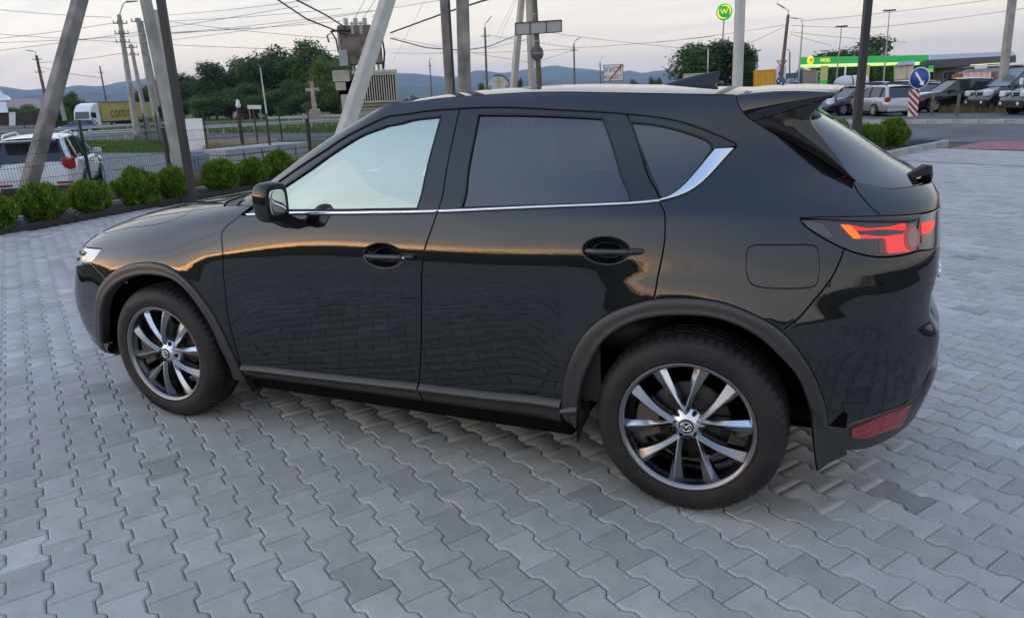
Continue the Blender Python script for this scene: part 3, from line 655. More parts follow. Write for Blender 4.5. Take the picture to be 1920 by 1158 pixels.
# handle bowls pressed into the doors
BOWLS = [(.062, .953, .098, .052, .034), (1.037, 1.018, .090, .050, .034)]
def bowl(k):
    bx, bz, rx, rz, dp = BOWLS[k]
    def f(P):
        r2 = ((P[..., 0]-bx)/rx)**2+((P[..., 2]-bz)/rz)**2
        r_ = np.sqrt(r2); t = np.clip((1.05-r_)/.46, 0, 1); return -dp*(t*t*(3-2*t))*np.clip(1.25-.35*r2, .8, 1.25)
    ph_ = [X(bx, bz)]
    for r_ in (.18, .32, .44, .52, .57, .62, .67, .72, .77, .82, .87, .92, .97, 1.01, 1.05, 1.09, 1.14):
        n_ = max(10, int(r_*52)) if r_ < .5 else 110
        for k2 in range(n_): q_ = 2*PI*(k2+.5*(round(r_*50) % 2))/n_; ph_.append(X(bx+rx*r_*math.cos(q_), bz+rz*r_*math.sin(q_)))
    ph_ = np.array(ph_)
    def inn(q):
        P = S(q[:, 0], q[:, 1]); return ((P[:, 0]-bx)/rx)**2+((P[:, 2]-bz)/rz)**2 < 1.40
    return f, (ph_, inn)
f0, e0 = bowl(0); f1, e1 = bowl(1)
sill = sp('sill_t'); i_sm = near(sill, CV['mid'][-1])
belt_f = belt[belt[:, 0] <= mid[0][0]]; belt_r = belt[belt[:, 0] > mid[0][0]]
fd_low = fd[fd[:, 1] < belt[0][1]+.004]
p_fd = panel('front_door', [belt_f, mid, rv(sill[:i_sm]), rv(fd_low)], paint, car, disp=f0, extra=e0)
p_rd = panel('rear_door', [belt_r, rr, rv(aRo[:i_rr]), rv(sill[i_sm:]), rv(mid)], paint, car, disp=f1, extra=e1)
p_fn = panel('front_fender', [sp('hood_s'), sp('fend_t'), fd[fd[:, 0] > -9], rv(aFo[i_fr:i_fd]), rv(sp('fb_seam')), np.array([CV['light'][3], CV['light'][2]]), spline([CV['light'][2], CV['light'][1]]), spline([CV['light'][1], (-1.02, .884), CV['hood_s'][0]])], paint, car)
quarter = [ws, roof_front, ditch, hatch, hatch2, rv(crease[:i_c]), lampb[:i_lb], rv(bq), rv(aRo[i_rr:i_bq]), rv(rr), sp('chrQ_o'), rv(trim), rv(sp('trim_f'))]
fuel_l = spline(CV['fuel']+[CV['fuel'][0]])[:-1]
p_q = panel('body_side', quarter, paint, car, holes=[[fuel_l]], hgap=.0010)
panel('fuel_flap', [fuel_l], paint, car, gap=.0012, round_=.0016)
# --- front end
lightc = spline([CV['light'][1], CV['light'][2]]); 
fx = [(-1.02, .884), (-1.12, .878), (-1.30, .84), (-1.40, .80)]
panel('headlight', [lightc, np.array([CV['light'][3]]), spline([CV['light'][3], (-.92, .738), (-1.10, .735), (-1.30, .755), (-1.40, .80)]), spline(rv(fx)), np.array([CV['light'][1]])], lens_clear, car, off=-.004)
def light_bar(z, a0, a1, mm, nm):
    A_ = [(a, z+.012) for a in np.linspace(a0, a1, 12)]; B_ = [(a, z-.012) for a in np.linspace(a0, a1, 12)]
    strip(nm, A_, B_, [(0, -.02), (0, .0015), (1, .0015), (1, -.02)], mm, car, n=20)
light_bar(.832, -1.08, -.80, mat('lamp_divider', (.03, .03, .03), .2), 'headlight_divider')
light_bar(.792, -1.08, -.835, MATS['lamp_divider'], 'headlight_divider')
panel('front_bumper', [sp('fb_seam'), rv(aFo[:i_fr+1]), spline([CV['archF_o'][0], X(-1.86, .335), (-.86, .30), (-1.1, .28), (-1.5, .27)]), spline([(-1.5, .27), (-1.5, .45)]), spline([(-1.5, .45), (-1.30, .50), (-1.22, .60), (-1.26, .72)]), spline([(-1.26, .72), (-1.10, .722), (-.92, .725), CV['light'][3]])], paint, car)
panel('grille', [spline([(-1.5, .45), (-1.30, .50), (-1.22, .60), (-1.28, .74)]), spline([(-1.28, .74), (-1.42, .80), (-1.569, .82)]), spline([(-1.569, .82), (-1.569, .45)]), spline([(-1.569, .45), (-1.5, .45)])], mat('grille_mesh', (.01, .01, .01), .4), car, off=-.02)
hood_c = spline([CV['hood_s'][-1], CV['fend_t'][1], CV['fend_t'][2], (-1.04, 1.125), (-1.2, 1.128), (-1.569, 1.13)])
panel('bonnet', [sp('hood_s'), hood_c, spline([(-1.569, 1.13), (-1.569, .86)]), spline([(-1.569, .86), (-1.42, .845), (-1.30, .885), (-1.12, .905), CV['hood_s'][0]])], paint, car, h=.03)
panel('scuttle', [hood_c[near(hood_c, CV['fend_t'][2]):], spline([(-1.569, 1.13), (-1.569, 1.185)]), spline([(-1.569, 1.185), (-1.2, 1.18), (-.955, 1.172), (-.95, 1.15), CV['fend_t'][-1]])], mat('matt_plastic', (.016, .016, .017), .5), car, off=-.012)
panel('windscreen', [ws, spline([wsl[-1], (-.9, 1.578), (-1.569, 1.588)]), spline([(-1.569, 1.588), (-1.569, 1.178)]), spline([(-1.569, 1.178), (-1.2, 1.176), tuple(wsl[3])])], glass_w, car, off=-.004, depth=.008)
# --- rear end
fin = CV['fin']; fin_top = spline([fin[0], fin[1], (.92, 1.486), (1.0, 1.484)])
rgl = spline([(1.0, 1.484), fin[4], fin[5], fin[6], fin[7], fin[8], fin[9]])
bgb = CV['bglass_b']; gl_bot = spline([bgb[0], bgb[1], bgb[2], (1.36, 1.212), (1.569, 1.205)])
panel('rear_window', [rgl, gl_bot, spline([(1.569, 1.205), (1.569, 1.51)]), spline([(1.569, 1.51), (1.2, 1.50), (1.0, 1.484)])], glass_b, car, off=-.001, gap=.0015, depth=.01)
tg_side = spline([CV['lamp_r'][0], (1.235, 1.12), (1.245, 1.06), (1.235, 1.0), (1.20, .95), (1.19, .80), (1.195, .762)])
panel('tailgate', [hatch2, crease[i_c:], tg_side, spline([(1.195, .762), (1.569, .762)]), spline([(1.569, .762), (1.569, 1.205)]), rv(gl_bot)], paint, car, h=.03)
# tail lamps
lamp_top = spline([CV['crease'][0], (0, 0)]) if False else None
lid = lambda a, b: None
ct = crease-np.array([0, .004])
lamp_outer = [ct, sp('lamp_r'), rv(lampb)]
panel('tail_lamp', lamp_outer, lens_dark, car, off=-.001, h=.02, gap=.003)
panel('tail_lamp', [spline([CV['lamp_r'][0], (1.235, 1.12), (1.245, 1.06), (1.235, 1.0), (1.20, .98)]), spline([(1.20, .98), CV['lamp_r'][-1]]), rv(lampr)], lens_dark, car, off=-.001, h=.02, gap=.003, label='inner tail lamp on the tailgate')
def blob(name, pts, m, off=.0018, h=.02, **k): return panel(name, [np.array(pts)], m, car, off=off, h=h, gap=0, round_=.0006, depth=.004, **k)
for k_ in ('lt_top', 'lt_left', 'lt_bar', 'lt_red', 'lt_in', 'lt_in2', 'lt_ring', 'lt_lens', 'lt_front'):
    mm = {'lt_left': lit_orange, 'lt_red': lens_red, 'lt_ring': mat('dim_red_ring', (.20, .006, .008), .1, coat=1, emit=(1, .02, .01), es=.10), 'lt_bar': mat('glowing_red_lens', (.35, .01, .01), .1, coat=1, emit=(1, .018, .010), es=.42), 'lt_in2': lens_red, 'lt_lens': mat('deep_lens', (.30, .15, .15), .15, coat=1), 'lt_front': mat('smoked_clear', (.06, .055, .05), .08, coat=1)}.get(k_, lit_red)
    blob({'lt_lens': 'lamp_lens', 'lt_front': 'side_marker'}.get(k_, 'light_strip'), CV[k_], mm, off={'lt_left': .0032, 'lt_lens': .0046, 'lt_ring': .0032, 'lt_red': .0012}.get(k_, .0018), mirror=(k_ != 'lt_front'))
# painted lid over the lamp
strip('lamp_lid', CV['crease'][:-1]+[CV['crease'][-1]], CV['lid_b'], [(0, -.01), (0, .0), (.5, .007), (1, .004), (1.0, -.012)], paint, car)
# rear bumper
bump_t = spline([CV['lamp_b'][-1], (1.19, .985), (1.185, .95), (1.175, .80), (1.185, .755), (1.569, .752)])
clt = sp('clad_rt'); clt = np.vstack([clt, spline([tuple(clt[-1]), (1.32, .53), (1.569, .53)])])
panel('rear_bumper', [bq, lampb[i_lb:], bump_t, spline([(1.569, .752), (1.569, .53)]), rv(clt), rv(aRo[i_bq:])], paint, car)
strip('rear_skirt', list(map(tuple, clt[::6]))+[(1.569, .53)], CV['clad_rb']+[(1.32, .44), (1.569, .44)], [(-.02, -.02), (0, .001), (.03, .007), (.5, .011), (.92, .004), (1.0, -.02), (1.1, -.10)], clad_m, car)
blob('rear_reflector', CV['refl'], lens_bright, off=.0125)
# --- dark window surround
dtop = [trim, spline([CV['chrQ_o'][-1], CV['chrQ_i'][-1]])]
i_tb = near(trim, CV['seamB'][0]); i_tc = near(trim, CV['seamC'][0])
tf = spline([CV['chrome_t'][0], (CV['trim_f'][1][0], CV['trim_f'][1][1]), CV['trim_o'][0]])
gF = spline(CV['glassF'][1:7+1]+[CV['glassF'][8]]); 
def corner_loop(l, corners):
    "closed outline, smooth between the given corner indices"
    outc = []; n = len(l)
    for a, b in zip(corners, corners[1:]+[corners[0]+n]):
        outc.append(spline([l[i % n] for i in range(a, b+1)]))
    return np.vstack(outc)
gFl = corner_loop(CV['glassF'], [0, 8, 10]); gRl = corner_loop(CV['glassR'], [0, 3, 5, 8]); gQl = corner_loop(CV['glassQ'], [0, 4, 6, 10])
ct_f = ctop[:near(ctop, CV['seamB'][-1])+1]; ct_r = ctop[near(ctop, CV['seamB'][-1]):]
panel('front_window_frame', [tf, trim[:i_tb], sp('seamB'), rv(ct_f)], black_gloss, car, holes=[[gFl]], off=-.002)
panel('rear_window_frame', [trim[i_tb:i_tc], sp('seamC'), rv(ct_r), rv(sp('seamB'))], black_gloss, car, holes=[[gRl]], off=-.002)
panel('quarter_window_frame', [trim[i_tc:], spline([CV['trim_o'][-1], CV['chrQ_i'][-1]]), rv(sp('chrQ_i')), rv(sp('seamC'))], black_gloss, car, holes=[[gQl]], off=-.002)
panel('front_window', [gFl], glass_f, car, off=-.008, gap=-.002, round_=.0, depth=.004)
panel('rear_side_window', [gRl], glass_r, car, off=-.008, gap=-.002, round_=0, depth=.004)
panel('quarter_window', [gQl], glass_r, car, off=-.006, gap=-.002, round_=0, depth=.004)
def edge_seal(l, nm='window_seal'):
    P = S(l[:, 0], l[:, 1], -.003); mb = MB(); mb.tube(np.vstack([P, P[:1]]), .0045, 5, cap=False); o = mb.build(nm, rub, car); mir(o)
edge_seal(gFl); edge_seal(gRl); edge_seal(gQl)
mbx = MB(); lq = np.array([(1129.4, 221)]) if False else None
strip('window_chrome', list(map(tuple, belt_f[::4]))+[CV['mid'][0]], list(map(tuple, ct_f[::4]))+[tuple(ct_f[-1])], [(0, -.012), (0.0, .003), (.3, .006), (.7, .006), (1, .002), (1, -.012)], chrome, car)
strip('window_chrome', [tuple(belt_r[0])]+list(map(tuple, belt_r[::4]))+[CV['belt'][-1]], list(map(tuple, ct_r[::4]))+[CV['chrome_t'][-1]], [(0, -.012), (0.0, .003), (.3, .006), (.7, .006), (1, .002), (1, -.012)], chrome, car)
strip('window_chrome', CV['chrQ_o'], CV['chrQ_i'], [(0, -.012), (0.02, .003), (.12, .006), (.9, .004), (1, .001), (1, -.012)], chrome, car)
edge = MB(); edge.tube(S(trim[:, 0], trim[:, 1], .001), .0035, 5); mir(edge.build('window_seal', rub, car))
# --- claddings
arch_prof = [(-.03, -.01), (0, .002), (.03, .009), (.12, .0125), (.45, .0135), (.62, .010), (.78, .0125), (.93, .013), (1.0, .008), (1.03, -.008), (1.04, -.04)]
strip('wheel_arch_moulding', CV['archR_o'], CV['archR_i'], arch_prof, clad_m, car, n=120)
strip('wheel_arch_moulding', CV['archF_o'], CV['archF_i'], arch_prof, clad_m, car, n=120)
sillb = sp('sill_b'); i_sb = near(sillb, CV['sill_b'][3])
sprof = [(0, -.02), (0, .000), (.15, .026), (.19, .0265), (.24, .016), (.55, .010), (.9, -.002), (1.05, -.03), (1.1, -.10)]
sill_l = list(map(tuple, sill))
def seg(c, a, b, n=14): 
    x0, x1 = a, b; P = S(c[:, 0], c[:, 1])[:, 0]; xs_ = np.linspace(x0, x1, n); return [(float(np.interp(x, P, c[:, 0])), float(np.interp(x, P, c[:, 1]))) for x in xs_]
mx_ = S(*CV['sill_t'][3])[0]
strip('sill_moulding', seg(sill, S(*sill[0])[0]+.003, mx_-.004), seg(sillb, S(*sill[0])[0]+.003, mx_-.004), sprof, clad_m, car, n=60)
xe = S(*sill[-1])[0]-.002
strip('sill_moulding', seg(sill, mx_+.004, xe), seg(sillb, mx_+.004, xe-.004), sprof, clad_m, car, n=60)
fa = (S(*CV['archF_i'][-1])[0]); 
strip('sill_moulding', [CV['archR_o'][0], CV['archR_i'][1]], [X(xe+.004, .275), CV['archR_i'][0]], sprof, clad_m, car, n=10)
# front lower skirt
strip('front_skirt', [CV['archF_i'][0], CV['archF_o'][0], X(-1.86, .335), (-.86, .30), (-1.1, .28), (-1.569, .27)], [X(-1.78, .28), X(-1.83, .27), (-.80, .23), (-.9, .20), (-1.15, .19), (-1.569, .185)], [(-.05, -.02), (0, .003), (.1, .008), (.8, .006), (1, -.02), (1.2, -.1)], clad_m, car)
# --- mud flaps: curved rubber sheets
def flap(x0, x1, zt, zb, y0, y1, toe, slant):
    mb = MB(); G = []
    for i in range(9):
        t = i/8; row = []
        for j in range(7):
            s = j/6; y = y0+(y1-y0)*s; z = zt+(zb+slant*s-zt)*t
            row.append((x0+(x1-x0)*t+toe*s-.010*math.sin(PI*s)+.012*t*t, y, z))
        G.append(row)
    G = np.array(G); mb.grid(G); mb.grid(G+[.006, 0, 0], flip=True)
    o = link('mud_flap', mb.mesh('mud_flap'), car, mat('mud_flap_rubber', (.015, .015, .016), .5)); mir(o)
flap(1.775, 1.80, .46, .225, -.83, -.70, .095, .02)
flap(-.87, -.83, .40, .20, -.86, -.68, .03, 0)
flap(.915, .90, .42, .205, -.875, -.66, -.02, .03)
# --- roof, gutters and spoiler
zd_ = pchip([-.25, .08, .27, .45, .6, .75, .94, 1.24, 1.44, 1.6], [1.538, 1.575, 1.588, 1.592, 1.594, 1.591, 1.581, 1.564, 1.551, 1.541])
dP = S(ditch[:, 0], ditch[:, 1]); yd_ = lambda x: np.interp(x, dP[:, 0], -dP[:, 1])
ts = np.linspace(-1, 1, 41); ss = np.linspace(0, 1, 40); RG = np.zeros((40, 41, 3))
for i, s in enumerate(ss):
    for j, t in enumerate(ts):
        x0 = -.05+.13*t*t; x1 = 1.485-.045*t*t; x = x0+(x1-x0)*s
        yy = (yd_(max(x, .05))-.016)*t; zc_ = .030*(1-abs(t)**2.6)
        RG[i, j] = (x, yy, float(zd_(x))+zc_-.002)
mb = MB(); mb.grid(RG); mb.build('roof', paint, car)
# gutter between roof and side
mb = MB(); G = []
for q in ditch[::3]:
    P = S(*q); n_q = N(*q); G.append([P-n_q*.002, P+np.array([0, .004, -.004]), P+np.array([0, .014, -.006]), P+np.array([0, .018, 0.0])])
mb.grid(G); mir(mb.build('roof_gutter', rub, car))
# spoiler
A_ = S(*CV['hatch'][4]); hp = hatch[:near(hatch, CV['hatch'][4])+1]; HP = S(hp[:, 0], hp[:, 1])  # from roof edge down to the lower corner
tip = np.array([1.765, -.555, 1.545])
G = []; nc = 26
for i in range(16):
    t = i/15; row = []
    e = HP[0]+(HP[-1]-HP[0])*0
    low = A_+(tip+np.array([-.004, .0, -.012])-A_)*t+np.array([0, -.010*math.sin(PI*t), 0]); up = HP[0]+(tip-HP[0])*t+np.array([0, -.022*math.sin(PI*t)*.6, .010*math.sin(PI*t)])
    # side face, following the seam at the front
    for j in range(10):
        s = j/9; k_ = (len(HP)-1)*(1-s); ii_ = int(k_); f_ = k_-ii_; hpt = HP[ii_]*(1-f_)+HP[min(ii_+1, len(HP)-1)]*f_
        lin = HP[-1]*(1-s)+HP[0]*s
        row.append(low*(1-s)+up*s+(hpt-lin)*(1-t)+np.array([0, -.012*math.sin(PI*s)*(1-t)*t*2, 0]))
    for j in range(1, nc):
        s = j/(nc-1); y = up[1]*(1-s); xr_ = 1.775+.03*(1-(1-s)**2); xf_ = 1.445+.045*(1-(1-s)**2)
        x = xf_+(xr_-xf_)*t; zt = float(zd_(1.445))+.030*(1-(1-s)**2.6); z = zt*(1-t)+t*(1.548+.022*(1-(1-s)**2.2))+.006*math.sin(PI*t)
        if s < .12: 
            b_ = s/.12; x = up[0]*(1-b_)+x*b_; z = up[2]*(1-b_)+z*b_
        row.append((x, y, z))
    G.append(row)
G = np.array(G); mb = MB(); mb.grid(G)
T_ = G[-1][9:]; und = [[p_ for p_ in T_], [p_+np.array([-.004, 0, -.016]) for p_ in T_], [p_+np.array([-.12, 0, -.035]) for p_ in T_]]
mb.grid(np.array(und), smooth=False)
me = mb.mesh('roof_spoiler'); bm = bmesh.new(); bm.from_mesh(me); bmesh.ops.remove_doubles(bm, verts=bm.verts, dist=.0004); bmesh.ops.recalc_face_normals(bm, faces=bm.faces); bm.to_mesh(me); bm.free()
o = link('roof_spoiler', me, car, paint); mir(o)
def resample(P, n):
    d = np.r_[0, np.cumsum(np.linalg.norm(np.diff(P, axis=0), axis=1))]; d /= d[-1]; t = np.linspace(0, 1, n); return np.stack([np.interp(t, d, P[:, k]) for k in range(3)], 1)
hl = hatch[near(hatch, CV['hatch'][4]):]; Hc = resample(S(hl[:, 0], hl[:, 1], .0)+np.array([.001, 0, -.001]), 30)
low_ = lambda t: A_+(tip+np.array([-.004, .0, -.012])-A_)*t+np.array([0, -.010*math.sin(PI*t), 0])
FE = [(1546, 197, -.556), (1527, 208, -.554), (1518.5, 220, -.553), (1523, 234, -.553), (1541.7, 258, -.555), (1569, 292.7, -.561), (1588.3, 316.8, -.566), (1598, 338, -.571)]
E0 = low_(.90)+np.array([0, 0, -.003]); Ec = resample(np.vstack([[E0]]+[[vy(*q)] for q in FE[1:]]), 30)
G2 = []
for i in range(30):
    row = []
    for j in range(14):
        t = j/13; p_ = Hc[i]*(1-t)+Ec[i]*t
        if i < 6: e_ = low_(.90*t)+np.array([0, .0, -.003]); p_ = p_+(e_-(Hc[0]*(1-t)+Ec[0]*t))*(1-i/6)
        row.append(p_+np.array([.012, -.022, .004])*math.sin(PI*t**.6)*min(1, i/6))
    G2.append(row)
G2 = np.array(G2); rs_ = S(rgl[:, 0], rgl[:, 1], -.004); back_ = resample(np.vstack([[E0+np.array([-.03, .10, -.03])], rs_]), 30)[:, None]; edge_ = G2[:, -1:]+np.array([.0015, .012, -.001])
mb = MB(); mb.grid(G2); mb.grid(np.concatenate([G2[:, -1:], edge_, back_], 1), smooth=False); me = mb.mesh('rear_pillar_fin'); bm = bmesh.new(); bm.from_mesh(me); bmesh.ops.recalc_face_normals(bm, faces=bm.faces); bm.to_mesh(me); bm.free(); mir(link('rear_pillar_fin', me, car, black_gloss))
# shark fin
def fin_shape():
    mb = MB(); G = []
    base = lambda s: (1.045+.235*s)
    for i in range(22):
        s = i/21; h = .064*(s**.85)*(1.0 if s < .93 else 1-(s-.93)*1.2); wdt = .034*(math.sin(PI*min(s*.75+.04, .9))**.7); row = []
        for j in range(13):
            a = -1+2*j/12; y = wdt*a; hh = h*(1-abs(a)**1.5)**1.0
            row.append((base(s)+.018*(hh/.064 if s > .8 else 0), y, float(zd_(base(s)))+.027+hh))
        G.append(row)
    mb.grid(G); e = G[-1]; mb.add(e, [list(range(13))]); return mb
fin_shape().build('roof_antenna', mat('dark_fin', (.006, .007, .010), .22, spec=.6), car)
# rear wiper
wp = S(1.30, 1.262); mbw = MB()
q0 = vy(1692, 336, -.34); q1 = vy(1737, 317, -.29)
mbw.bar(q0, q1, .014, .016, w2=.034, t2=.036); mbw.bar(q1, q1+np.array([.012, .05, -.04]), .034, .034); mbw.build('rear_wiper', rub, car)
# --- door handles
def handle(bx, bz, x0, x1, keyed):
    mb = MB(); G = []
    yb = S(phi_of(bx, bz), bz)[1]
    for i in range(27):
        s = i/26; x = x0+(x1-x0)*s; hgt = .0125*(min(1, s/.06, (1-s)/.08+.25))**.5; ysurf = S(phi_of(x, bz), bz)[1]
        yo = ysurf-.022*min(1, s*5, (1-s)*4)-.003; row = []
        for j in range(16):
            a = 2*PI*j/15; row.append((x, yo+.012*math.cos(a) if math.cos(a) < 0 else yo+.016*math.cos(a), bz+(.006*(s-.5))+hgt*math.sin(a)))
        G.append(row)
    mb.grid(G); mb.add(G[0], [list(range(15))]); mb.add(G[-1], [list(range(15))])
    o = mb.build('door_handle', paint, car); mir(o)
    if keyed:
        mk = MB(); mk.lathe([(.0, .0), (.0035, .0), (.005, -.002)], 12, (x1-.035, yb-.0385, bz+.003), 'y'); mk.build('keyhole', chrome, o)
    gr = MB(); xg = x1-.048; gr.box((xg, yb-.026, bz+.002), (.0022, .016, .027)); gr.build('handle_joint', rub, o)
handle(BOWLS[0][0], BOWLS[0][1], -.022, .222, True); handle(BOWLS[1][0], BOWLS[1][1], .957, 1.178, False)
# --- mirror
mc = vy(506, 379, -1.00)
def superell(c, r, e1_, e2_, n=28, m=16):
    G = []
    for i in range(m+1):
        v = -PI/2+PI*i/m; row = []
        for j in range(n+1):
            u = 2*PI*j/n; f = lambda a, p_: math.copysign(abs(a)**p_, a)
            row.append((c[0]+r[0]*f(math.cos(v), e1_)*f(math.cos(u), e2_), c[1]+r[1]*f(math.cos(v), e1_)*f(math.sin(u), e2_), c[2]+r[2]*f(math.sin(v), e1_)))
        G.append(row)
    return np.array(G)
G = superell((0, 0, 0), (.048, .060, .086), .6, .55)
sq = G.copy(); k_ = sq[..., 0] < 0; sq[k_, 1] *= 1+.9*sq[k_, 0]; sq[k_, 2] *= 1+1.2*sq[k_, 0]
sq[..., 0] += .22*(sq[..., 1])          # swept back outboard
sq[..., 0] = np.where(sq[..., 0] > .040+.22*sq[..., 1], .040+.22*sq[..., 1], sq[..., 0])
mb = MB(); mb.grid(sq+mc); om = mb.build('door_mirror', paint, car); mir(om)
G = superell((0, 0, 0), (.004, .055, .079), .5, .55, 28, 10); G[..., 0] += .22*G[..., 1]+.0395
mg = MB(); mg.grid(G+mc); mg.build('mirror_surround', mat('mirror_black', (.008, .008, .008), .25), om)
G = superell((0, 0, 0), (.003, .040, .054), .5, .6, 28, 10); G[..., 0] += .22*G[..., 1]+.0425
mg = MB(); mg.grid(G+mc); og = mg.build('mirror_glass', mat('mirror_silver', (.75, .8, .85), .03, metal=1), om)
ma = MB(); ma.bar(mc+np.array([-.02, .05, -.07]), (mc[0]-.01, -.85, 1.06), .09, .045); ma.build('mirror_foot', paint, om)
# --- badge on the tailgate
tm = text_mesh('CX-5', .062, .0025)
cz = .915; acx = 1.10
P0 = S(acx, cz); n0 = N(acx, cz); tx = S(acx+.03, cz)-S(acx-.03, cz); tx /= np.linalg.norm(tx); up_ = np.cross(n0, tx); 
R = Matrix((tx, up_, n0)).transposed() if np.linalg.det(np.array([tx, up_, n0])) > 0 else Matrix((tx, -up_, n0)).transposed()
tm.transform(Matrix.Translation(Vector(P0+n0*.004)) @ R.to_4x4()); link('tailgate_badge', tm, car, chrome)
# --- wheels
def ringp(prof): return prof
TR = .360
def make_tyre():
    # section from the inner bead over the tread to the outer bead; axis is y, outer side is -y
    half = .1125
    sec = [(.238, .098), (.262, .108), (.295, .1135), (.322, .108), (.340, .098), (.350, .088), (.3565, .078), (.3595, .060), (.3600, .046), (.3535, .0455), (.3535, .0375), (.3605, .037), (.3610, .008), (.3535, .0075), (.3535, -.0015), (.3610, -.002), (.3605, -.031), (.3535, -.0315), (.3535, -.0395), (.3600, -.040), (.3590, -.058), (.3560, -.074), (.3500, -.084), (.3440, -.0915), (.340, -.0955), (.338, -.0985), (.330, -.104), (.322, -.1075), (.312, -.1105), (.3105, -.1115), (.302, -.1130), (.295, -.1135), (.285, -.1128), (.2845, -.1120), (.268, -.1095), (.2675, -.1100), (.262, -.108), (.2605, -.1045), (.253, -.099), (.246, -.092)]
    sec = np.array(sec); n = 300; ang = 2*PI*np.arange(n)/n; G = np.zeros((n+1, len(sec), 3))
    for i in range(n+1):
        k_ = i % n; r = sec[:, 0].copy(); y = sec[:, 1]
        blk = k_ % 5
        if blk == 0:
            sh = (np.abs(y) > .046) & (np.abs(y) < .088) & (r > .345); r = np.where(sh, r-.0065, r)
        if (k_+2) % 10 == 0:
            sh = (np.abs(y) > .005) & (np.abs(y) < .036); r = np.where(sh & (r > .356), r-.005, r)
        th = 2*PI*i/n+0*y
        th = th+np.where(np.abs(y) < .046, y*.5, 0)
        G[i] = np.stack([r*np.cos(th), y, r*np.sin(th)], 1)
    mb = MB(); mb.grid(G, smooth=True); me = mb.mesh('tyre'); me.materials.append(tyre_m)
    bm = bmesh.new(); bm.from_mesh(me); bmesh.ops.remove_doubles(bm, verts=bm.verts, dist=1e-5); bmesh.ops.recalc_face_normals(bm, faces=bm.faces); bm.to_mesh(me); bm.free()
    try: me.set_sharp_from_angle(angle=math.radians(35))
    except Exception: pass
    return me
def make_barrel():
    mb = MB(); prof = [(.246, .090), (.236, .06), (.225, .03), (.223, -.04), (.228, -.062), (.2315, -.070), (.237, -.078), (.2385, -.0865), (.2400, -.0935), (.2460, -.0968), (.2535, -.0985), (.2560, -.1005), (.2570, -.1045), (.2545, -.1055)]
    mb.lathe([(r, -y) for r, y in prof], 96, axis='y'); 
    me = mb.mesh('rim'); me.materials.append(rim_d); return me
def make_lip():
    mb = MB(); prof = [(.2395, -.0930), (.2455, -.0972), (.2535, -.0992), (.2568, -.1010), (.2580, -.1060), (.2555, -.1070), (.2470, -.1020), (.2420, -.0985)]
    mb.lathe([(r, -y) for r, y in prof]+[(prof[0][0], -prof[0][1])], 96, axis='y'); me = mb.mesh('rim_lip'); me.materials.append(mat('satin_grey_alloy', (.27, .27, .28), .26, metal=1)); return me
def make_spoke(s):
    """half of a V pair: a straight faceted blade, narrow at the hub and fanning out at the rim; s=+-1 mirrors it"""
    mb = MB(); rows = []
    a = np.array([.050*math.cos(math.radians(3)), .050*math.sin(math.radians(3))*s]); b = np.array([.2500*math.cos(math.radians(17.3)), .2500*math.sin(math.radians(17.3))*s])
    d = (b-a)/np.linalg.norm(b-a); pr_ = np.array([-d[1], d[0]])*s
    for i in range(8):
        t = i/7; c_ = a+(b-a)*t
        wi = .0105+.0075*t; wo = .0105+.008*t+.050*max(0, t-.32)**1.3
        y0 = -(.084+.0125*math.sin(PI*min(t*1.02, 1))-.002*t); rd = -.006+.010*t   # the ridge wanders across the blade
        row = []
        for u, y in ((-wi, y0+.045), (-wi, y0+.013), (rd-.002, y0-.0035), (rd+.002, y0-.0035), (wo*.92, y0+.0105), (wo, y0+.018), (wo, y0+.045)):
            q = c_+pr_*u; row.append((q[0], y, q[1]))
        rows.append(row)
    rows = np.array(rows); mb.mi = []
    for k_ in range(6): mb.grid(rows[:, k_:k_+2], smooth=True); mb.mi += [1 if k_ in (3, 4) else 0]*7
    mb.add(rows[-1], [list(range(7))]); mb.mi += [0]; return mb
def make_spokes_mesh():
    out_ = []
    for s in (1, -1):
        mb = make_spoke(s); me = mb.mesh('spoke'); bm = bmesh.new(); bm.from_mesh(me)
        for f_ in bm.faces:
            if f_.normal.dot(Vector((0, -1, 0))) < -.02: f_.normal_flip()
        bm.to_mesh(me); bm.free(); me.materials.append(rim_m); me.materials.append(mat('satin_grey_alloy', (.27, .27, .28), .26, metal=1)); me.polygons.foreach_set('material_index', mb.mi); out_.append(me)
    return out_
me_tyre, me_rim, me_lip = make_tyre(), make_barrel(), make_lip(); me_sp = make_spokes_mesh()
def hub_mesh():
    mb = MB(); mb.lathe([(.0, .088), (.030, .088), (.036, .0865), (.042, .080), (.060, .073), (.070, .058), (.078, .03)], 40, axis='y'); 
    me = mb.mesh('hub'); me.materials.append(rim_m); return me
def cap_mesh():
    mb = MB(); mb.lathe([(0, .0915), (.022, .0912), (.0265, .0905), (.0285, .088)], 36, axis='y'); me = mb.mesh('centre_cap'); me.materials.append(black_gloss); return me
def emblem_mesh():
    "ring with a winged V"
    mb = MB(); y = -.0925
    ring_ = [(.0195*1.12*math.cos(a), y, .0195*.92*math.sin(a)) for a in np.linspace(0, 2*PI, 41)]
    mb.tube(ring_, .0021, 6, cap=False)
    for s in (-1, 1):
        pts = [(0, y, -.0045), (s*.005, y, .0035), (s*.011, y, .0085), (s*.018, y, .0095)]; mb.tube(pts, [.0026, .0024, .0022, .0012], 6)
        pts = [(s*.018, y, .0075), (s*.013, y, -.004), (s*.006, y, -.014)]; mb.tube(pts, [.0008, .0016, .0012], 6)
    me = mb.mesh('emblem'); me.materials.append(chrome); return me
def nut_mesh():
    mb = MB(); mb.lathe([(0, .083), (.0065, .083), (.0085, .081), (.0095, .070)], 6, axis='y', smooth=False); me = mb.mesh('wheel_nut'); me.materials.append(steel_m); return me
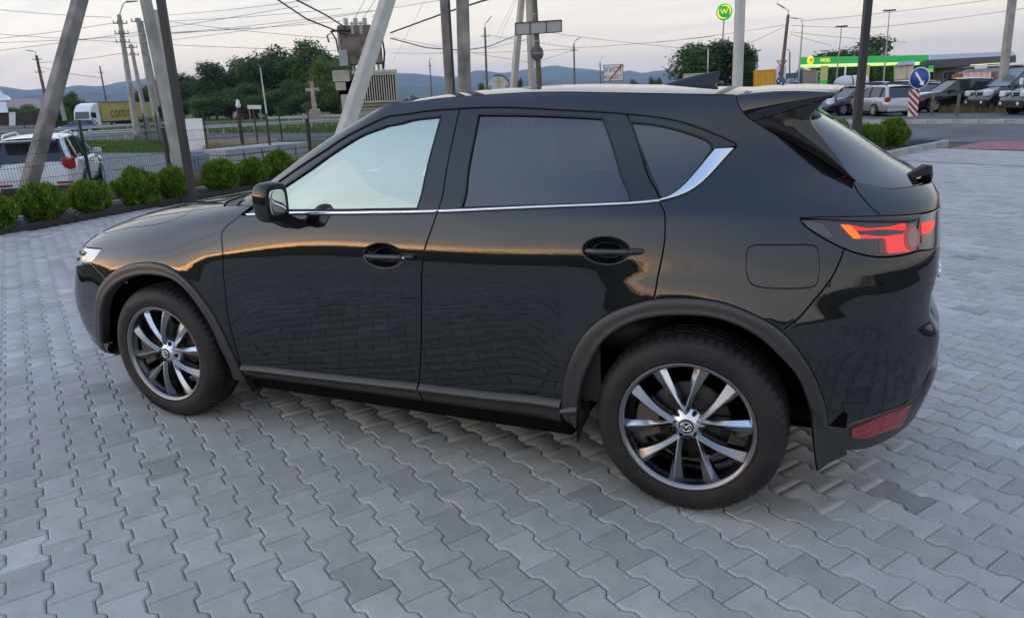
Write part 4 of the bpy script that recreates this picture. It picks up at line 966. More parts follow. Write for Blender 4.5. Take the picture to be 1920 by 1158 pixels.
def pocket_mesh():
    mb = MB(); mb.lathe([(.0135, .0745), (.012, .070), (.0, .069)], 16, axis='y'); me = mb.mesh('nut_pocket'); me.materials.append(dark_in); return me
def disc_mesh():
    mb = MB(); mb.lathe([(.06, .028), (.085, .030), (.158, .030), (.160, .027), (.160, .012)], 48, axis='y'); me = mb.mesh('brake_disc'); me.materials.append(steel_m); return me
def caliper_mesh():
    mb = MB(); mb.prism([(.11*math.cos(a), .11*math.sin(a)) for a in np.linspace(-.45, .45, 8)]+[(.195*math.cos(a), .195*math.sin(a)) for a in np.linspace(.45, -.45, 8)], .05, lambda q: (q[0], -q[2], q[1]), z0=.02)
    me = mb.mesh('brake_caliper'); me.materials.append(mat('cast_iron', (.10, .085, .07), .6, metal=.6)); return me
me_hub, me_cap, me_emb, me_nut, me_poc, me_disc, me_cal = hub_mesh(), cap_mesh(), emblem_mesh(), nut_mesh(), pocket_mesh(), disc_mesh(), caliper_mesh()
def sidewall_text(body, r, a_mid, size):
    me = text_mesh(body, size, .0008); k = len(me.vertices); co = np.zeros(k*3); me.vertices.foreach_get('co', co); co = co.reshape(-1, 3)
    a = a_mid-co[:, 0]/r; rr_ = r+co[:, 1]; y = -.1136-co[:, 2]+np.clip((rr_-.30), 0, 1)*.16
    me.vertices.foreach_set('co', np.stack([rr_*np.cos(a), y, rr_*np.sin(a)], 1).astype(np.float32).ravel()); me.materials.append(mat('tyre_lettering', (.004, .004, .004), .35)); return me
me_txt = sidewall_text('UNIROYAL', .312, math.radians(90), .030)
def wheel(x, y, rot, side, txt_a=0, steer=0):
    h = bpy.data.objects.new('wheel', None); COL.objects.link(h); h.parent = car; h.location = (x, y, .3575); h.empty_display_size = .1
    h.rotation_euler = (0, rot, steer) if side < 0 else (0, rot, PI+steer)
    def add(nm, me, a=0):
        o = link(nm, me, h); o.rotation_euler = (0, a, 0); return o
    t_ = add('tyre', me_tyre); add('rim', me_rim); add('rim_lip', me_lip)
    for k in range(5):
        for me in me_sp: add('spoke', me, -PI/2+k*2*PI/5)
        a = PI/2-PI/5+k*2*PI/5+0
        o = add('wheel_nut', me_nut); o.location = (.0555*math.cos(a), 0, .0555*math.sin(a))
        o = add('nut_pocket', me_poc); o.location = (.0555*math.cos(a), -.0015, .0555*math.sin(a))
    add('hub', me_hub); add('centre_cap', me_cap); add('emblem', me_emb, -rot); add('brake_disc', me_disc)
    o = add('brake_caliper', me_cal, math.radians(180)-rot); add('sidewall_lettering', me_txt, -rot+txt_a)
    return h
wheel(-1.35, -.797, math.radians(-9), -1, math.radians(200)); wheel(1.35, -.797, math.radians(-8), -1, math.radians(3))
wheel(-1.35, .797, .3, 1); wheel(1.35, .797, 1.1, 1)
# --- wheel wells and underside
for cx_ in (-1.35, 1.35):
    mb = MB(); mb.lathe([(.468, .775), (.468, .50), (.02, .50)], 40, (cx_, 0, .36), 'y', a0=math.radians(8), a1=math.radians(172)); mir(mb.build('wheel_well', dark_in, car))
mb = MB()
mb.box((0, 0, .27), (1.75, 1.66, .10)); mb.box((0, 0, .33), (4.1, .98, .18)); mb.box((1.95, 0, .38), (.2, .8, .2)); mb.box((-2.1, 0, .34), (.25, 1.2, .2)); mb.build('underbody', dark_in, car)
# --- cabin
cabin = []
mb = MB()
# inner door skins and floor, dark
P_in = [[S(phi_of(x, z), z, -.07) for z in np.linspace(.36, 1.09, 6)] for x in np.linspace(-.85, 1.0, 12)]
mb.grid(P_in); mir(mb.build('door_lining', mat('door_card', (.03, .029, .028), .6), car))
mb = MB(); mb.box((.5, 0, .40), (2.8, 1.5, .05)); mb.build('cabin_floor', dark_in, car)
mb = MB(); mb.grid([[(x, y, float(zd_(x))-.03+.025*(1-(y/.55)**2)) for y in np.linspace(-.55, .55, 7)] for x in np.linspace(.05, 1.6, 8)]); mb.build('headlining', mat('headlining_cloth', (.22, .21, .20), .9), car)
G = []
for y in np.linspace(-.70, .70, 9):
    G.append([(-1.02, y, 1.10), (-.78, y, 1.125), (-.55, y, 1.105), (-.50, y, 1.06), (-.56, y, .90), (-.60, y, .62)])
mb = MB(); mb.grid(G); mb.build('dashboard', mat('dash_plastic', (.014, .014, .015), .55), car)
mb = MB(); mb.box((-.52, 0.02, 1.15), (.025, .24, .12), bev=.01); mb.build('display_screen', mat('screen_glass', (.006, .006, .008), .1), car)
ringc = np.array([-.36, -.37, .98]); mb = MB(); tl = math.radians(25)
pts = [ringc+np.array([math.sin(tl)*-.185*math.sin(a), .185*math.cos(a), .185*math.sin(a)*math.cos(tl)]) for a in np.linspace(0, 2*PI, 33)]
mb.tube(pts, .015, 8, cap=False); mb.bar(ringc+np.array([0, -.17, 0]), ringc+np.array([0, .17, 0]), .05, .03); mb.bar(ringc, ringc+np.array([-.22, 0, -.05]), .09, .09); mb.build('steering_wheel', seat_m, car)
def rounded(mb, c, r, e=.35, rot=0):
    G = superell((0, 0, 0), r, e, e, 20, 12); ca, sa = math.cos(rot), math.sin(rot)
    x = G[..., 0]*ca+G[..., 2]*sa; z = -G[..., 0]*sa+G[..., 2]*ca; G[..., 0] = x; G[..., 2] = z
    mb.grid(G+np.array(c))
def seat(x, y, wd, nm):
    h = bpy.data.objects.new(nm, None); COL.objects.link(h); h.parent = car; h.location = (x, y, 0)
    m1 = MB(); rounded(m1, (0, 0, .60), (.26, wd, .09)); m1.build('cushion', seat_m, h)
    m1 = MB(); rounded(m1, (.30, 0, .90), (.075, wd*.95, .32), .4, math.radians(16)); m1.build('backrest', seat_m, h)
    return h
def headrest(h, x, y, z):
    m1 = MB(); rounded(m1, (x, y, z), (.045, .125, .095), .5, math.radians(10)); m1.tube([(x-.01, y-.05, z-.2), (x, y-.05, z)], .007, 6); m1.tube([(x-.01, y+.05, z-.2), (x, y+.05, z)], .007, 6); m1.build('headrest', seat_m, h)
for y in (-.37, .37): h = seat(.10, y, .25, 'front_seat'); headrest(h, .42, 0, 1.29)
h = seat(.95, 0, .62, 'rear_seat')
for y in (-.42, 0, .42): headrest(h, .42, y, 1.24)
mb = MB(); rounded(mb, (-.22, 0, 1.42), (.02, .12, .035), .4); mb.bar((-.25, 0, 1.44), (-.27, 0, 1.52), .02, .02); mb.build('interior_mirror', MATS['dash_plastic'], car)
mb = MB(); mb.box((1.62, 0, .72), (.75, 1.2, .6)); mb.build('boot_lining', dark_in, car)

# ------------------------------------------------------------------ ground sheets beyond the yard
ZL, ZR = -.40, -.06
def gsheet(name, pix, z, m, lift=.004):
    pts = [gp(px, py, z) for px, py in pix]; mb = MB(); mb.add([(p[0], p[1], z+lift) for p in pts], [list(range(len(pts)))])
    me = mb.mesh(name); bm = bmesh.new(); bm.from_mesh(me); bmesh.ops.recalc_face_normals(bm, faces=bm.faces)
    if sum(f.normal.z for f in bm.faces) < 0: bmesh.ops.reverse_faces(bm, faces=bm.faces)
    bmesh.ops.triangulate(bm, faces=bm.faces); bm.to_mesh(me); bm.free()
    o = link(name, me, None, m); tag(o, kind='structure'); return o
grass_m = mat('mown_grass', (.115, .185, .028), .95, noise=.45, nscale=.9, bump=.6, bscale=8, ndetail=8, col2=(.20, .235, .055))
dry_m = mat('dry_grass_soil', (.20, .165, .085), .95, noise=.45, nscale=1.2, bump=.6, bscale=10, ndetail=8)
gsheet('gravel_lot', [(-260, 420), (-260, 300), (160, 288), (350, 286), (660, 268), (700, 320), (330, 372)], ZL, gravel_m)
gsheet('side_road', [(-260, 275), (40, 242), (160, 253), (345, 252), (700, 237), (700, 262), (345, 266), (160, 266), (-260, 320)], ZL, asphalt, .006)
gsheet('verge', [(150, 266), (345, 264), (345, 286), (150, 288)], ZL, grass_m, .008)
gsheet('verge', [(380, 262), (520, 258), (520, 268), (380, 274)], ZL, dry_m, .009)
gsheet('verge', [(120, 240), (345, 239), (700, 221), (700, 238), (345, 252), (120, 253)], ZL, grass_m, .009)
gsheet('main_road', [(-200, 243), (-200, 264), (345, 238), (700, 219), (1000, 203), (1000, 191), (700, 203), (345, 221)], ZL, asphalt, .010)
gsheet('verge', [(320, 219), (700, 211), (700, 221), (320, 232)], ZL, grass_m, .012)
# right-hand side
D1 = np.array([2.6, -1.2]); D1 /= np.linalg.norm(D1); D2 = np.array([-D1[1], D1[0]])
def rsheet(name, o_, a0, a1, b0, b1, m, z):
    "a strip along the road direction: a runs along it, b across it"
    o_ = np.array(o_); q = [o_+D1*a+D2*b for a, b in ((a0, b0), (a1, b0), (a1, b1), (a0, b1))]
    mb = MB(); mb.add([(x, y, z) for x, y in q], [[0, 1, 2, 3]]); o = mb.build(name, m); tag(o, kind='structure'); return o
RO = (4.3, 17.1)
rsheet('red_pavement', RO, -.05, 40, 0, 2.6, red_m, .001)
rsheet('road', RO, -9, 60, 2.6, 12.2, asphalt, -.045)
rsheet('road', RO, -18, 60, 13.6, 26, asphalt, -.041)
rsheet('parking_lot', RO, -30, 60, 28.5, 110, asphalt, -.043)
gsheet('verge', [(1745, 211), (2000, 213), (2000, 196), (1800, 203), (1750, 207)], -.042, dry_m, .004)
for b0, a0, a1 in ((12.6, 3.2, 40),): rsheet('road_line', RO, a0, a1, b0-.75, b0-.60, white_m, -.040)
# traffic island with its kerb stones
def kerb_line(name, label, p0, p1, n, h, wd, m, paint_at=()):
    t = thing(name, label, 'kerb', tuple(p0)+(0,)); p0, p1 = np.array(p0, float), np.array(p1, float); d = (p1-p0)/n; rz = math.atan2(d[1], d[0]); L = np.hypot(*d)
    for i in range(n):
        mb = MB(); mb.box((0, 0, h/2-.05), (L-.012, wd, h+.1), bev=.018); o = mb.build('kerb_stone', white_m if i in paint_at else m, t)
        c = d*(i+.5); o.location = (c[0], c[1], random.uniform(-.004, .004)); o.rotation_euler = (0, 0, rz+random.gauss(0, .003))
    return t
isl = lambda a, b: tuple(np.array(RO)+D1*a+D2*b)
rsheet('traffic_island', RO, -14, 3.4, 12.4, 13.5, dry_m, .05)
kerb_line('island_kerb', 'low concrete kerb of the traffic island, one stone painted white', isl(-12, 12.3), isl(4.0, 12.3), 18, .12, .18, conc_edge, (14, 15))
kerb_line('bed_kerb', 'pale concrete kerb around the gravel bed by the right-hand shrubs', (1.75, 12.2), (4.30, 18.1), 7, .14, .14, conc_edge)
kerb_line('bed_edging', 'dark edging board along the bed of the round shrubs', (-8.95, -2.0), (-8.95, 12.2), 14, .09, .05, mat('tarred_board', (.035, .032, .03), .8))
kerb_line('rear_edging', 'thin concrete edging strip behind the round shrubs', (-9.95, -2.0), (-9.95, 12.2), 14, .10, .06, conc_edge)
def plane(name, q, z, m):
    mb = MB(); mb.add([(x, y, z) for x, y in q], [list(range(len(q)))]); o = mb.build(name, m); tag(o, kind='structure'); return o
plane('planting_bed', [(-9.93, -2), (-8.97, -2), (-8.97, 12.2), (-9.93, 12.2)], .03, bed_m)
plane('planting_bed', [(1.6, 12.4), (2.8, 15.1), (4.2, 18.1), (4.1, 20), (-3, 22), (-3, 12.4)], .06, bed_m)
plane('drain_slot', [(3.0, 14.0), (6.9, 11.35), (6.92, 11.38), (3.02, 14.03)], .003, sand_m)
# ------------------------------------------------------------------ hills far away
hill_m = mat('forest_hills', (.065, .085, .080), .95, noise=.4, nscale=.004, ndetail=8)
def ridge(name, pts, D, back):
    xs_ = np.linspace(pts[0][0], pts[-1][0], 260); ys_ = pchip(*zip(*pts))(xs_)
    r = np.random.default_rng(int(D)); n1 = np.interp(np.arange(260), np.arange(0, 260, 4), r.normal(0, 1, 65))*.7+r.normal(0, .25, 260)
    rows = []
    for px, py, j in zip(xs_, ys_, n1):
        p = vp(px, py+j*.5, D); d = np.array([p[0]-CAM[0], p[1]-CAM[1]]); u = d/np.linalg.norm(d); row = []
        for k, (f, hh) in enumerate(((0, 1), (.25, .80), (.5, .52), (.75, .25), (1, 0))):
            q = p[:2]-u*back*f; row.append((q[0], q[1], p[2]*hh*(1+.08*math.sin(px*.05+k*2.1)*(0 < k < 4))-2*(k == 4)))
        rows.append(row)
    mb = MB(); mb.grid(rows); o = mb.build(name, hill_m); tag(o, kind='structure')
ridge('hills', [(-500, 175), (-200, 158), (0, 162), (50, 169), (82, 167), (115, 165), (150, 160), (180, 162), (200, 160), (225, 154), (250, 152), (275, 147), (300, 144), (360, 150), (480, 147), (620, 140), (743, 137), (779, 138), (809, 142), (858, 144), (884, 135), (898, 132), (918, 134), (938, 137), (958, 135), (987, 130), (1015, 127), (1042, 123), (1067, 127), (1109, 130), (1130, 133), (1172, 135), (1182, 132), (1203, 137.5), (1234, 133), (1300, 132), (1400, 138), (1520, 146), (1700, 142), (2000, 132), (2400, 118)], 6500, 2400)
ridge('hills', [(-500, 205), (-200, 196), (0, 188), (15, 187), (50, 181), (75, 178), (160, 175), (175, 174), (207, 178), (225, 172), (240, 172), (300, 178), (500, 172), (743, 160), (850, 163), (1000, 150), (1100, 152), (1250, 147), (1400, 150), (1700, 150), (2400, 122)], 3300, 1300)
# ------------------------------------------------------------------ trees
def leaf_cloud(seed, n, lobes, leaf, flat=.0):
    "many leaf-sized faces spread over overlapping lobes inside a unit crown"
    r = np.random.default_rng(seed); w_ = np.array([l[3]**2 for l in lobes]); w_ = w_/w_.sum(); k = r.choice(len(lobes), n, p=w_)
    d = r.normal(size=(n, 3)); d /= np.linalg.norm(d, axis=1, keepdims=True); rad = r.random(n)**.35
    L = np.array(lobes); c = L[k, :3]+d*rad[:, None]*L[k, 3:4]*(1+.22*r.normal(size=n)[:, None]*.6)
    nrm = d+r.normal(0, .6, (n, 3)); nrm /= np.linalg.norm(nrm, axis=1, keepdims=True)
    a = np.cross(nrm, r.normal(size=(n, 3))); a /= np.linalg.norm(a, axis=1, keepdims=True); b = np.cross(nrm, a)
    s = leaf*(.55+.9*r.random(n))[:, None]
    V = np.stack([c-a*s, c+b*s*.55, c+a*s, c-b*s*.55], 1).reshape(-1, 3); F = np.arange(4*n).reshape(-1, 4)
    return V, F
def leaf_mat(name, c1, c2, sc):
    m = bpy.data.materials.new(name); m.use_nodes = True; t = m.node_tree; b = t.nodes['Principled BSDF']; b.inputs['Roughness'].default_value = .6; b.inputs['Specular IOR Level'].default_value = .25
    g = t.nodes.new('ShaderNodeNewGeometry'); r = t.nodes.new('ShaderNodeValToRGB'); n = t.nodes.new('ShaderNodeTexNoise'); n.inputs['Scale'].default_value = sc; n.inputs['Detail'].default_value = 4
    t.links.new(g.outputs['Position'], n.inputs['Vector']); ad = t.nodes.new('ShaderNodeMath'); ad.operation = 'MULTIPLY_ADD'; ad.inputs[1].default_value = .45
    t.links.new(g.outputs['Random Per Island'], ad.inputs[0]); sb = t.nodes.new('ShaderNodeMath'); sb.operation = 'SUBTRACT'; sb.inputs[1].default_value = .22; t.links.new(n.outputs[0], sb.inputs[0]); t.links.new(sb.outputs[0], ad.inputs[2])
    t.links.new(ad.outputs[0], r.inputs[0]); e = r.color_ramp.elements; e[0].position, e[0].color = .25, (*c1, 1); e[1].position, e[1].color = .75, (*c2, 1)
    t.links.new(r.outputs[0], b.inputs['Base Color'])
    tr = t.nodes.new('ShaderNodeBsdfTranslucent'); t.links.new(r.outputs[0], tr.inputs[0]); mx = t.nodes.new('ShaderNodeMixShader'); mx.inputs[0].default_value = .3
    t.links.new(b.outputs[0], mx.inputs[1]); t.links.new(tr.outputs[0], mx.inputs[2]); t.links.new(mx.outputs[0], t.nodes['Material Output'].inputs[0])
    MATS[name] = m; return m
leaf_dark = leaf_mat('leaf_dark', (.028, .062, .020), (.080, .145, .040), .35)
leaf_mid = leaf_mat('leaf_mid', (.040, .088, .022), (.11, .19, .045), .35)
leaf_light = leaf_mat('leaf_light', (.062, .12, .022), (.16, .25, .05), .35)
bark = mat('bark', (.07, .055, .04), .9, noise=.4, nscale=6, bump=.5)
CROWNS = []
for sd in range(4):
    r = random.Random(sd+40); lob = [(0, 0, .05, .62)]
    for k in range(13):
        a = r.uniform(0, 2*PI); z = r.uniform(-.65, .72); q = math.sqrt(max(.05, 1-z*z))*r.uniform(.42, .78); lob.append((q*math.cos(a), q*math.sin(a), z*.95, r.uniform(.24, .42)))
    V, F = leaf_cloud(sd, 15000, lob, .036); me = fast_mesh('crown', V, F); me.materials.append(leaf_dark); CROWNS.append(me)
def trunk_mesh(h, r):
    mb = MB(); mb.tube([(0, 0, -.3), (.02*h, 0, h*.3), (-.01*h, .02*h, h*.6), (0, 0, h)], [r, r*.8, r*.6, r*.3], 8)
    for k in range(5):
        a = k*2.4; z = h*(.45+.08*k); mb.tube([(0, 0, z), (math.cos(a)*h*.13, math.sin(a)*h*.13, z+h*.12), (math.cos(a)*h*.26, math.sin(a)*h*.26, z+h*.17)], [r*.4, r*.25, r*.1], 5)
    return mb
def tree(label, px, base, top, dist, wpx, m, k, name='broadleaf_tree', group=None, trunk=.05):
    b = vp(px, base, dist); zt = vp(px, top, dist)[2]; z0 = zg(b[0], b[1]); H = zt-z0; R = wpx/2*dist/FPX
    t = thing(name, label, 'tree', (b[0], b[1], z0), random.uniform(0, 6), group)
    trunk_mesh(H*.75, max(.12, H*.022)).build('trunk', bark, t)
    hz = H*(1-trunk)/2; o = bpy.data.objects.new('crown', CROWNS[k % 4]); COL.objects.link(o); o.parent = t; o.location = (0, 0, H*trunk+hz*1.0); o.scale = (R*1.22, R*1.22, hz*1.08); o.rotation_euler = (0, 0, k*1.3)
    o.material_slots[0].link = 'OBJECT'; o.material_slots[0].material = m; return t
tree('dark broad tree at the left end of the roadside wood, behind the lamp post', 338, 210, 134, 185, 110, leaf_dark, 0)
tree('low dark tree far down the road, just right of the black lamp post', 318, 210, 150, 230, 90, leaf_dark, 1)
tree('rounded tree left of the three road lamps in front of the wood', 405, 208, 120, 170, 108, leaf_dark, 2)
tree('dark tree of the wood, right behind the small double lamp', 452, 206, 116, 175, 108, leaf_dark, 3)
tree('tallest pointed dark tree above the tall white street lamp', 505, 205, 88, 165, 120, leaf_dark, 1, trunk=.05)
tree('dark tree filling the wood between two white street lamps', 545, 203, 104, 175, 104, leaf_dark, 0, trunk=.05)
tree('high leafy crown over the stone crucifix', 592, 202, 80, 160, 120, leaf_mid, 2, trunk=.05)
tree('bright green tree just left of the transformer', 628, 200, 104, 140, 84, leaf_light, 3, trunk=.06)
tree('slim green tree at the right edge of the wood', 668, 198, 128, 150, 70, leaf_mid, 0, trunk=.06)
tree('small dark undergrowth tree behind the crucifix', 565, 206, 150, 150, 90, leaf_mid, 1, trunk=.02)
tree('small undergrowth tree under the tall wood, by the left road lamp', 480, 208, 155, 158, 110, leaf_mid, 3, trunk=.02)
for i_, (px, top, dist, wpx, mm, k, lb) in enumerate(((365, 140, 200, 90, 'd', 3, 'dark tree filling the wood left of the white van'), (430, 128, 180, 90, 'd', 0, 'mid-green tree in the wood above the dark red car'), (478, 112, 178, 90, 'm', 2, 'mid-green tree in the wood right of the post lantern'), (528, 100, 172, 90, 'd', 3, 'dark tree in the wood, right of the tall white lamp'), (572, 92, 168, 96, 'm', 1, 'dark green tree top between the tallest tree and the crucifix crown'), (612, 88, 165, 96, 'm', 0, 'green tree top between the crucifix crown and the transformer'), (390, 172, 160, 80, 'm', 1, 'low bushy tree at the wood edge left of the post lantern'), (432, 172, 158, 80, 'd', 2, 'low bushy tree at the wood edge behind the post lantern'), (520, 165, 150, 90, 'm', 0, 'low bushy tree at the wood edge right of the tall white lamp'), (610, 160, 140, 90, 'm', 2, 'low bushy tree at the wood edge right of the crucifix'), (645, 150, 138, 70, 'l', 3, 'light low tree at the wood edge under the transformer'))):
    tree(lb, px, 208-(px-340)*.02, top, dist, wpx, {'d': leaf_dark, 'm': leaf_mid, 'l': leaf_light}[mm], k, trunk=.02)
tree('dark tree behind the leaning concrete poles on the left', 286, 214, 152, 190, 70, leaf_dark, 2)
tree('small tree behind the white lorry cab', 136, 222, 172, 150, 40, leaf_mid, 1, trunk=.1)
tree('bushy tree left of the blue car', 112, 224, 192, 140, 36, leaf_light, 0, trunk=.02)
tree('broad dark oak right of centre, behind the car roof antenna', 1318, 178, 74, 95, 172, leaf_dark, 3, trunk=.10)
tree('narrow dark tree right behind the white concrete pole', 1396, 176, 82, 92, 46, leaf_dark, 1, trunk=.02)
tree('big dark tree standing behind the green filling station canopy', 1604, 168, 72, 150, 130, leaf_dark, 2, trunk=.03)
tree('bushy tree under the canopy, left of the second column', 1582, 170, 118, 140, 62, leaf_dark, 0, trunk=.02)
tree('dark tree between the canopy and the beige hut', 1668, 168, 112, 135, 60, leaf_mid, 3, trunk=.02)
tree('leafy shrub tree behind the beige container', 1508, 168, 128, 140, 46, leaf_mid, 1, trunk=.02)
tree('small tree behind the shining church cupola', 62, 226, 190, 260, 40, leaf_dark, 2, trunk=.03)
tree('hedge-like tree behind the brown fence', 42, 222, 196, 180, 60, leaf_light, 1, trunk=.02)
tree('small round tree by the arched monument', 905, 190, 157, 110, 28, leaf_mid, 2, trunk=.02)
tree('slender young tree right of the arched monument', 973, 188, 142, 110, 22, leaf_mid, 0, trunk=.05)
tree('low green clump right of the town sign', 1190, 182, 149, 130, 26, leaf_mid, 1, trunk=.02)
tree('small pointed tree left of the broad oak', 1228, 182, 143, 130, 22, leaf_mid, 3, trunk=.02)
V, F = leaf_cloud(99, 9000, [(x, random.uniform(-.1, .1), random.uniform(-.2, .25), random.uniform(.35, .6)) for x in np.linspace(-9, 9, 40)], .09)
me = fast_mesh('hedgerow', V, F); me.materials.append(leaf_mid)
for px, py, D, s, rz in ((780, 186, 210, 5.0, .2), (90, 220, 260, 5.0, .3)):
    p = vp(px, py, D); o = bpy.data.objects.new('hedgerow', me); COL.objects.link(o); o.location = (p[0], p[1], zg(p[0], p[1])+1.2); o.scale = (s*.9, 2.5, 3.2 if px > 500 else 2.4); o.rotation_euler = (0, 0, rz); o['kind'] = 'stuff'
# tree line behind the viewer, seen mirrored in the doors
V, F = leaf_cloud(5, 42000, [(math.cos(a)*1.0, math.sin(a)*1.0, random.uniform(-.012, .03)*(1+.6*math.sin(a*9)), random.uniform(.022, .05)) for a in np.linspace(math.radians(165), math.radians(352), 210)], .0032)
me = fast_mesh('distant_wood', V, F); me.materials.append(leaf_dark); o = link('distant_wood', me); o.scale = (150, 150, 58); o.location = (0, 0, 1.0); o['kind'] = 'stuff'
# ------------------------------------------------------------------ filling station and shops on the right
def facing(px):  # unit vectors of the view at this column: sideways (to the right) and away
    d = ray(px, 180); a = np.array([d[0], d[1]]); a /= np.linalg.norm(a); return np.array([a[1], -a[0]]), a
green = mat('signal_green', (.015, .36, .075), .4, emit=(.01, .30, .06), es=.35); yellow = mat('sign_yellow', (.85, .70, .03), .5, emit=(.9, .75, .04), es=.5)
strip_lit = mat('lit_strip', (.9, .95, .5), .4, emit=(.75, 1, .35), es=.55); cream = mat('cream_render', (.62, .55, .44), .8, noise=.1, nscale=1)
greywall = mat('grey_cladding', (.27, .27, .28), .6, noise=.08, nscale=.6); darkfas = mat('dark_fascia', (.085, .085, .10), .5); roofgrey = mat('grey_roof', (.30, .32, .38), .5)
glass_dark = mat('dark_glass', (.02, .025, .03), .06, spec=.8)
def px_quad(mb, pts, depth, push=(0, 0)):
    "solid with a front face through given points (x,y,z), extended away from the viewer"
    p = np.array(pts); u = np.array([*facing(1600)[1], 0])*depth; v = np.vstack([p, p+u]); k = len(p)
    f = [list(range(k)), list(range(k, 2*k))[::-1]]+[[i, k+i, k+(i+1) % k, (i+1) % k] for i in range(k)]
    return mb.add(v, f)
st = thing('filling_station', 'green filling station canopy on two columns with yellow lettering', 'filling station', tuple(gp(1600, 168, ZR)[:2])+(0,)); st.location = (0, 0, 0)
cA = vp(1500, 108, 108); cB = vp(1743, 101, 128)
def canopy_pt(t, z, back=0):
    p = cA*(1-t)+cB*t; u = np.array([*facing(1600)[1]])*back; return np.array([p[0]+u[0], p[1]+u[1], z])
zt0, zb0 = vp(1500, 107.5, 108)[2], vp(1500, 124, 108)[2]
mb = MB(); px_quad(mb, [canopy_pt(0, zb0+.18), canopy_pt(1, zb0+.18), canopy_pt(1, zt0), canopy_pt(0, zt0)], 12); mb.build('canopy', green, st)
mb = MB(); px_quad(mb, [canopy_pt(-.003, zb0, -.06), canopy_pt(1.003, zb0, -.06), canopy_pt(1.003, zb0+.14, -.06), canopy_pt(-.003, zb0+.14, -.06)], 12.1); mb.build('light_strip', strip_lit, st)
for px in (1546, 1631):
    t = (px-1500)/243*.92; b = canopy_pt(t, 0, 3.0); 
    cc = bpy.data.objects.new('column', None); COL.objects.link(cc); cc.parent = st; cc.location = (b[0], b[1], ZR)
    mb = MB(); mb.box((0, 0, (zb0-ZR)*.78), (.95, .95, (zb0-ZR)*.44)); mb.build('column_top', cream, cc)
    mb = MB(); mb.box((0, 0, (zb0-ZR)*.28), (1.0, 1.0, (zb0-ZR)*.56)); mb.build('column_base', green, cc)
    r_, a_ = facing(px); tm = text_mesh('1' if px < 1600 else '2', .55, .01); o = link('number', tm, cc, white_m); o.location = (-a_[0]*.52-.0, -a_[1]*.52, 1.2); o.rotation_euler = (PI/2, 0, math.atan2(r_[1], r_[0]))
d_ = cB-cA; rzc = math.atan2(d_[1], d_[0]); nrm_ = np.array([math.sin(rzc), -math.cos(rzc)])
if nrm_@(CAM[:2]-cA[:2]) < 0: nrm_ = -nrm_
def on_canopy(px): return (px-1500)/243.0*.9
p = canopy_pt(on_canopy(1519), (zt0+zb0)/2+.12); mb = MB(); mb.lathe([(0, .08), (.52, .08), (.60, 0)], 24, axis='y'); o = mb.build('logo_disc', yellow, st); o.location = (p[0]+nrm_[0]*.12, p[1]+nrm_[1]*.12, p[2]); o.rotation_euler = (0, 0, rzc)
tm = text_mesh('W', .75, .02); o = link('logo_letter', tm, st, green); o.location = (p[0]+nrm_[0]*.24, p[1]+nrm_[1]*.24, p[2]); o.rotation_euler = (PI/2, 0, rzc)
p = canopy_pt(on_canopy(1548), (zt0+zb0)/2+.08); tm = text_mesh('WOG', .72, .03); o = link('lettering', tm, st, yellow); o.location = (p[0]+nrm_[0]*.08, p[1]+nrm_[1]*.08, p[2]); o.rotation_euler = (PI/2, 0, rzc)
# pylon with a round sign
p0 = vp(1351, 176, 115); py_ = thing('pylon_sign', 'tall pole carrying a round green and yellow sign', 'sign', (p0[0], p0[1], ZR)); r_, a_ = facing(1351); rzp = math.atan2(r_[1], r_[0])
zc = vp(1357, 23, 115)[2]-ZR; mb = MB(); mb.tube([(0, 0, 0), (0, 0, 7.6)], .24, 12); mb.build('lower_pole', mat('white_steel', (.66, .64, .60), .5), py_); mb = MB(); mb.tube([(0, 0, 7.6), (.06, 0, zc-1)], [.13, .09], 10); mb.build('upper_pole', mat('grey_steel', (.36, .35, .34), .5, metal=.3), py_)
mb = MB(); mb.lathe([(0, .14), (.98, .14), (1.10, .10), (1.10, -.10), (.98, -.14), (0, -.14)], 36, axis='y'); o = mb.build('sign_disc', green, py_); o.location = (.06, 0, zc); o.rotation_euler = (0, 0, rzp)
for s in (0, 1):
    arc = [(.86*math.cos(a), -.17, .86*math.sin(a)*1.0) for a in np.linspace(2.6+s*PI, 5.2+s*PI, 14)]; mb = MB(); mb.tube(arc, [.03+.10*math.sin(PI*i/13) for i in range(14)], 6); q = mb.build('swirl', yellow, o)
tm = text_mesh('W', 1.0, .03); q = link('logo_letter', tm, o, yellow); q.location = (0, -.19, .02); q.rotation_euler = (PI/2, 0, 0)
# station shop: long dark fascia over grey walls
def wall_box(name, mb_pts, depth, m, parent): mb = MB(); px_quad(mb, mb_pts, depth); return mb.build(name, m, parent)
shop = thing('station_shop', 'long grey shop with a dark fascia and a lit edge', 'shop')
W = lambda px, py, d: vp(px, py, d)
wall_box('wall', [W(1738, 160, 118), W(1990, 152, 104), W(1990, 118, 104), W(1738, 130, 118)], 10, greywall, shop)
wall_box('fascia', [W(1736, 130, 116), W(1905, 117, 106), W(1905, 104, 106), W(1736, 113, 116)], 11, darkfas, shop)
wall_box('fascia_light', [W(1760, 127.2, 115.5), W(1884, 118.6, 106), W(1884, 117.4, 106), W(1760, 126, 115.5)], .12, strip_lit, shop)
wall_box('roof', [W(1745, 112.8, 119), W(1905, 104, 109), W(1900, 97, 116), W(1745, 103, 126)], 1, roofgrey, shop)
wall_box('green_panel', [W(1712, 141, 114), W(1738, 139, 114), W(1738, 121, 114), W(1712, 123, 114)], .4, mat('dark_green_panel', (.02, .10, .05), .5), shop)
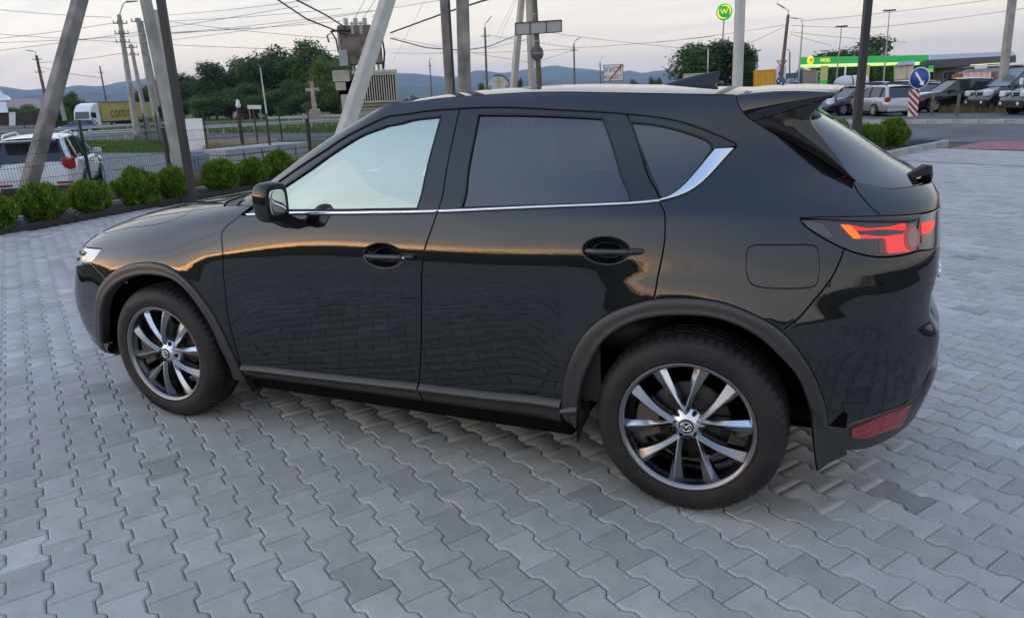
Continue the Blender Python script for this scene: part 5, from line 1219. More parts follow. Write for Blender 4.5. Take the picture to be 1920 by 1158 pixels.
for a, b in ((1742, 1752), (1768, 1776), (1778, 1790), (1800, 1818), (1824, 1846)):
    f = wall_box('window', [W(a, 156, 114.6), W(b, 155, 114.4), W(b, 134, 114.4), W(a, 135, 114.6)], .10, mat('shop_frame', (.35, .35, .35), .5), shop)
    wall_box('pane', [W(a+1, 155, 114.4), W(b-1, 154, 114.2), W(b-1, 135, 114.2), W(a+1, 136, 114.4)], .06, glass_dark, f)
wall_box('green_awning', [W(1733, 136, 113.5), W(1750, 135, 113.5), W(1750, 128, 113.5), W(1733, 129, 113.5)], .6, mat('lime_green', (.22, .55, .10), .5, emit=(.2, .6, .1), es=.3), shop)
wall_box('lit_sign', [W(1741, 127.5, 113.3), W(1751, 127, 113.3), W(1751, 123, 113.3), W(1741, 123.5, 113.3)], .2, green, shop)
for px in (1835, 1843): 
    mb = MB(); q = W(px, 126, 105); mb.box((0, 0, 0), (.75, .3, .5)); o = mb.build('air_conditioner', white_m, shop); o.location = tuple(q); o.rotation_euler = (0, 0, rzp)
hut = thing('beige_hut', 'beige box building with a grey flat roof left of the blue arrow sign', 'hut')
wall_box('wall', [W(1680, 154, 112), W(1713, 152, 111), W(1713, 121, 111), W(1680, 123, 112)], 6, cream, hut); wall_box('roof', [W(1678, 123.5, 111.5), W(1716, 120.5, 110.5), W(1713, 114, 113), W(1688, 116, 113)], 6, roofgrey, hut)
wall_box('seam', [W(1699.5, 152, 110.9), W(1700.6, 152, 110.9), W(1700.6, 122, 110.9), W(1699.5, 122, 110.9)], .05, darkfas, hut)
wall_box('red_rail', [W(1674, 151.5, 108), W(1712, 149.5, 107), W(1712, 148, 107), W(1674, 150, 108)], .2, mat('rail_red', (.42, .06, .05), .5), hut)
ph = thing('telephone_kiosk_hut', 'red sales hut with a dark roof and two telephone numbers on a white board', 'hut')
redw = mat('red_boarding', (.42, .085, .05), .7, noise=.1, nscale=2)
wall_box('wall', [W(1794, 166, 78), W(1866, 162, 76), W(1866, 137, 76), W(1794, 139, 78)], 4, redw, ph)
wall_box('roof', [W(1800, 139.5, 77.6), W(1880, 133, 75.6), W(1880, 127, 78), W(1822, 130, 79)], 4, darkfas, ph)
sg = wall_box('sign_board', [W(1806, 152, 77), W(1858, 148, 75.4), W(1858, 135, 75.4), W(1806, 137, 77)], .08, white_m, ph)
a_, b_ = W(1806, 144, 76.9), W(1858, 141, 75.3); dd = b_-a_; rzh = math.atan2(dd[1], dd[0]); wd_ = np.hypot(dd[0], dd[1])
for k, tx in enumerate(('096 772 60 00', '067 170 77 70')):
    tm = text_mesh(tx, .40, .004); co = np.array([v.co[0] for v in tm.vertices]); s = wd_*.93/(co.max()-co.min()); tm.transform(Matrix.Diagonal((s, .95, 1, 1))); o = link('telephone_number', tm, sg, mat('red_lettering', (.55, .08, .06), .6))
    m_ = (a_+b_)/2; nh = np.array([math.sin(rzh), -math.cos(rzh)]); nh = nh if nh@(CAM[:2]-m_[:2]) > 0 else -nh; o.location = (m_[0]+nh[0]*.10, m_[1]+nh[1]*.10, m_[2]+.17-.36*k); o.rotation_euler = (PI/2, 0, rzh)
for a, b in ((1812, 1820), (1828, 1838), (1842, 1850)):
    f = wall_box('window', [W(a, 161, 76.8), W(b, 160, 76.4), W(b, 153.5, 76.4), W(a, 154.5, 76.8)], .06, white_m, ph); wall_box('pane', [W(a+.8, 160.2, 76.7), W(b-.8, 159.3, 76.3), W(b-.8, 154.2, 76.3), W(a+.8, 155.2, 76.7)], .03, glass_dark, f)
# ribbed containers and boxes
def container(name, label, a, b, yb0, yb1, yt0, yt1, d0, d1, m, depth, cat='container', ribs=8):
    t = thing(name, label, cat); f0, f1 = W(a, yb0, d0), W(b, yb1, d1); g0, g1 = W(a, yt0, d0), W(b, yt1, d1)
    mb = MB(); px_quad(mb, [f0, f1, g1, g0], depth); mb.build('shell', m, t)
    for k in range(ribs):
        s = (k+.5)/ribs; p, q = f0*(1-s)+f1*s, g0*(1-s)+g1*s; mb = MB(); u = np.array([*(-facing(a)[1]), 0])*.03; mb.bar(p+u, q+u, .12, .06, up=(u/.03)); mb.build('rib', m, t)
    mb = MB(); u = np.array([*(-facing(a)[1]), 0])*.04; mb.bar(g0+u, g1+u, .12, .12); mb.bar(f0+u, f1+u, .12, .12); mb.bar(f0+u, g0+u, .12, .12); mb.bar(f1+u, g1+u, .12, .12); mb.build('frame', mat(m.name+'_frame', tuple(x*.8 for x in m.node_tree.nodes['Principled BSDF'].inputs[0].default_value[:3]), .6), t); return t
container('yellow_container', 'yellow shipping container behind the car boot', 1414, 1453, 172, 171, 134, 131, 74, 72, mat('container_yellow', (.60, .33, .015), .55, noise=.06, nscale=2), 6)
container('blue_container', 'blue container with a pale logo, left of the beige one', 1473, 1506, 170, 169, 139, 137, 84, 84, mat('container_blue', (.05, .15, .27), .55, noise=.08, nscale=2), 5)
o = bpy.data.objects['blue_container']; tm = text_mesh('goal', .8, .01); q = link('lettering', tm, o, white_m); m_ = W(1487, 150, 83.7); q.location = tuple(m_); q.rotation_euler = (PI/2, 0, rzp)
container('beige_container', 'beige box container between the blue one and the green column', 1506, 1530, 169, 168, 134, 132, 83, 83, mat('container_beige', (.34, .29, .24), .7), 5, ribs=5)
container('box_body', 'pale truck box with an orange print below the broad oak', 1282, 1323, 172, 170, 140, 138, 82, 82, mat('box_beige', (.58, .50, .40), .6, noise=.06, nscale=1), 6, 'truck box', 3)
wall_box('print', [W(1290, 166, 81.6), W(1320, 165, 81.6), W(1320, 142, 81.6), W(1290, 144, 81.6)], .02, mat('print_orange', (.60, .36, .16), .6, noise=.15, nscale=1.5), bpy.data.objects['box_body'])
tk = thing('storage_tank', 'white horizontal storage tank with a domed end', 'tank'); a_, b_ = W(1583, 157, 88), W(1622, 155, 89); d_ = (b_-a_)/np.linalg.norm(b_-a_)
mb = MB(); prof = [a_-d_*1.1*math.cos(t) for t in np.linspace(0, PI/2, 7)]; rr_ = [max(.02, .80*math.sin(t)) for t in np.linspace(0, PI/2, 7)]; mb.tube(prof+[b_], rr_+[.80], 20); mb.build('shell', mat('tank_white', (.66, .66, .68), .4), tk)
for s in (.25, .6): mb = MB(); c_ = a_*(1-s)+b_*s; mb.tube([c_-d_*.06, c_+d_*.06], .83, 20); mb.build('band', darkfas, tk)
mb = MB(); mb.tube([a_+np.array([0, 0, .75]), a_+np.array([0, 0, 1.7])], .1, 8); mb.build('vent_pipe', white_m, tk)
# ------------------------------------------------------------------ sheds and walls on the left horizon
def lbox(name, label, cat, a, b, yb, yt, d, depth, m, roof=None, rh=0):
    t = thing(name, label, cat); mb = MB(); u = np.array([*facing((a+b)/2)[1], 0])*depth; f = [W(a, yb, d), W(b, yb-(b-a)*.04, d), W(b, yt-(b-a)*.04, d), W(a, yt, d)]; v = np.vstack([f, f+u]); mb.add(v, [[0, 1, 2, 3], [7, 6, 5, 4], [0, 4, 5, 1], [1, 5, 6, 2], [2, 6, 7, 3], [3, 7, 4, 0]]); mb.build('wall', m, t)
    if roof:
        e = np.array([0, 0, rh]); mid = (f[3]+f[2]+2*u*.5)/2; ra, rb = f[3]+u*.5+e, f[2]+u*.5+e; mb = MB(); o_ = -u/np.linalg.norm(u)*.4; mb.add([f[3]+o_, f[2]+o_, rb, ra, f[3]+u-o_, f[2]+u-o_], [[0, 1, 2, 3], [3, 2, 5, 4], [0, 3, 4], [1, 5, 2]]); mb.build('roof', roof, t)
    return t
brown = mat('brown_boards', (.06, .045, .038), .8, noise=.3, nscale=2); 
lbox('shed', 'pale-roofed shed at the left edge of the view', 'shed', -60, 16, 236, 214, 120, 8, brown, mat('pale_roof', (.60, .60, .62), .6), 1.4)
lbox('farm_building', 'long low building with a grey-pink roof on the left horizon', 'building', 22, 78, 222, 206, 190, 9, mat('grey_plaster', (.30, .29, .30), .8), mat('pinkish_roof', (.34, .27, .26), .7), 2.2)
lbox('gate_panel', 'white sheet gate between the shed and the brown fence', 'gate', 17, 29, 236, 211, 112, .2, white_m)
fz = thing('board_fence', 'dark brown board fence on the far side of the road', 'fence')
for k in range(24):
    a = 29+k*2.1; mb = MB(); f = [W(a, 236-(a-29)*.04, 112), W(a+1.95, 236-(a-27)*.04, 112), W(a+1.95, 212-(a-27)*.04+random.uniform(-.3, .3), 112), W(a, 212-(a-29)*.04, 112)]; u = np.array([*facing(50)[1], 0])*.04; mb.add(np.vstack([f, np.array(f)+u]), [[0, 1, 2, 3], [7, 6, 5, 4], [0, 4, 5, 1], [1, 5, 6, 2], [2, 6, 7, 3], [3, 7, 4, 0]]); mb.build('board', brown, fz)
chp = thing('church', 'small church tower with a bright metal cupola on the horizon', 'church', tuple(vp(11, 212, 420)[:2])+(-.4,))
zc_ = vp(11, 190, 420)[2]; mb = MB(); mb.box((0, 0, zc_/2), (7, 7, zc_)); mb.build('tower', mat('church_wall', (.55, .53, .5), .8), chp); mb = MB(); mb.lathe([(3.2, zc_), (3.6, zc_+1), (2.6, zc_+2.6), (.5, zc_+3.6), (.12, zc_+5.2)], 16); mb.build('cupola', mat('cupola_metal', (.75, .76, .8), .25, metal=.8), chp)

# ------------------------------------------------------------------ other vehicles
plate_m = mat('number_plate', (.75, .75, .72), .4)
lamp_red = mat('red_tail_lens', (.35, .012, .018), .15, coat=1); lamp_clear = mat('pale_head_lens', (.72, .74, .75), .1, coat=1)
alloy_bg = mat('silver_wheel', (.60, .60, .62), .3, metal=.8); blk_pl = mat('black_bumper_plastic', (.02, .02, .02), .6)
def bg_wheel_meshes():
    mb = MB(); mb.lathe([(.62, .5), (.72, .55), (.9, .52), (1.0, .36), (1.0, -.36), (.9, -.52)], 28, axis='y'); t = mb.mesh('tyre'); t.materials.append(tyre_m)
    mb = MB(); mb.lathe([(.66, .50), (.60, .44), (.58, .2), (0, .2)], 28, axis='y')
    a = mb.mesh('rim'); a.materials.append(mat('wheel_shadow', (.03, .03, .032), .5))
    mb = MB()
    for k in range(5):
        q = 2*PI*k/5+.3; c, s = math.cos(q), math.sin(q); mb.bar((0, -.42, 0), (.64*c, -.47, .64*s), .24, .1, up=(0, 1, 0), w2=.30)
    mb.lathe([(0, .50), (.16, .48), (.18, .3)], 16, axis='y'); mb.lathe([(.56, .44), (.60, .50), (.67, .50), (.66, .40)], 28, axis='y'); b = mb.mesh('spokes'); b.materials.append(alloy_bg)
    return t, a, b
BW = bg_wheel_meshes()
def vehicle(name, label, cat, loc, head, body, cab, L, Wd, wb, rw, paintm, glassm=None, group=None, fo=None, solid_from=None, tail_h=(.68, .95), tail_w=.16, head_h=(.58, .78), nose_plate=True, lower=None, rails=False, detail=True, zb=.24, pillars=(.0,)):
    """body: (x, z) line of the lower body's top from tail to nose; cab: four (x, z): base rear, roof rear, roof front, base front.
    x runs forwards from the middle of the car"""
    t = thing(name, label, cat, tuple(loc), head, group); hw = Wd/2; zbot = zb
    bx = np.array([b[0] for b in body]); bz = np.array([b[1] for b in body]); xs = np.linspace(bx[0], bx[-1], 34)
    zt = pchip(bx, bz)(xs); rows = []
    for x, z in zip(xs, zt):
        e = min((x-bx[0])/.32, (bx[-1]-x)/.42, 1.0); e = max(e, 0); pl = hw*(.80+.20*math.sqrt(1-(1-e)**2)); low = zbot+.06*(1-e)
        row = [(x, 0, low), (x, pl*.88, low), (x, pl*.96, low+.10), (x, pl*.995, low+.30 if z > low+.5 else (low+z)/2), (x, pl, (low+z)/2+.08), (x, pl*.985, z-.16), (x, pl*.95, z-.05), (x, pl*.88, z), (x, pl*.5, z+.022), (x, 0, z+.03)]
        rows.append(row)
    rows = np.array(rows); mb = MB(); mb.grid(rows, flip=True); mb.grid(rows*[1, -1, 1]); 
    for e_ in (0, -1): 
        r = rows[e_]; loop = np.vstack([r, (r*[1, -1, 1])[::-1]]); mb.add(loop, [list(range(len(loop)))])
    me = mb.mesh('body'); bm = bmesh.new(); bm.from_mesh(me); bmesh.ops.remove_doubles(bm, verts=bm.verts, dist=1e-4); bmesh.ops.recalc_face_normals(bm, faces=bm.faces); bm.to_mesh(me); bm.free(); link('body', me, t, paintm)
    try: me.set_sharp_from_angle(angle=math.radians(40))
    except Exception: pass
    gl = glassm or glass_dark
    (xa, za), (xb, zb_), (xc, zc_), (xd, zd2) = cab; wb_, wt_ = hw*.90, hw*.72
    # glass house
    G = []
    for (x, z, w_) in ((xa, za-.02, wb_), (xb, zb_, wt_), (xb+(xc-xb)*.33, zb_+(zc_-zb_)*.33+.03, wt_*1.02), (xb+(xc-xb)*.66, zb_+(zc_-zb_)*.66+.03, wt_*1.02), (xc, zc_, wt_), (xd, zd2-.02, wb_)):
        G.append((x, z, w_))
    mb = MB(); zlow = min(za, zd2)-.03
    top = [(x, w_, z) for x, z, w_ in G]; topn = [(x, -w_, z) for x, z, w_ in G]
    for a in (1, -1):
        v = [(x, a*w_, z) for x, z, w_ in G[1:5]]; base = [(xa+(xd-xa)*s, a*wb_, za+(zd2-za)*s-.02) for s in (0, .33, .66, 1)]
        f = [[i, i+1, 5+i, 4+i] for i in range(3)]; mb.add(v+base, f)
    mb.add([top[0], topn[0], topn[1], top[1]], [[0, 1, 2, 3]]); mb.add([top[5], topn[5], topn[4], top[4]], [[0, 1, 2, 3]])
    me = mb.mesh('windows'); bm = bmesh.new(); bm.from_mesh(me); bmesh.ops.remove_doubles(bm, verts=bm.verts, dist=1e-4); bmesh.ops.recalc_face_normals(bm, faces=bm.faces); bm.to_mesh(me); bm.free(); link('windows', me, t, gl)
    # roof
    mb = MB(); RW = []
    for s in np.linspace(0, 1, 9):
        x = xb+(xc-xb)*s; z = zb_+(zc_-zb_)*s+.035*math.sin(PI*s); RW.append([(x, y*wt_*1.03, z+.012+.05*(1-abs(y)**2.5)-(.02 if abs(y) > .97 else 0)) for y in np.linspace(-1, 1, 11)])
    RW[0] = [(p_[0]-.06, p_[1], p_[2]-.012) for p_ in RW[0]]; RW[-1] = [(p_[0]+.05, p_[1], p_[2]-.015) for p_ in RW[-1]]
    mb.grid(np.array(RW), flip=True); 
    for a in (1, -1): mb.add([(p_[0], p_[1], p_[2]) for p_ in [r[0 if a < 0 else -1] for r in RW]]+[(r[0 if a < 0 else -1][0], r[0 if a < 0 else -1][1], r[0 if a < 0 else -1][2]-.06) for r in RW], [[i, i+1, 9+i+1, 9+i] for i in range(8)])
    mb.build('roof', paintm, t)
    # pillars
    def P_(s, a):    # point on the base line / roof line at fraction s
        return np.array([xa+(xd-xa)*s, a*wb_*1.003, za+(zd2-za)*s-.02]), None
    for a in (1, -1):
        mb = MB(); mb.bar((xa, a*wb_*.985, za-.03), (xb, a*wt_*.985, zb_+.01), .16, .09, up=(0, a, .3), w2=.13); mb.build('pillar', paintm, t); mb = MB(); mb.bar((xd, a*wb_*.985, zd2-.03), (xc, a*wt_*.985, zc_+.01), .085, .09, up=(0, a, .3)); mb.build('pillar', paintm, t)
        for s in pillars:
            b0 = np.array([xa+(xd-xa)*s, a*wb_*1.0, za+(zd2-za)*s-.02]); s2 = min(max((b0[0]-xb)/(xc-xb), 0.06), .94); b1 = np.array([xb+(xc-xb)*s2, a*wt_*1.0, zb_+(zc_-zb_)*s2+.03*math.sin(PI*s2)+.0])
            mb = MB(); mb.bar(b0, b1, .10, .05, up=(0, a, .3)); mb.build('pillar', blk_pl if solid_from is None else paintm, t)
        if solid_from is not None:
            x0 = solid_from; s0 = (x0-xa)/(xd-xa); zz = za+(zd2-za)*s0; mb = MB(); mb.add([(xa-.03, a*wb_*1.01, za-.03), (x0, a*wb_*1.01, zz-.03), (x0-.12, a*wt_*1.03, zc_+.02), (xb-.03, a*wt_*1.03, zb_+.02)], [[0, 1, 2, 3]]); o = mb.build('side_panel', paintm, t); 
        mb = MB(); G2 = superell((0, 0, 0), (.07, .11, .075), .6, .6, 12, 8); mb.grid(G2+np.array([xd-.42, a*(hw+.10), zd2+.05])); mb.bar((xd-.40, a*(hw*.9), zd2+.02), (xd-.42, a*(hw+.08), zd2+.04), .05, .04); mb.build('door_mirror', paintm if not lower else blk_pl, t)
        for dx in ((xd-1.35), (xd-2.25)):
            if dx > xa+.1: mb = MB(); mb.box((dx, a*(hw+.004), za-.13), (.2, .03, .035), bev=.008); mb.build('door_handle', paintm, t)
        mb = MB(); mb.box((bx[0]+.10, a*(hw*.83), (tail_h[0]+tail_h[1])/2), (.20, hw*.30, tail_h[1]-tail_h[0]), bev=.03); mb.build('tail_lamp', lamp_red, t)
        mb = MB(); mb.box((bx[-1]-.20, a*(hw*.75), (head_h[0]+head_h[1])/2), (.36, hw*.38, head_h[1]-head_h[0]), bev=.05); mb.build('headlamp', lamp_clear, t)
        if rails: mb = MB(); mb.tube([(xb+.1, a*wt_*.9, zb_+.06), (xb+.3, a*wt_*.92, zb_+.13), (xc-.4, a*wt_*.92, zc_+.13), (xc-.15, a*wt_*.9, zc_+.06)], .02, 6); mb.build('roof_rail', chrome if lower is None else blk_pl, t)
    low = lower or blk_pl
    mb = MB(); mb.box((bx[-1]-.035, 0, .40), (.12, Wd*.86, .20), bev=.04); mb.build('front_grille', blk_pl, t)
    mb = MB(); mb.box((bx[0]+.06, 0, zbot+.06), (.16, Wd*.80, .14), bev=.03); mb.build('rear_valance', low, t)
    mb = MB(); mb.box((bx[-1]+.012, 0, .46), (.02, .52, .11)); mb.build('number_plate', plate_m, t)
    mb = MB(); mb.box((bx[0]-.012, 0, (tail_h[0]+tail_h[1])/2-.04), (.02, .52, .11)); mb.build('number_plate', plate_m, t)
    f_ = fo if fo is not None else bx[-1]-.85
    for x in (f_, f_-wb):
        for a in (1, -1):
            mb = MB(); mb.lathe([(0, 0), (rw*1.16, 0)], 24, axis='y'); o = mb.build('arch_shade_disc', dark_in, t); o.location = (x, a*(hw*.985+.012), rw*1.0);  # black disc on the uncut body side, stands for the shaded arch opening
            if a > 0: o.rotation_euler = (0, 0, PI)
            h = bpy.data.objects.new('wheel', None); COL.objects.link(h); h.parent = t; h.location = (x, a*(hw-.085), rw); h.rotation_euler = (0, random.random()*6, PI if a > 0 else 0)
            for me in BW: o = link(me.name.split('.')[0], me, h); o.scale = (rw, .21, rw)
    mb = MB(); mb.box((0, 0, zbot-.02), (L*.8, Wd*.8, .12)); mb.build('underbody', dark_in, t)
    return t
def place(px, base, z, dist=None):
    p = gp(px, base, z) if dist is None else vp(px, base, dist); return (p[0], p[1], z)
def away(px, deg):
    "heading of a vehicle that points away from the viewer, turned deg to the right"
    d = ray(px, 180); return math.atan2(d[1], d[0])-math.radians(deg)
p_white = mat('white_car_paint', (.66, .69, .72), .15, coat=.6); p_silver = mat('silver_car_paint', (.46, .47, .49), .25, metal=.5, coat=.6); p_black = mat('dark_car_paint', (.008, .009, .011), .08, coat=.8, spec=.6)
p_blue = mat('blue_car_paint', (.035, .085, .25), .15, coat=.6); p_navy = mat('navy_car_paint', (.010, .014, .028), .08, coat=.8, spec=.6); p_red = mat('red_car_paint', (.16, .025, .03), .15, coat=.6); p_grey = mat('grey_car_paint', (.14, .15, .165), .2, metal=.4, coat=.6)
EST_B = [(-2.28, .80), (-2.2, .93), (-1.6, .95), (0, .93), (.95, .93), (1.6, .84), (2.1, .70), (2.27, .56)]; EST_C = [(-2.22, .94), (-1.85, 1.40), (.05, 1.44), (.98, .95)]
SUV_B = [(-2.25, .95), (-2.15, 1.08), (-1.5, 1.10), (0, 1.06), (1.0, 1.05), (1.7, .98), (2.1, .86), (2.27, .66)]; SUV_C = [(-2.18, 1.08), (-1.65, 1.62), (.05, 1.66), (.95, 1.08)]
HAT_B = [(-2.0, .80), (-1.92, .95), (-1.4, .96), (0, .94), (.8, .93), (1.5, .84), (1.9, .70), (2.05, .56)]; HAT_C = [(-1.95, .95), (-1.5, 1.42), (0, 1.47), (.95, .95)]
VAN_B = [(-2.9, 1.10), (-2.8, 1.24), (-1, 1.25), (1.35, 1.25), (1.9, 1.16), (2.5, 1.0), (2.82, .74)]; VAN_C = [(-2.86, 1.24), (-2.75, 2.10), (.75, 2.14), (1.75, 1.26)]
# white estate behind the fence
w1 = vehicle('parked_car', 'white estate car seen from behind through the mesh fence', 'car', place(97, 300, -.34, 22.6), away(97, 10), EST_B, EST_C, 4.55, 1.80, 2.60, .32, p_white, fo=1.42, rails=True, tail_h=(.72, 1.0), pillars=(.22, .55))
for a in (1, -1): mb = MB(); mb.box((-2.275, a*.62, .42), (.05, .34, .05), bev=.01); mb.build('bumper_reflector', lamp_red, w1)
tm = text_mesh('AO 1234', .10, .001) if False else None
mb = MB(); mb.box((-2.30, .02, .86), (.02, .06, .035)); mb.build('boot_badge', chrome, w1); mb = MB(); mb.box((-2.05, 0, 1.395), (.26, 1.1, .035), bev=.012); mb.build('roof_spoiler', p_white, w1)
vehicle('parked_car', 'dark car mostly cut off by the left edge, beside the white estate', 'car', place(-70, 300, ZL, 24), away(-42, 30), EST_B, EST_C, 4.55, 1.80, 2.60, .32, p_navy, fo=1.42, pillars=(.22, .55))
vehicle('passing_car', 'blue hatchback driving left in front of the white lorry', 'car', place(146, 229, ZL, 104), away(146, -78), HAT_B, HAT_C, 4.1, 1.75, 2.5, .31, p_blue, pillars=(.25, .58))
# silver estate on the right
vehicle('parked_car', 'silver estate car on the road beside the striped board', 'car', place(1647, 207, -.041, 44), away(1652, -28), EST_B, EST_C, 4.6, 1.79, 2.65, .325, p_silver, fo=1.45, rails=True, tail_h=(.70, .93), pillars=(.22, .55), lower=p_silver)
vehicle('parked_car', 'black off-roader parked facing the road, right of the striped board', 'car', place(1782, 204, -.043, 47.5), away(1779, 180+62), SUV_B, SUV_C, 4.5, 1.84, 2.65, .36, p_black, fo=1.38, pillars=(.2, .56))
def van(label, px, base, dist, turn):
    t = vehicle('parked_van', label, 'van', place(px, base, -.04, dist), away(px, turn), VAN_B, VAN_C, 5.8, 1.98, 3.6, .35, p_navy, group=None, fo=1.95, solid_from=.35, head_h=(.78, 1.06), tail_h=(.9, 1.4), pillars=(), glassm=mat('van_windscreen', (.10, .16, .19), .05, spec=.8))
    mb = MB(); 
    for k in range(4): mb.box((2.66+.03*(3-k), 0, .72+k*.085), (.12, 1.0, .03), bev=.01)
    mb.build('grille_bar', mat('satin_grille', (.12, .12, .13), .3, metal=.8), t); mb = MB(); mb.lathe([(.085, .02), (.10, 0), (.115, .02)], 20, axis='x'); o = mb.build('round_emblem', chrome, t); o.location = (2.78, 0, .86)
    mb = MB(); mb.box((2.80, 0, .52), (.12, 1.75, .26), bev=.05); mb.build('front_bumper', blk_pl, t)
    for a in (1, -1): mb = MB(); mb.lathe([(0, .04), (.07, .04), (.085, 0)], 14, axis='x'); o = mb.build('fog_lamp', lamp_clear, t); o.location = (2.84, a*.62, .50)
    mb = MB(); mb.box((1.35, 1.18, 1.42), (.10, .2, .34), bev=.03); mb.build('wing_mirror', white_m, t)
    return t
van('dark blue van with pale headlamps, nearest to the black off-roader', 1928, 200, 46.5, 180+55)
van('dark blue van cut off by the right edge of the view', 2012, 193, 42.5, 180+55)
# rows of parked cars further back on the right
vehicle('parked_car', 'dark car with five-spoke alloys whose bonnet shows left of the black post', 'car', place(1597, 196, -.043, 46), away(1597, 180+52), HAT_B, HAT_C, 4.2, 1.78, 2.55, .32, p_navy, pillars=(.25, .58))
vehicle('parked_car', 'black car with bright alloys just above the hero car boot spoiler', 'car', place(1563, 195, -.043, 49), away(1563, 180+52), EST_B, EST_C, 4.4, 1.78, 2.6, .32, p_black, pillars=(.22, .55))
vehicle('parked_car', 'grey off-roader behind the silver estate, near the second green column', 'car', place(1640, 178, -.043, 58), away(1640, 180+20), SUV_B, SUV_C, 4.5, 1.82, 2.65, .36, p_grey, pillars=(.2, .56))
vehicle('parked_car', 'dark people carrier behind the silver estate, left of the blue arrow sign', 'car', place(1686, 176, -.043, 58), away(1686, 180+22), SUV_B, SUV_C, 4.5, 1.82, 2.65, .34, p_navy, pillars=(.2, .56))
vehicle('parked_car', 'dark red car showing behind the round blue arrow sign', 'car', place(1722, 168, -.043, 72), away(1722, 180+30), SUV_B, SUV_C, 4.5, 1.80, 2.6, .34, p_red, pillars=(.22, .56))
vehicle('parked_car', 'pale small car peeking out between the red car and the off-roader', 'car', place(1748, 188, -.043, 56), away(1748, 180+30), HAT_B, HAT_C, 4.1, 1.74, 2.5, .31, p_silver, pillars=(.25, .58))
vehicle('parked_car', 'white-roofed car in the distance below the roundabout sign', 'car', place(1482, 180, -.043, 62), away(1482, -60), HAT_B, HAT_C, 4.1, 1.74, 2.5, .31, p_white, pillars=(.25, .58))
vehicle('parked_car', 'grey estate in the distance in front of the beige container', 'car', place(1520, 180, -.043, 60), away(1520, 30), EST_B, EST_C, 4.5, 1.78, 2.6, .32, p_silver, pillars=(.22, .55))
vehicle('parked_car', 'dark hatchback directly below the storage tank', 'car', place(1600, 176, -.043, 64), away(1600, 180+40), HAT_B, HAT_C, 4.1, 1.74, 2.5, .31, p_grey, pillars=(.25, .58))
vehicle('parked_car', 'pale car parked in front of the telephone board, right of the off-roader roof', 'car', place(1842, 176, -.043, 62), away(1842, -60), HAT_B, HAT_C, 4.1, 1.74, 2.5, .31, p_white, pillars=(.25, .58))
# vehicles on the road by the wood
vehicle('distant_van', 'white van driving away on the road into the wood', 'van', place(374, 204, ZL, 190), away(374, 5), VAN_B, VAN_C, 5.8, 2.0, 3.6, .35, p_white, solid_from=.35, pillars=())
vehicle('distant_car', 'dark red car on the road left of the pale billboard', 'car', place(459, 206, ZL, 150), away(459, 60), SUV_B, SUV_C, 4.5, 1.82, 2.65, .34, p_red, pillars=(.2, .56))
# lorry with a curtain-sided trailer
lr = thing('lorry', 'white lorry cab with a yellow lettered trailer on the far road', 'lorry', place(174, 226, ZL, 124), away(170, -147)); 
p_lw = mat('lorry_white', (.74, .77, .80), .25, coat=.5); tarp = mat('yellow_tarpaulin', (.42, .33, .085), .6, noise=.10, nscale=1.2)
mb = MB(); mb.prism([(0, .55), (2.25, .55), (2.30, 1.25), (2.05, 2.55), (1.3, 3.35), (.1, 3.65), (0, 3.65)], 2.45, lambda q: (q[0], q[2]-1.22, q[1])); mb.build('cab', p_lw, lr)
mb = MB(); mb.add([(2.315, -1.05, 1.45), (2.315, 1.05, 1.45), (2.10, 1.0, 2.45), (2.10, -1.0, 2.45)], [[0, 1, 2, 3]]); mb.build('windscreen', glass_dark, lr)
for a in (-1, 1):
    mb = MB(); mb.box((1.35, a*1.235, 1.95), (.85, .02, .75)); mb.build('side_window', glass_dark, lr); mb = MB(); mb.box((2.15, a*1.42, 2.0), (.12, .22, .75), bev=.04); mb.build('mirror', blk_pl, lr); mb = MB(); mb.box((2.28, a*.9, .85), (.08, .42, .2), bev=.03); mb.build('headlamp', lamp_clear, lr)
mb = MB(); mb.box((2.29, 0, 1.0), (.06, 1.3, .45)); mb.build('grille', blk_pl, lr)
mb = MB(); mb.box((-7.2, 0, 2.35), (13.4, 2.5, 2.6)); tb = mb.build('trailer', tarp, lr); mb = MB(); mb.box((-7.2, 0, 3.70), (13.5, 2.55, .12)); mb.build('trailer_roof', mat('dark_green_trim', (.05, .07, .05), .6), lr); mb = MB(); mb.box((-7.2, 0, .95), (13.4, 2.3, .2)); mb.box((-9, 0, .7), (6, 1.6, .3)); mb.build('chassis', blk_pl, lr)
tm = text_mesh('contin', 2.1, .004); o = link('lettering', tm, tb, mat('tarp_lettering', (.035, .04, .03), .6)); o.location = (-5.2, 1.262, 2.2); o.rotation_euler = (PI/2, 0, PI)
tm = text_mesh('contin', 2.1, .004); o = link('lettering', tm, tb, MATS['tarp_lettering']); o.location = (-5.2, -1.262, 2.2); o.rotation_euler = (PI/2, 0, 0)
for x in (1.35, -3.0, -9.6, -10.9, -12.2):
    for a in (1, -1):
        h = bpy.data.objects.new('wheel', None); COL.objects.link(h); h.parent = lr; h.location = (x, a*1.08, .52); h.rotation_euler = (0, 0, PI if a > 0 else 0)
        for me in BW: o = link(me.name.split('.')[0], me, h); o.scale = (.52, .3, .52)

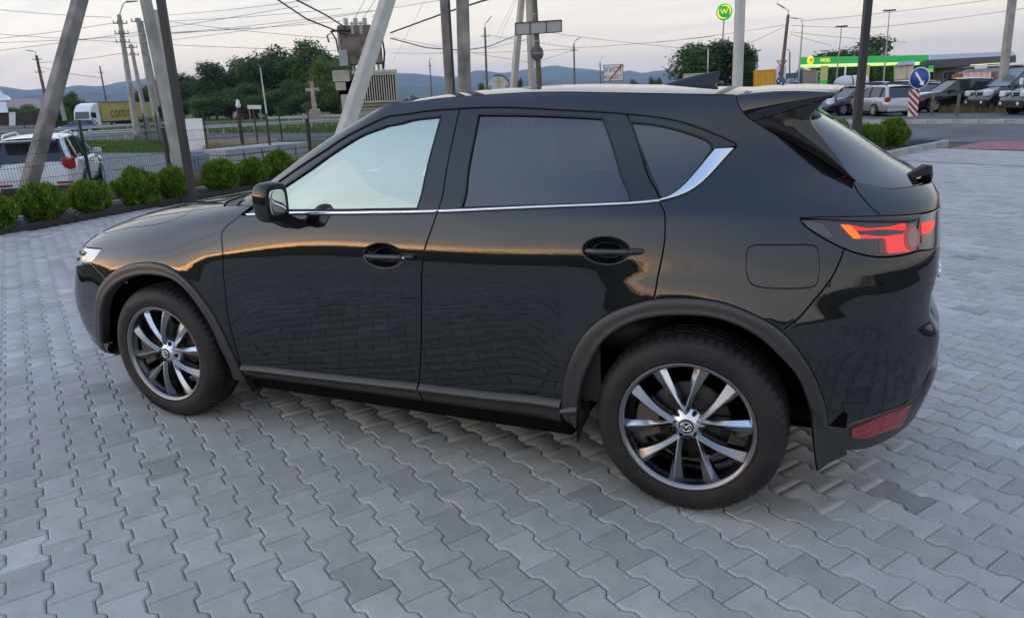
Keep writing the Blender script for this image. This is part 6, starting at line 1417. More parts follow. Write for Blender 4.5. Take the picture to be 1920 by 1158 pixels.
# ------------------------------------------------------------------ poles, lamps, wires
pole_c = mat('pole_concrete', (.33, .315, .285), .85, noise=.22, nscale=2.5, bump=.25, bscale=40, ndetail=8, col2=(.43, .415, .38))
pole_d = mat('weathered_pole', (.21, .195, .175), .9, noise=.35, nscale=3.0, bump=.4, bscale=25, ndetail=8, col2=(.33, .31, .28))
pole_w = mat('wooden_pole', (.15, .12, .095), .9, noise=.35, nscale=4, bump=.4, bscale=18)
steel_b = mat('black_steel', (.022, .022, .026), .42, spec=.5); steel_g = mat('galvanised_steel', (.36, .36, .37), .42, metal=.7)
wire_m = mat('wire_black', (.02, .02, .022), .6); ins_m = mat('insulator_glaze', (.52, .50, .47), .3); ins_b = mat('insulator_brown', (.10, .06, .04), .35)
def pole_pts(p0, p1, d0, d1):
    return vp(*p0, d0), vp(*p1, d1)
def slanted(name, label, cat, top, bot, dt, db, wt, wb, m, kind='square', zb=None, extra=0, group=None):
    """a straight post through two points of the view at real distances; runs extra metres on past the top"""
    a, b = vp(*bot, db), vp(*top, dt); d = (b-a)/np.linalg.norm(b-a); b = b+d*extra
    if zb is not None: a = a-d*((a[2]-zb)/d[2])
    t = thing(name, label, cat, tuple(a), 0, group); mb = MB(); q = b-a
    if kind == 'square':
        rz = math.atan2(CAM[1]-a[1], CAM[0]-a[0])+.5; ux = np.array([math.cos(rz), math.sin(rz), 0]); mb.bar((0, 0, 0), q, wb, wb, up=ux, w2=wt, t2=wt)
    elif kind == 'trapezoid':
        mb.bar((0, 0, 0), q, wb, wb*.8, up=np.array([CAM[0]-a[0], CAM[1]-a[1], 0])*1.0+np.array([.5, .2, 0]), w2=wt, t2=wt*.8)
    else: mb.tube([(0, 0, 0), q*.5, q], [wb/2, (wb+wt)/4, wt/2], 12)
    me = mb.mesh('post'); bm = bmesh.new(); bm.from_mesh(me); bmesh.ops.recalc_face_normals(bm, faces=bm.faces)
    if kind != 'round': bmesh.ops.bevel(bm, geom=[e_ for e_ in bm.edges if e_.calc_length() > .5], offset=min(wb, wt)*.10, segments=1, affect='EDGES')
    bm.to_mesh(me); bm.free(); link('post', me, t, m); return t, q
def at(a, q, s): return np.array(a)+np.array(q)*s
def lamp_arm(t, base, px, py, d, head_px, m=None, r=.035, hl=.7):
    "curved bracket with a lantern, from a point on the pole to a point of the view"
    p = vp(px, py, d)-np.array(t.location); e = vp(*head_px, d)-np.array(t.location); b = np.array(base); mid = b*.35+p*.65+np.array([0, 0, .15])
    mb = MB(); mb.tube([b, mid, p, p*.4+e*.6], [r, r, r*.8, r*.8], 6); mb.build('bracket', m or steel_g, t)
    mb = MB(); dr = (e-p)/max(np.linalg.norm(e-p), .01); c = p*.2+e*.8; mb.bar(c-dr*hl*.5, c+dr*hl*.5, .24, .10, w2=.16, t2=.06); mb.build('lantern', mat('lantern_grey', (.22, .22, .23), .4, metal=.4), t)
# near left: leaning brace, concrete pole, black lamp post
t1, q1 = slanted('concrete_brace', 'thick leaning concrete brace, leftmost of the posts', 'pole', (150, 0), (55, 345), 15.6, 14.8, .19, .215, pole_d, zb=-.45, extra=2.5)
mb = MB(); c = vp(153, 42, 15.5)-np.array(t1.location); mb.tube([c+np.array([.09*math.cos(a)-.1, 0, .05*math.sin(a)]) for a in np.linspace(-2, 2, 9)], .012, 6); mb.build('iron_loop', steel_b, t1)
t2, q2 = slanted('concrete_pole', 'grey concrete pole standing against the black lamp post on the left', 'pole', (273, 0), (345, 352), 15.4, 15.0, .145, .17, pole_c, zb=-.45, extra=3)
t2b, _ = slanted('concrete_brace', 'thin pale brace rising between the grey concrete pole and the black lamp post', 'pole', (291, 20), (336, 252), 17.5, 17.2, .13, .13, mat('pale_concrete', (.46, .44, .40), .85, noise=.12, nscale=3), zb=-.45)
def lamp_post(label, px_top, px_bot, d, nm='lamp_post'):
    a = vp(*px_bot, d); t = thing(nm, label, 'lamp post', (a[0], a[1], 0), .35); mb = MB(); mb.box((0, 0, 3.1), (.115, .115, 6.2), bev=.008); mb.build('post', steel_b, t)
    mb = MB(); mb.box((0, 0, .012), (.30, .30, .024), bev=.006); mb.build('base_plate', steel_b, t)
    mb = MB(); mb.box((.28, 0, 6.2), (.8, .22, .07), bev=.02); mb.build('lantern', steel_b, t); mb = MB(); mb.box((.0585, 0, 1.0), (.004, .10, .34)); mb.build('service_door', mat('door_steel', (.018, .018, .02), .5), t); return t
lamp_post('black square steel lamp post in the shrub bed on the left', (297, 0), (362, 376), 13.6)
lamp_post('black square steel lamp post behind the car tail on the right', (1638, 0), (1599, 318), 14.0)
# concrete poles on the left further away
def far_pole(label, top, bot, d, wt, wb, m=pole_c, arm=None, kind='square', crossarms=(), nm='concrete_pole', cat='pole', group=None):
    t, q = slanted(nm, label, cat, top, bot, d, d, wt, wb, m, kind, group=group)
    if arm: lamp_arm(t, q*.99, arm[0][0], arm[0][1], d, arm[1])
    for s in crossarms:
        mb = MB(); c = q*s; r_, a_ = facing(bot[0]); u = np.array([*r_, 0]); mb.bar(c-u*.42, c+u*.42, .05, .05); mb.build('crossarm', steel_b, t)
        for k in (-.38, -.15, .15, .38): mb = MB(); mb.lathe([(0, .17), (.03, .16), (.05, .10), (.03, .06), (.05, .03), (.02, 0)], 8, tuple(c+u*k+np.array([0, 0, .03]))); mb.build('insulator', ins_m, t)
    return t, q
far_pole('tall concrete pole with a curved lamp bracket, first of the three behind the lorry', (223, 28), (257, 254), 56, .20, .34, arm=((236, 4), (250, 3)), crossarms=(.93, .85, .78))
far_pole('shorter concrete pole with a bundle of insulators, second behind the lorry', (245, 83), (278, 247), 66, .18, .32, crossarms=(.96, .88))
far_pole('tall concrete pole, third behind the lorry, nearest to the black lamp post', (258, 34), (299, 254), 56, .20, .36, crossarms=(.97,))
far_pole('slanting brace pole against the third concrete pole', (265, 42), (296, 200), 57, .18, .24)
far_pole('leaning wooden pole with a lamp bracket on the far left', (68, 104), (86, 187), 95, .20, .26, pole_w, arm=((66, 97), (52, 95)), crossarms=(.9, .62), nm='lamp_pole')
far_pole('short leaning pale post beside the blue car', (112, 184), (122, 226), 108, .3, .4, pole_c)
far_pole('thin dark pole above the yellow trailer', (187, 124), (199, 190), 150, .22, .3, pole_w, kind='round', crossarms=(.8,))
far_pole('tall white street lamp in front of the wood', (488, 128), (500, 214), 120, .16, .26, mat('white_lamp_steel', (.58, .57, .54), .5), arm=((486, 123), (484, 122)), kind='round', nm='street_lamp', cat='street lamp')
far_pole('slimmer white street lamp left of the crucifix', (548, 137), (553, 202), 160, .16, .26, MATS['white_lamp_steel'], arm=((545, 132), (538, 131)), kind='round', nm='street_lamp', cat='street lamp')
far_pole('small lamp with two heads in the dark wood by the road', (420, 162), (422, 196), 190, .14, .2, MATS['white_lamp_steel'], arm=((419, 158), (412, 160)), kind='round', nm='street_lamp', cat='street lamp')
far_pole('faint thin lamp among the trees left of the billboard', (447, 168), (451, 205), 180, .14, .2, MATS['white_lamp_steel'], kind='round', nm='street_lamp', cat='street lamp')
far_pole('thin lamp among the trees by the road into the wood', (380, 168), (383, 200), 195, .14, .2, MATS['white_lamp_steel'], kind='round', nm='street_lamp', cat='street lamp')
# centre poles
t3, q3 = slanted('concrete_pole', 'brown-grey concrete pole with a black cable, left of the pair over the windscreen', 'pole', (834, 0), (846, 200), 19.5, 19.5, .24, .27, pole_d, 'trapezoid', zb=0, extra=3)
mb = MB(); mb.tube([q3*s+np.array([.16, -.1, 0]) for s in np.linspace(.05, 1, 8)], .022, 6); mb.build('cable', wire_m, t3)
t4, q4 = slanted('concrete_pole', 'thick grey concrete pole, right of the pair over the windscreen', 'pole', (867, 0), (872, 200), 17.5, 17.5, .27, .30, pole_d, 'trapezoid', zb=0, extra=3)
t5, q5 = slanted('concrete_brace', 'pale slanting concrete brace in front of the transformer', 'pole', (727, 0), (652, 230), 16.0, 15.0, .235, .265, mat('light_concrete', (.50, .475, .42), .85, noise=.12, nscale=3, bump=.2), 'square', zb=0, extra=2)
t6, q6 = slanted('concrete_brace', 'slim pale leaning pole, left of the wooden sign pole', 'pole', (978, 0), (960, 190), 34, 34, .22, .28, MATS['light_concrete'], 'square', zb=-.1, extra=2)
t7, q7 = slanted('concrete_pole', 'slim pale upright pole just left of the wooden sign pole', 'pole', (992, 0), (998, 190), 34, 34, .22, .26, MATS['light_concrete'], 'square', zb=-.1, extra=2)
t8, q8 = slanted('wooden_pole', 'round wooden pole carrying the backs of two road signs', 'pole', (1002, 0), (1013, 190), 32, 32, .21, .25, pole_w, 'round', zb=-.1, extra=2)
L8 = np.array(t8.location)
for s in (.52, .60, .66, .80): mb = MB(); c = q8*s; mb.tube([c-np.array([0, 0, .02]), c+np.array([0, 0, .02])], .135, 12); mb.build('clamp_band', steel_g, t8)
r_, a_ = facing(1008); u = np.array([*r_, 0]); n_a = -np.array([*a_, 0])
sb = thing('sign_board', 'back of a long rectangular road sign with four framed fields', 'road sign'); pts_ = [vp(966, 66.5, 31.6), vp(1053, 60, 31.9), vp(1053, 38, 31.9), vp(966, 44, 31.6)]
mb = MB(); f = np.array(pts_); mb.add(np.vstack([f, f-n_a*.02]), [[0, 1, 2, 3], [7, 6, 5, 4], [0, 4, 5, 1], [1, 5, 6, 2], [2, 6, 7, 3], [3, 7, 4, 0]]); mb.build('panel', mat('sign_back_grey', (.44, .43, .42), .5), sb)
mb = MB()
fr = mat('sign_frame', (.05, .048, .045), .6)
for i in range(4): m1 = MB(); m1.bar(f[i]+n_a*.02, f[(i+1) % 4]+n_a*.02, .035, .03, up=n_a); m1.build('frame_bar', fr, sb)
for s in (.32, .67): m1 = MB(); m1.bar(f[0]*(1-s)+f[1]*s+n_a*.02, f[3]*(1-s)+f[2]*s+n_a*.02, .035, .03, up=n_a); m1.build('frame_bar', fr, sb)
rs = thing('round_sign', 'back of a round road sign lower on the wooden pole', 'road sign', tuple(vp(1007, 100, 31.9))); mb = MB(); mb.lathe([(0, .015), (.30, .015), (.31, 0), (.30, -.012), (0, -.012)], 28, axis='y'); o = mb.build('disc', mat('sign_back_dark', (.12, .125, .13), .5), rs); rs.rotation_euler = (0, 0, math.atan2(r_[1], r_[0])+.5); mb = MB(); mb.box((0, -.03, 0), (.5, .03, .04)); mb.build('bracket', steel_g, rs)
for lb, top, bot, d, arm in (('lamp on a thin pole between the windscreen poles and the sign pole', (909, 52), (914, 190), 76, ((911, 44), (919, 34))), ('street lamp above the middle of the car roof, left of the town sign', (1076, 83), (1078, 186), 92, ((1078, 77), (1086, 72))), ('small distant street lamp right beside the town sign', (1125, 116), (1127, 182), 150, ((1126, 111), (1132, 107))), ('distant thin pole with a bracket, left of the windscreen poles', (805.5, 115), (810, 190), 130, ((806, 112), (808, 110)))):
    far_pole(lb, top, bot, d, .18, .26, pole_w, arm=arm, kind='round', crossarms=(.88,), nm='street_lamp', cat='street lamp')
far_pole('faint far pylon post near the hills, left of the roof street lamp', (1058, 128), (1059, 186), 200, .2, .3, steel_g, kind='round', crossarms=(.85, .7), nm='power_pole')
# right-hand poles
t9, q9 = slanted('concrete_pole', 'white concrete pole rising behind the car roof antenna', 'pole', (1388, 0), (1381, 200), 18, 18, .175, .19, mat('white_concrete', (.52, .51, .49), .8, noise=.10, nscale=3, bump=.15), 'square', zb=0, extra=3)
t10, q10 = slanted('concrete_pole', 'grey concrete pole at the far right, behind the vans', 'pole', (1898, 0), (1880, 150), 46, 46, .30, .34, pole_c, 'square', zb=-.05, extra=2)
far_pole('leaning wooden lamp pole behind the give way sign', (1478, 28), (1464, 150), 62, .22, .28, pole_w, arm=((1478, 20), (1460, 9)), kind='round', crossarms=(), nm='lamp_pole', cat='street lamp')
o = bpy.data.objects[-1] if False else None
far_pole('tall thin grey lamp left of the canopy', (1505, 45), (1495, 176), 78, .10, .22, steel_g, arm=((1502, 36), (1485, 34)), kind='round', nm='street_lamp', cat='street lamp')
for lb, top, bot, d in (('tall floodlight mast in front of the canopy lettering', (1578, 50), (1566, 172), 98), ('distant floodlight mast left of the canopy tree', (1548, 96), (1546, 172), 150), ('thin mast right of the second canopy column', (1668, 20), (1655, 168), 98), ('distant mast above the yellow container', (1421, 95), (1420, 172), 150)):
    t, q = far_pole(lb, top, bot, d, .10, .20, steel_g, kind='round', nm='light_mast', cat='light mast'); mb = MB(); mb.box((0, 0, 0), (1.3, .3, .16)); o = mb.build('floodlight', steel_b, t); o.location = tuple(q)
far_pole('dark thin lamp with a bracket above the blue container', (1481, 98), (1480, 172), 110, .16, .22, pole_w, arm=((1481, 95), (1474, 93)), kind='round', nm='street_lamp', cat='street lamp')
far_pole('white lamp post nearest to the broad oak', (1328, 93), (1326, 172), 88, .14, .2, MATS['white_lamp_steel'], arm=((1328, 91), (1321, 91)), kind='round', nm='street_lamp', cat='street lamp')
far_pole('white curved lamp just left of the pylon sign', (1343, 96), (1341, 172), 92, .12, .16, white_m, arm=((1342, 92), (1334, 92)), kind='round', nm='street_lamp', cat='street lamp')
far_pole('second white curved lamp touching the pylon sign', (1347, 106), (1346, 172), 96, .12, .16, white_m, arm=((1346, 102), (1339, 101)), kind='round', nm='street_lamp', cat='street lamp')
far_pole('dark-topped lamp between the pylon sign and the white pole', (1366, 70), (1361, 172), 100, .14, .2, steel_g, arm=((1364, 76), (1348, 73)), kind='round', nm='street_lamp', cat='street lamp')
far_pole('thin pole right of the dark tree, above the yellow container edge', (1412, 100), (1411, 172), 120, .14, .2, pole_w, kind='round', crossarms=(.9,), nm='power_pole')
# ------------------------------------------------------------------ transformer on its platform
tr = thing('transformer', 'pole-mounted power transformer with ribbed cooling fins and insulators', 'transformer', tuple(vp(690, 200, 25.0)[:2])+(0,)); TL = np.array(tr.location); r_, a_ = facing(690); tr.rotation_euler = (0, 0, math.atan2(r_[1], r_[0]))
def tz(y): return vp(690, y, 25.0)[2]
def tx(x): return (x-690)*25.0/FPX*1.02
cream_s = mat('cream_steel', (.47, .45, .37), .5, noise=.12, nscale=3); rust = mat('rusty_tank', (.17, .13, .105), .7, noise=.35, nscale=4, col2=(.25, .20, .17)); copper = mat('grey_cable_box', (.35, .37, .39), .5)
def tbox(nm, x0, x1, y0, y1, dep, m, yc=0, bev=.01): mb = MB(); mb.box(((tx(x0)+tx(x1))/2, yc, (tz(y0)+tz(y1))/2), (tx(x1)-tx(x0), dep, abs(tz(y0)-tz(y1))), bev=bev); return mb.build(nm, m, tr)
tbox('tank', 672, 742, 138, 194, .62, cream_s); tbox('tank_lid', 668, 744, 133, 139, .72, cream_s); tbox('base_rail', 664, 742, 193, 200, .70, cream_s); tbox('base_beam', 676, 740, 200, 207, .5, cream_s)
for k in range(15):
    x = 683+k*4.05; mb = MB(); mb.box((tx(x), -.40, (tz(143)+tz(190))/2), (.030, .20, tz(143)-tz(190)), bev=.004); mb.build('cooling_fin', mat('fin_cream', (.56, .54, .46), .5), tr)
mb = MB(); mb.box(((tx(681)+tx(742))/2, -.33, tz(141.5)), (tx(742)-tx(681), .40, .05)); mb.box(((tx(681)+tx(742))/2, -.33, tz(191.5)), (tx(742)-tx(681), .40, .05)); o = mb.build('fin_rail', cream_s, tr); o['kind'] = 'stuff'
tbox('cable_cabinet', 636, 664, 131, 152, .5, cream_s); tbox('cable_cabinet', 639, 656, 153, 168, .45, cream_s); tbox('cable_cabinet', 646, 658, 176, 205, .4, cream_s); tbox('cabinet_back', 643, 672, 150, 178, .3, dark_in, .1)
tbox('fin_gap_shade', 682, 741, 143, 190, .02, dark_in, -.318, 0)  # added black sheet: shade between the cooling fins put into colour
# drum-shaped housing with bushings on top
mb = MB(); mb.prism([(tx(654), -.34), (tx(718), -.34), (tx(722), .0), (tx(718), .34), (tx(654), .34), (tx(650), 0)], tz(50)-tz(116), z0=tz(116)); mb.build('bushing_housing', rust, tr)
tbox('housing_foot', 666, 722, 116, 121, .7, rust); tbox('junction_box', 650, 664, 95, 124, .3, copper, -.40)
for i, (a, b) in enumerate(((652, 674), (676, 690), (694, 706))): tbox('housing_head', a, b, 48, 56, .5, rust)
def bushing(x, yb, yt, r, m, nrib, yc=0): 
    z0, z1 = tz(yb), tz(yt); prof = [(r*.6, 0)]
    for k in range(nrib): h = (k+.2)/nrib; prof += [(r, h), (r*1.05, h+.25/nrib), (r*.55, h+.55/nrib)]
    prof += [(r*.3, 1), (0, 1.02)]; mb = MB(); mb.lathe([(p_[0], z0+(z1-z0)*p_[1]) for p_ in prof], 14, (tx(x), yc, 0)); return mb.build('insulator', m, tr)
for x in (666, 682, 697): bushing(x, 49, 33, .085, ins_m, 4, 0)
for x in (676, 690): bushing(x, 66, 42, .07, ins_m, 5, -.30)
for k, x in enumerate((672, 694, 706, 714, 721)): bushing(x, 134, 122, .045, ins_m, 3, -.05)
mb = MB(); mb.tube([(tx(722), -.1, tz(130)), (tx(726), -.1, tz(100)), (tx(724), -.1, tz(74))], .028, 8); mb.build('cable', wire_m, tr)
mb = MB(); mb.tube([(tx(650), -.4, tz(100)), (tx(648), -.4, tz(75)), (tx(642), -.4, tz(62)), (tx(634), -.42, tz(68)), (tx(636), -.42, tz(80))], .026, 8); mb.build('cable', wire_m, tr)
mb = MB(); mb.tube([(tx(640), -.36, tz(60)), (tx(655), -.38, tz(58)), (tx(672), -.36, tz(59))], .03, 8); mb.build('cable', wire_m, tr)
pl = thing('transformer_platform', 'steel platform on two stub posts that carries the transformer', 'platform', tuple(TL)); pl.rotation_euler = tr.rotation_euler
mb = MB(); mb.box(((tx(660)+tx(745))/2, 0, tz(208)-.06), (tx(748)-tx(655), .9, .12)); mb.build('deck', steel_g, pl)
for x in (664, 738): mb = MB(); mb.box((tx(x), 0, (tz(208)-.12)/2), (.2, .2, tz(208)-.12)); mb.build('leg', pole_c, pl)
# ------------------------------------------------------------------ overhead wires
def wire(label, pts, r=.011, sag=0., group='overhead power lines', m=None):
    P = [vp(*q) if len(q) == 3 else np.array(q) for q in pts]; full = []
    for a, b in zip(P[:-1], P[1:]):
        n = max(6, int(np.linalg.norm(b-a)/2)); n = min(n, 24)
        for i in range(n): s = i/n; full.append(a*(1-s)+b*s-np.array([0, 0, sag*4*s*(1-s)*np.linalg.norm(b-a)]))
    full.append(P[-1]); mb = MB(); mb.tube(full, r, 4, cap=False); o = mb.build('overhead_wire', m or wire_m); tag(o, label, 'wire', group); return o
ORD = ('topmost', 'second', 'third', 'fourth', 'fifth', 'sixth', 'seventh', 'eighth', 'ninth', 'tenth', 'eleventh', 'twelfth', 'lowest', 'fourteenth', 'last')
for i_, (a, b) in enumerate(sorted((((-60, 12), (210, 33)), ((-60, 78), (222, 42)), ((-60, 82), (470, 52)), ((-60, 102), (560, 12)), ((-60, 60), (640, 96)), ((310, 40), (640, 16)), ((310, 40), (650, 74)), ((318, 62), (700, 20)), ((318, 76), (1000, -30)), ((70, 118), (230, 100)), ((75, 126), (190, 146)), ((230, 65), (640, 40)), ((300, 30), (640, -8))), key=lambda q: q[0][1]+q[1][1])):
    wire('%s of the thin wires across the sky on the left' % ORD[i_], [(*a, 58), (*b, 46)], .012, .006)
ORD2 = ('first', 'second', 'third', 'fourth', 'fifth', 'sixth', 'seventh', 'eighth', 'ninth', 'tenth', 'eleventh', 'twelfth', 'thirteenth', 'fourteenth', 'last')
for i_, (a, b) in enumerate(sorted((((735, 70), (1000, 118)), ((735, 100), (1076, 92)), ((915, 92), (1000, 70)), ((915, 66), (1080, 90)), ((1080, 90), (1340, 68)), ((1000, 118), (1080, 92)), ((1020, 60), (1300, 92)), ((1230, 80), (1478, 46)), ((1380, 92), (1476, 48)), ((1482, 48), (1640, 52)), ((1500, 40), (1900, -6)), ((1482, 60), (1700, 80)), ((1640, 52), (1960, 10)), ((1482, 64), (1560, 86)), ((860, 14), (990, -20))), key=lambda q: q[0][0]+q[1][0])):
    wire('%s from the left of the wires above the car roof' % ORD2[i_], [(*a, 62), (*b, 62)], .013, .008)
wire('thick black cable sagging down to the transformer from the upper left', [(515, -4, 20), (575, 36, 22), (650, 66, 24.6)], .024, 0, None)
wire('second thick black cable running down to the transformer cap', [(548, -4, 20), (610, 28, 22), (648, 52, 24.6)], .024, 0, None)
wire('black cable from the transformer up past the two windscreen poles', [(732, 62, 24), (836, 24, 21), (905, 2, 20), (960, -12, 20)], .022, .0, None)
wire('slack black cable from the transformer towards the slim pale poles', [(732, 72, 24.5), (800, 90, 27), (870, 95, 30), (915, 88, 34), (990, 58, 36)], .018, 0, None)
for k, (x, y, x2, y2) in enumerate(((666, 33, 688, -6), (682, 33, 708, -6), (697, 33, 722, 8))): wire('thin lead rising from the %s transformer insulator' % ('left', 'middle', 'right')[k], [(x, y, 25), (x2, y2, 24)], .008, 0, 'leads above the transformer')
for i_, (x, y, x2, y2) in enumerate(((930, 70, 968, -6), (936, 74, 972, -6), (735, 120, 800, -6))): wire(('left of the two steep faint wires beside the slim pale poles', 'right of the two steep faint wires beside the slim pale poles', 'faint steep wire just right of the transformer')[i_], [(x, y, 60), (x2, y2, 40)], .008, 0, 'steep wires')
# ------------------------------------------------------------------ fences
fence_m = mat('anthracite_fence', (.018, .022, .026), .5)
def mesh_panel(parent, p0, p1, z0, z1, dv=.05, dh=.20, r=.0032):
    p0, p1 = np.array(p0), np.array(p1); L = np.linalg.norm(p1-p0); n = int(L/dv); mb = MB()
    V = []; F = []
    def stick(a, b, r):
        d = b-a; d = d/np.linalg.norm(d); x = np.array([-d[1], d[0], 0]) if abs(d[2]) < .9 else np.array([1., 0, 0]); y = np.cross(d, x); k = len(V)
        for q in (a, b):
            for s in (0, 1, 2): V.append(q+r*(x*math.cos(2*PI*s/3)+y*math.sin(2*PI*s/3)))
        for s in range(3): F.append([k+s, k+(s+1) % 3, k+3+(s+1) % 3, k+3+s])
    for i in range(n+1): q = p0+(p1-p0)*i/n; stick(np.array([*q, z0]), np.array([*q, z1]), r)
    z = z0
    while z <= z1+.001: stick(np.array([*p0, z]), np.array([*p1, z]), r*1.25); z += dh
    mb.add(np.array(V), F); o = mb.build('wire_mesh', fence_m, parent); o['kind'] = 'stuff'; return o
f1_ = thing('mesh_fence', 'dark welded mesh fence right behind the row of round shrubs', 'fence'); ys_ = [-1.5, 2.8, 7.1, 11.4, 15.7]
for y in ys_: mb = MB(); mb.box((-10.2, y, .45), (.065, .065, 1.6), bev=.006); mb.build('post', fence_m, f1_); mb = MB(); mb.box((-10.2, y, 1.265), (.072, .072, .03), bev=.006); mb.build('post_cap', steel_b, f1_)
for a, b in zip(ys_[:-1], ys_[1:]): mesh_panel(f1_, (-10.24, a+.04), (-10.24, b-.04), -.2, 1.2)
f2_ = thing('mesh_fence', 'dark mesh fence around the gravel lot further back, with a row of tall posts', 'fence')
fp = [(245, 62), (268, 56), (291, 51), (345, 42), (371, 40), (380, 40), (447, 41.5), (476, 42), (523, 42), (577, 42.5), (640, 43), (700, 44)]
prev = None
for px, d in fp:
    q = vp(px, 215, d); w_ = .13 if px == 447 else .06; mb = MB(); mb.box((q[0], q[1], ZL+.98), (w_, w_, 1.96+(.08 if px == 447 else 0)), bev=.005); mb.build('post', fence_m, f2_)
    if prev is not None and px not in (380,): mesh_panel(f2_, prev, q[:2], ZL+.08, ZL+1.75, .10, .25, .004)
    prev = q[:2]
mb = MB(); q = vp(447, 200, 41.5); mb.lathe([(.05, 0), (.11, .05), (.13, .15), (.09, .26), (.10, .34), (.05, .42), (0, .44)], 14, (q[0], q[1], ZL+2.02)); mb.build('post_lantern', white_m, f2_)
f3_ = thing('fence_posts', 'two dark fence posts standing alone on the gravel, left and right of the poles', 'fence')
for (tx_, bx_, d, zt_) in ((145, 163, 21.5, 1.47), (498, 511, 26.5, 1.40)):
    q = vp((tx_+bx_)/2, 260, d); mb = MB(); mb.box((q[0], q[1], (ZL+zt_)/2), (.06, .06, zt_-ZL), bev=.006); mb.build('post', fence_m, f3_)
# white board, block pile, grey bin on the gravel
wbd = thing('white_board', 'big white sheet leaning on the fence left of centre', 'board'); q0, q1 = vp(344, 250, 39), vp(381, 250, 38.6)
mb = MB(); mb.add([(q0[0], q0[1], ZL+.02), (q1[0], q1[1], ZL+.02), (q1[0]-.2, q1[1]+.25, ZL+1.62), (q0[0]-.2, q0[1]+.25, ZL+1.62)]+[(q0[0]-.05, q0[1]+.05, ZL+.02), (q1[0]-.05, q1[1]+.05, ZL+.02), (q1[0]-.25, q1[1]+.30, ZL+1.62), (q0[0]-.25, q0[1]+.30, ZL+1.62)], [[0, 1, 2, 3], [7, 6, 5, 4], [0, 4, 5, 1], [1, 5, 6, 2], [2, 6, 7, 3], [3, 7, 4, 0]]); mb.build('sheet', mat('white_sheet', (.72, .70, .67), .6, noise=.06, nscale=2), wbd)
bp_ = thing('slab_pile', 'low pile of pale concrete slabs on the gravel behind dry grass', 'slab pile'); q0, q1 = vp(392, 290, 25.5), vp(556, 290, 28); L_ = np.linalg.norm((q1-q0)[:2]); rz_ = math.atan2(q1[1]-q0[1], q1[0]-q0[0]); slab_m = mat('slab_concrete', (.40, .41, .42), .85, noise=.15, nscale=2)
for k in range(5):
    for j in range(4): mb = MB(); c = q0+(q1-q0)*((k+.5)/5); mb.box((c[0], c[1], ZL+.10+.19*j), (L_/5-.06, 1.5, .175), rz_+random.gauss(0, .01), bev=.012); mb.build('slab', slab_m, bp_)
gb = thing('grey_bin', 'small blue-grey slatted bin beside the black lamp post', 'bin', tuple(vp(364, 280, 23)[:2])+(ZL,), .4); gb.scale = (1.15, 1.15, .95); gm = mat('bin_grey', (.22, .26, .32), .5)
mb = MB(); mb.box((0, 0, .42), (.5, .5, .84), bev=.02); mb.build('body', gm, gb); mb = MB(); mb.box((0, 0, .87), (.36, .36, .10), bev=.03); mb.build('lid', gm, gb)
for k in range(6): mb = MB(); mb.box((-.22+.088*k, -.262, .42), (.05, .03, .78), bev=.006); mb.build('slat', gm, gb)
# guard rails
def guard_rail(label, a, b, d0, d1, n):
    t = thing('guard_rail', label, 'guard rail'); q0, q1 = vp(a, 230, d0), vp(b, 230, d1); dr = (q1-q0); dr[2] = 0; L = np.linalg.norm(dr); dr /= L; nn = np.array([dr[1], -dr[0], 0]); nn = nn if nn@(CAM-q0) > 0 else -nn
    prof = [(0, .75), (.05, .72), (.05, .66), (.0, .60), (.05, .54), (.05, .48), (0, .45)]; mb = MB(); mb.grid([[(*(q0+dr*s*L+nn*p_[0])[:2], ZL+p_[1]) for p_ in prof] for s in np.linspace(0, 1, 12)]); mb.build('rail', mat('rail_zinc', (.46, .46, .44), .5, metal=.3), t)
    for k in range(n): c = q0+dr*L*(k+.5)/n; mb = MB(); mb.box((c[0], c[1], ZL+.35), (.10, .10, .72)); mb.build('post', steel_g, t)
    return t
guard_rail('pale guard rail along the near side of the far road', 42, 700, 70, 72, 22); guard_rail('second grey guard rail on the far side of the road', 96, 330, 96, 112, 10); guard_rail('distant guard rail below the crucifix', 500, 700, 112, 105, 7)
# crucifix
cx_ = thing('stone_crucifix', 'weathered stone crucifix on a rough plinth before the wood', 'monument', tuple(vp(591, 215, 100)[:2])+(ZL,), math.atan2(facing(591)[0][1], facing(591)[0][0])); stn = mat('old_stone', (.36, .30, .26), .9, noise=.3, nscale=1.5, bump=.6, bscale=6); 
mb = MB(); mb.box((0, 0, .65), (1.9, 1.3, 1.3), taper=.86, bev=.06); mb.box((0, 0, 1.45), (1.3, .9, .35), bev=.05); o = mb.build('plinth', stn, cx_); o['kind'] = 'stuff'
zb_, zt_ = 1.55, vp(591, 157, 100)[2]-ZL; mb = MB(); mb.box((0, 0, (zb_+zt_)/2), (.62, .38, zt_-zb_), bev=.04, taper=.8); mb.build('shaft', stn, cx_); za_ = vp(591, 168.5, 100)[2]-ZL; mb = MB(); mb.box((0, 0, za_), (1.75, .34, .42), bev=.04); mb.build('cross_arm', stn, cx_)
mb = MB(); mb.tube([(0, -.30, za_-1.25), (.03, -.32, za_-.7), (-.02, -.30, za_-.15), (0, -.30, za_+.12)], [.09, .14, .17, .10], 8); mb.tube([(-.68, -.26, za_+.06), (0, -.28, za_-.12), (.68, -.26, za_+.06)], [.05, .08, .05], 6); o = mb.build('carved_figure', mat('pale_carving', (.45, .40, .36), .85), cx_); o['kind'] = 'stuff'; mb = MB(); mb.box((0, 0, zt_+.1), (.5, .4, .25), bev=.08); mb.build('cap_stone', stn, cx_)
mf = thing('monument_fence', 'low grey railing around the crucifix plinth', 'fence'); r_, a_ = facing(591); 
for k in range(26): c = vp(567+k*2.1, 215, 97.5); mb = MB(); mb.box((c[0], c[1], ZL+.60), (.05, .05, 1.2)); mb.build('bar', steel_g, mf)
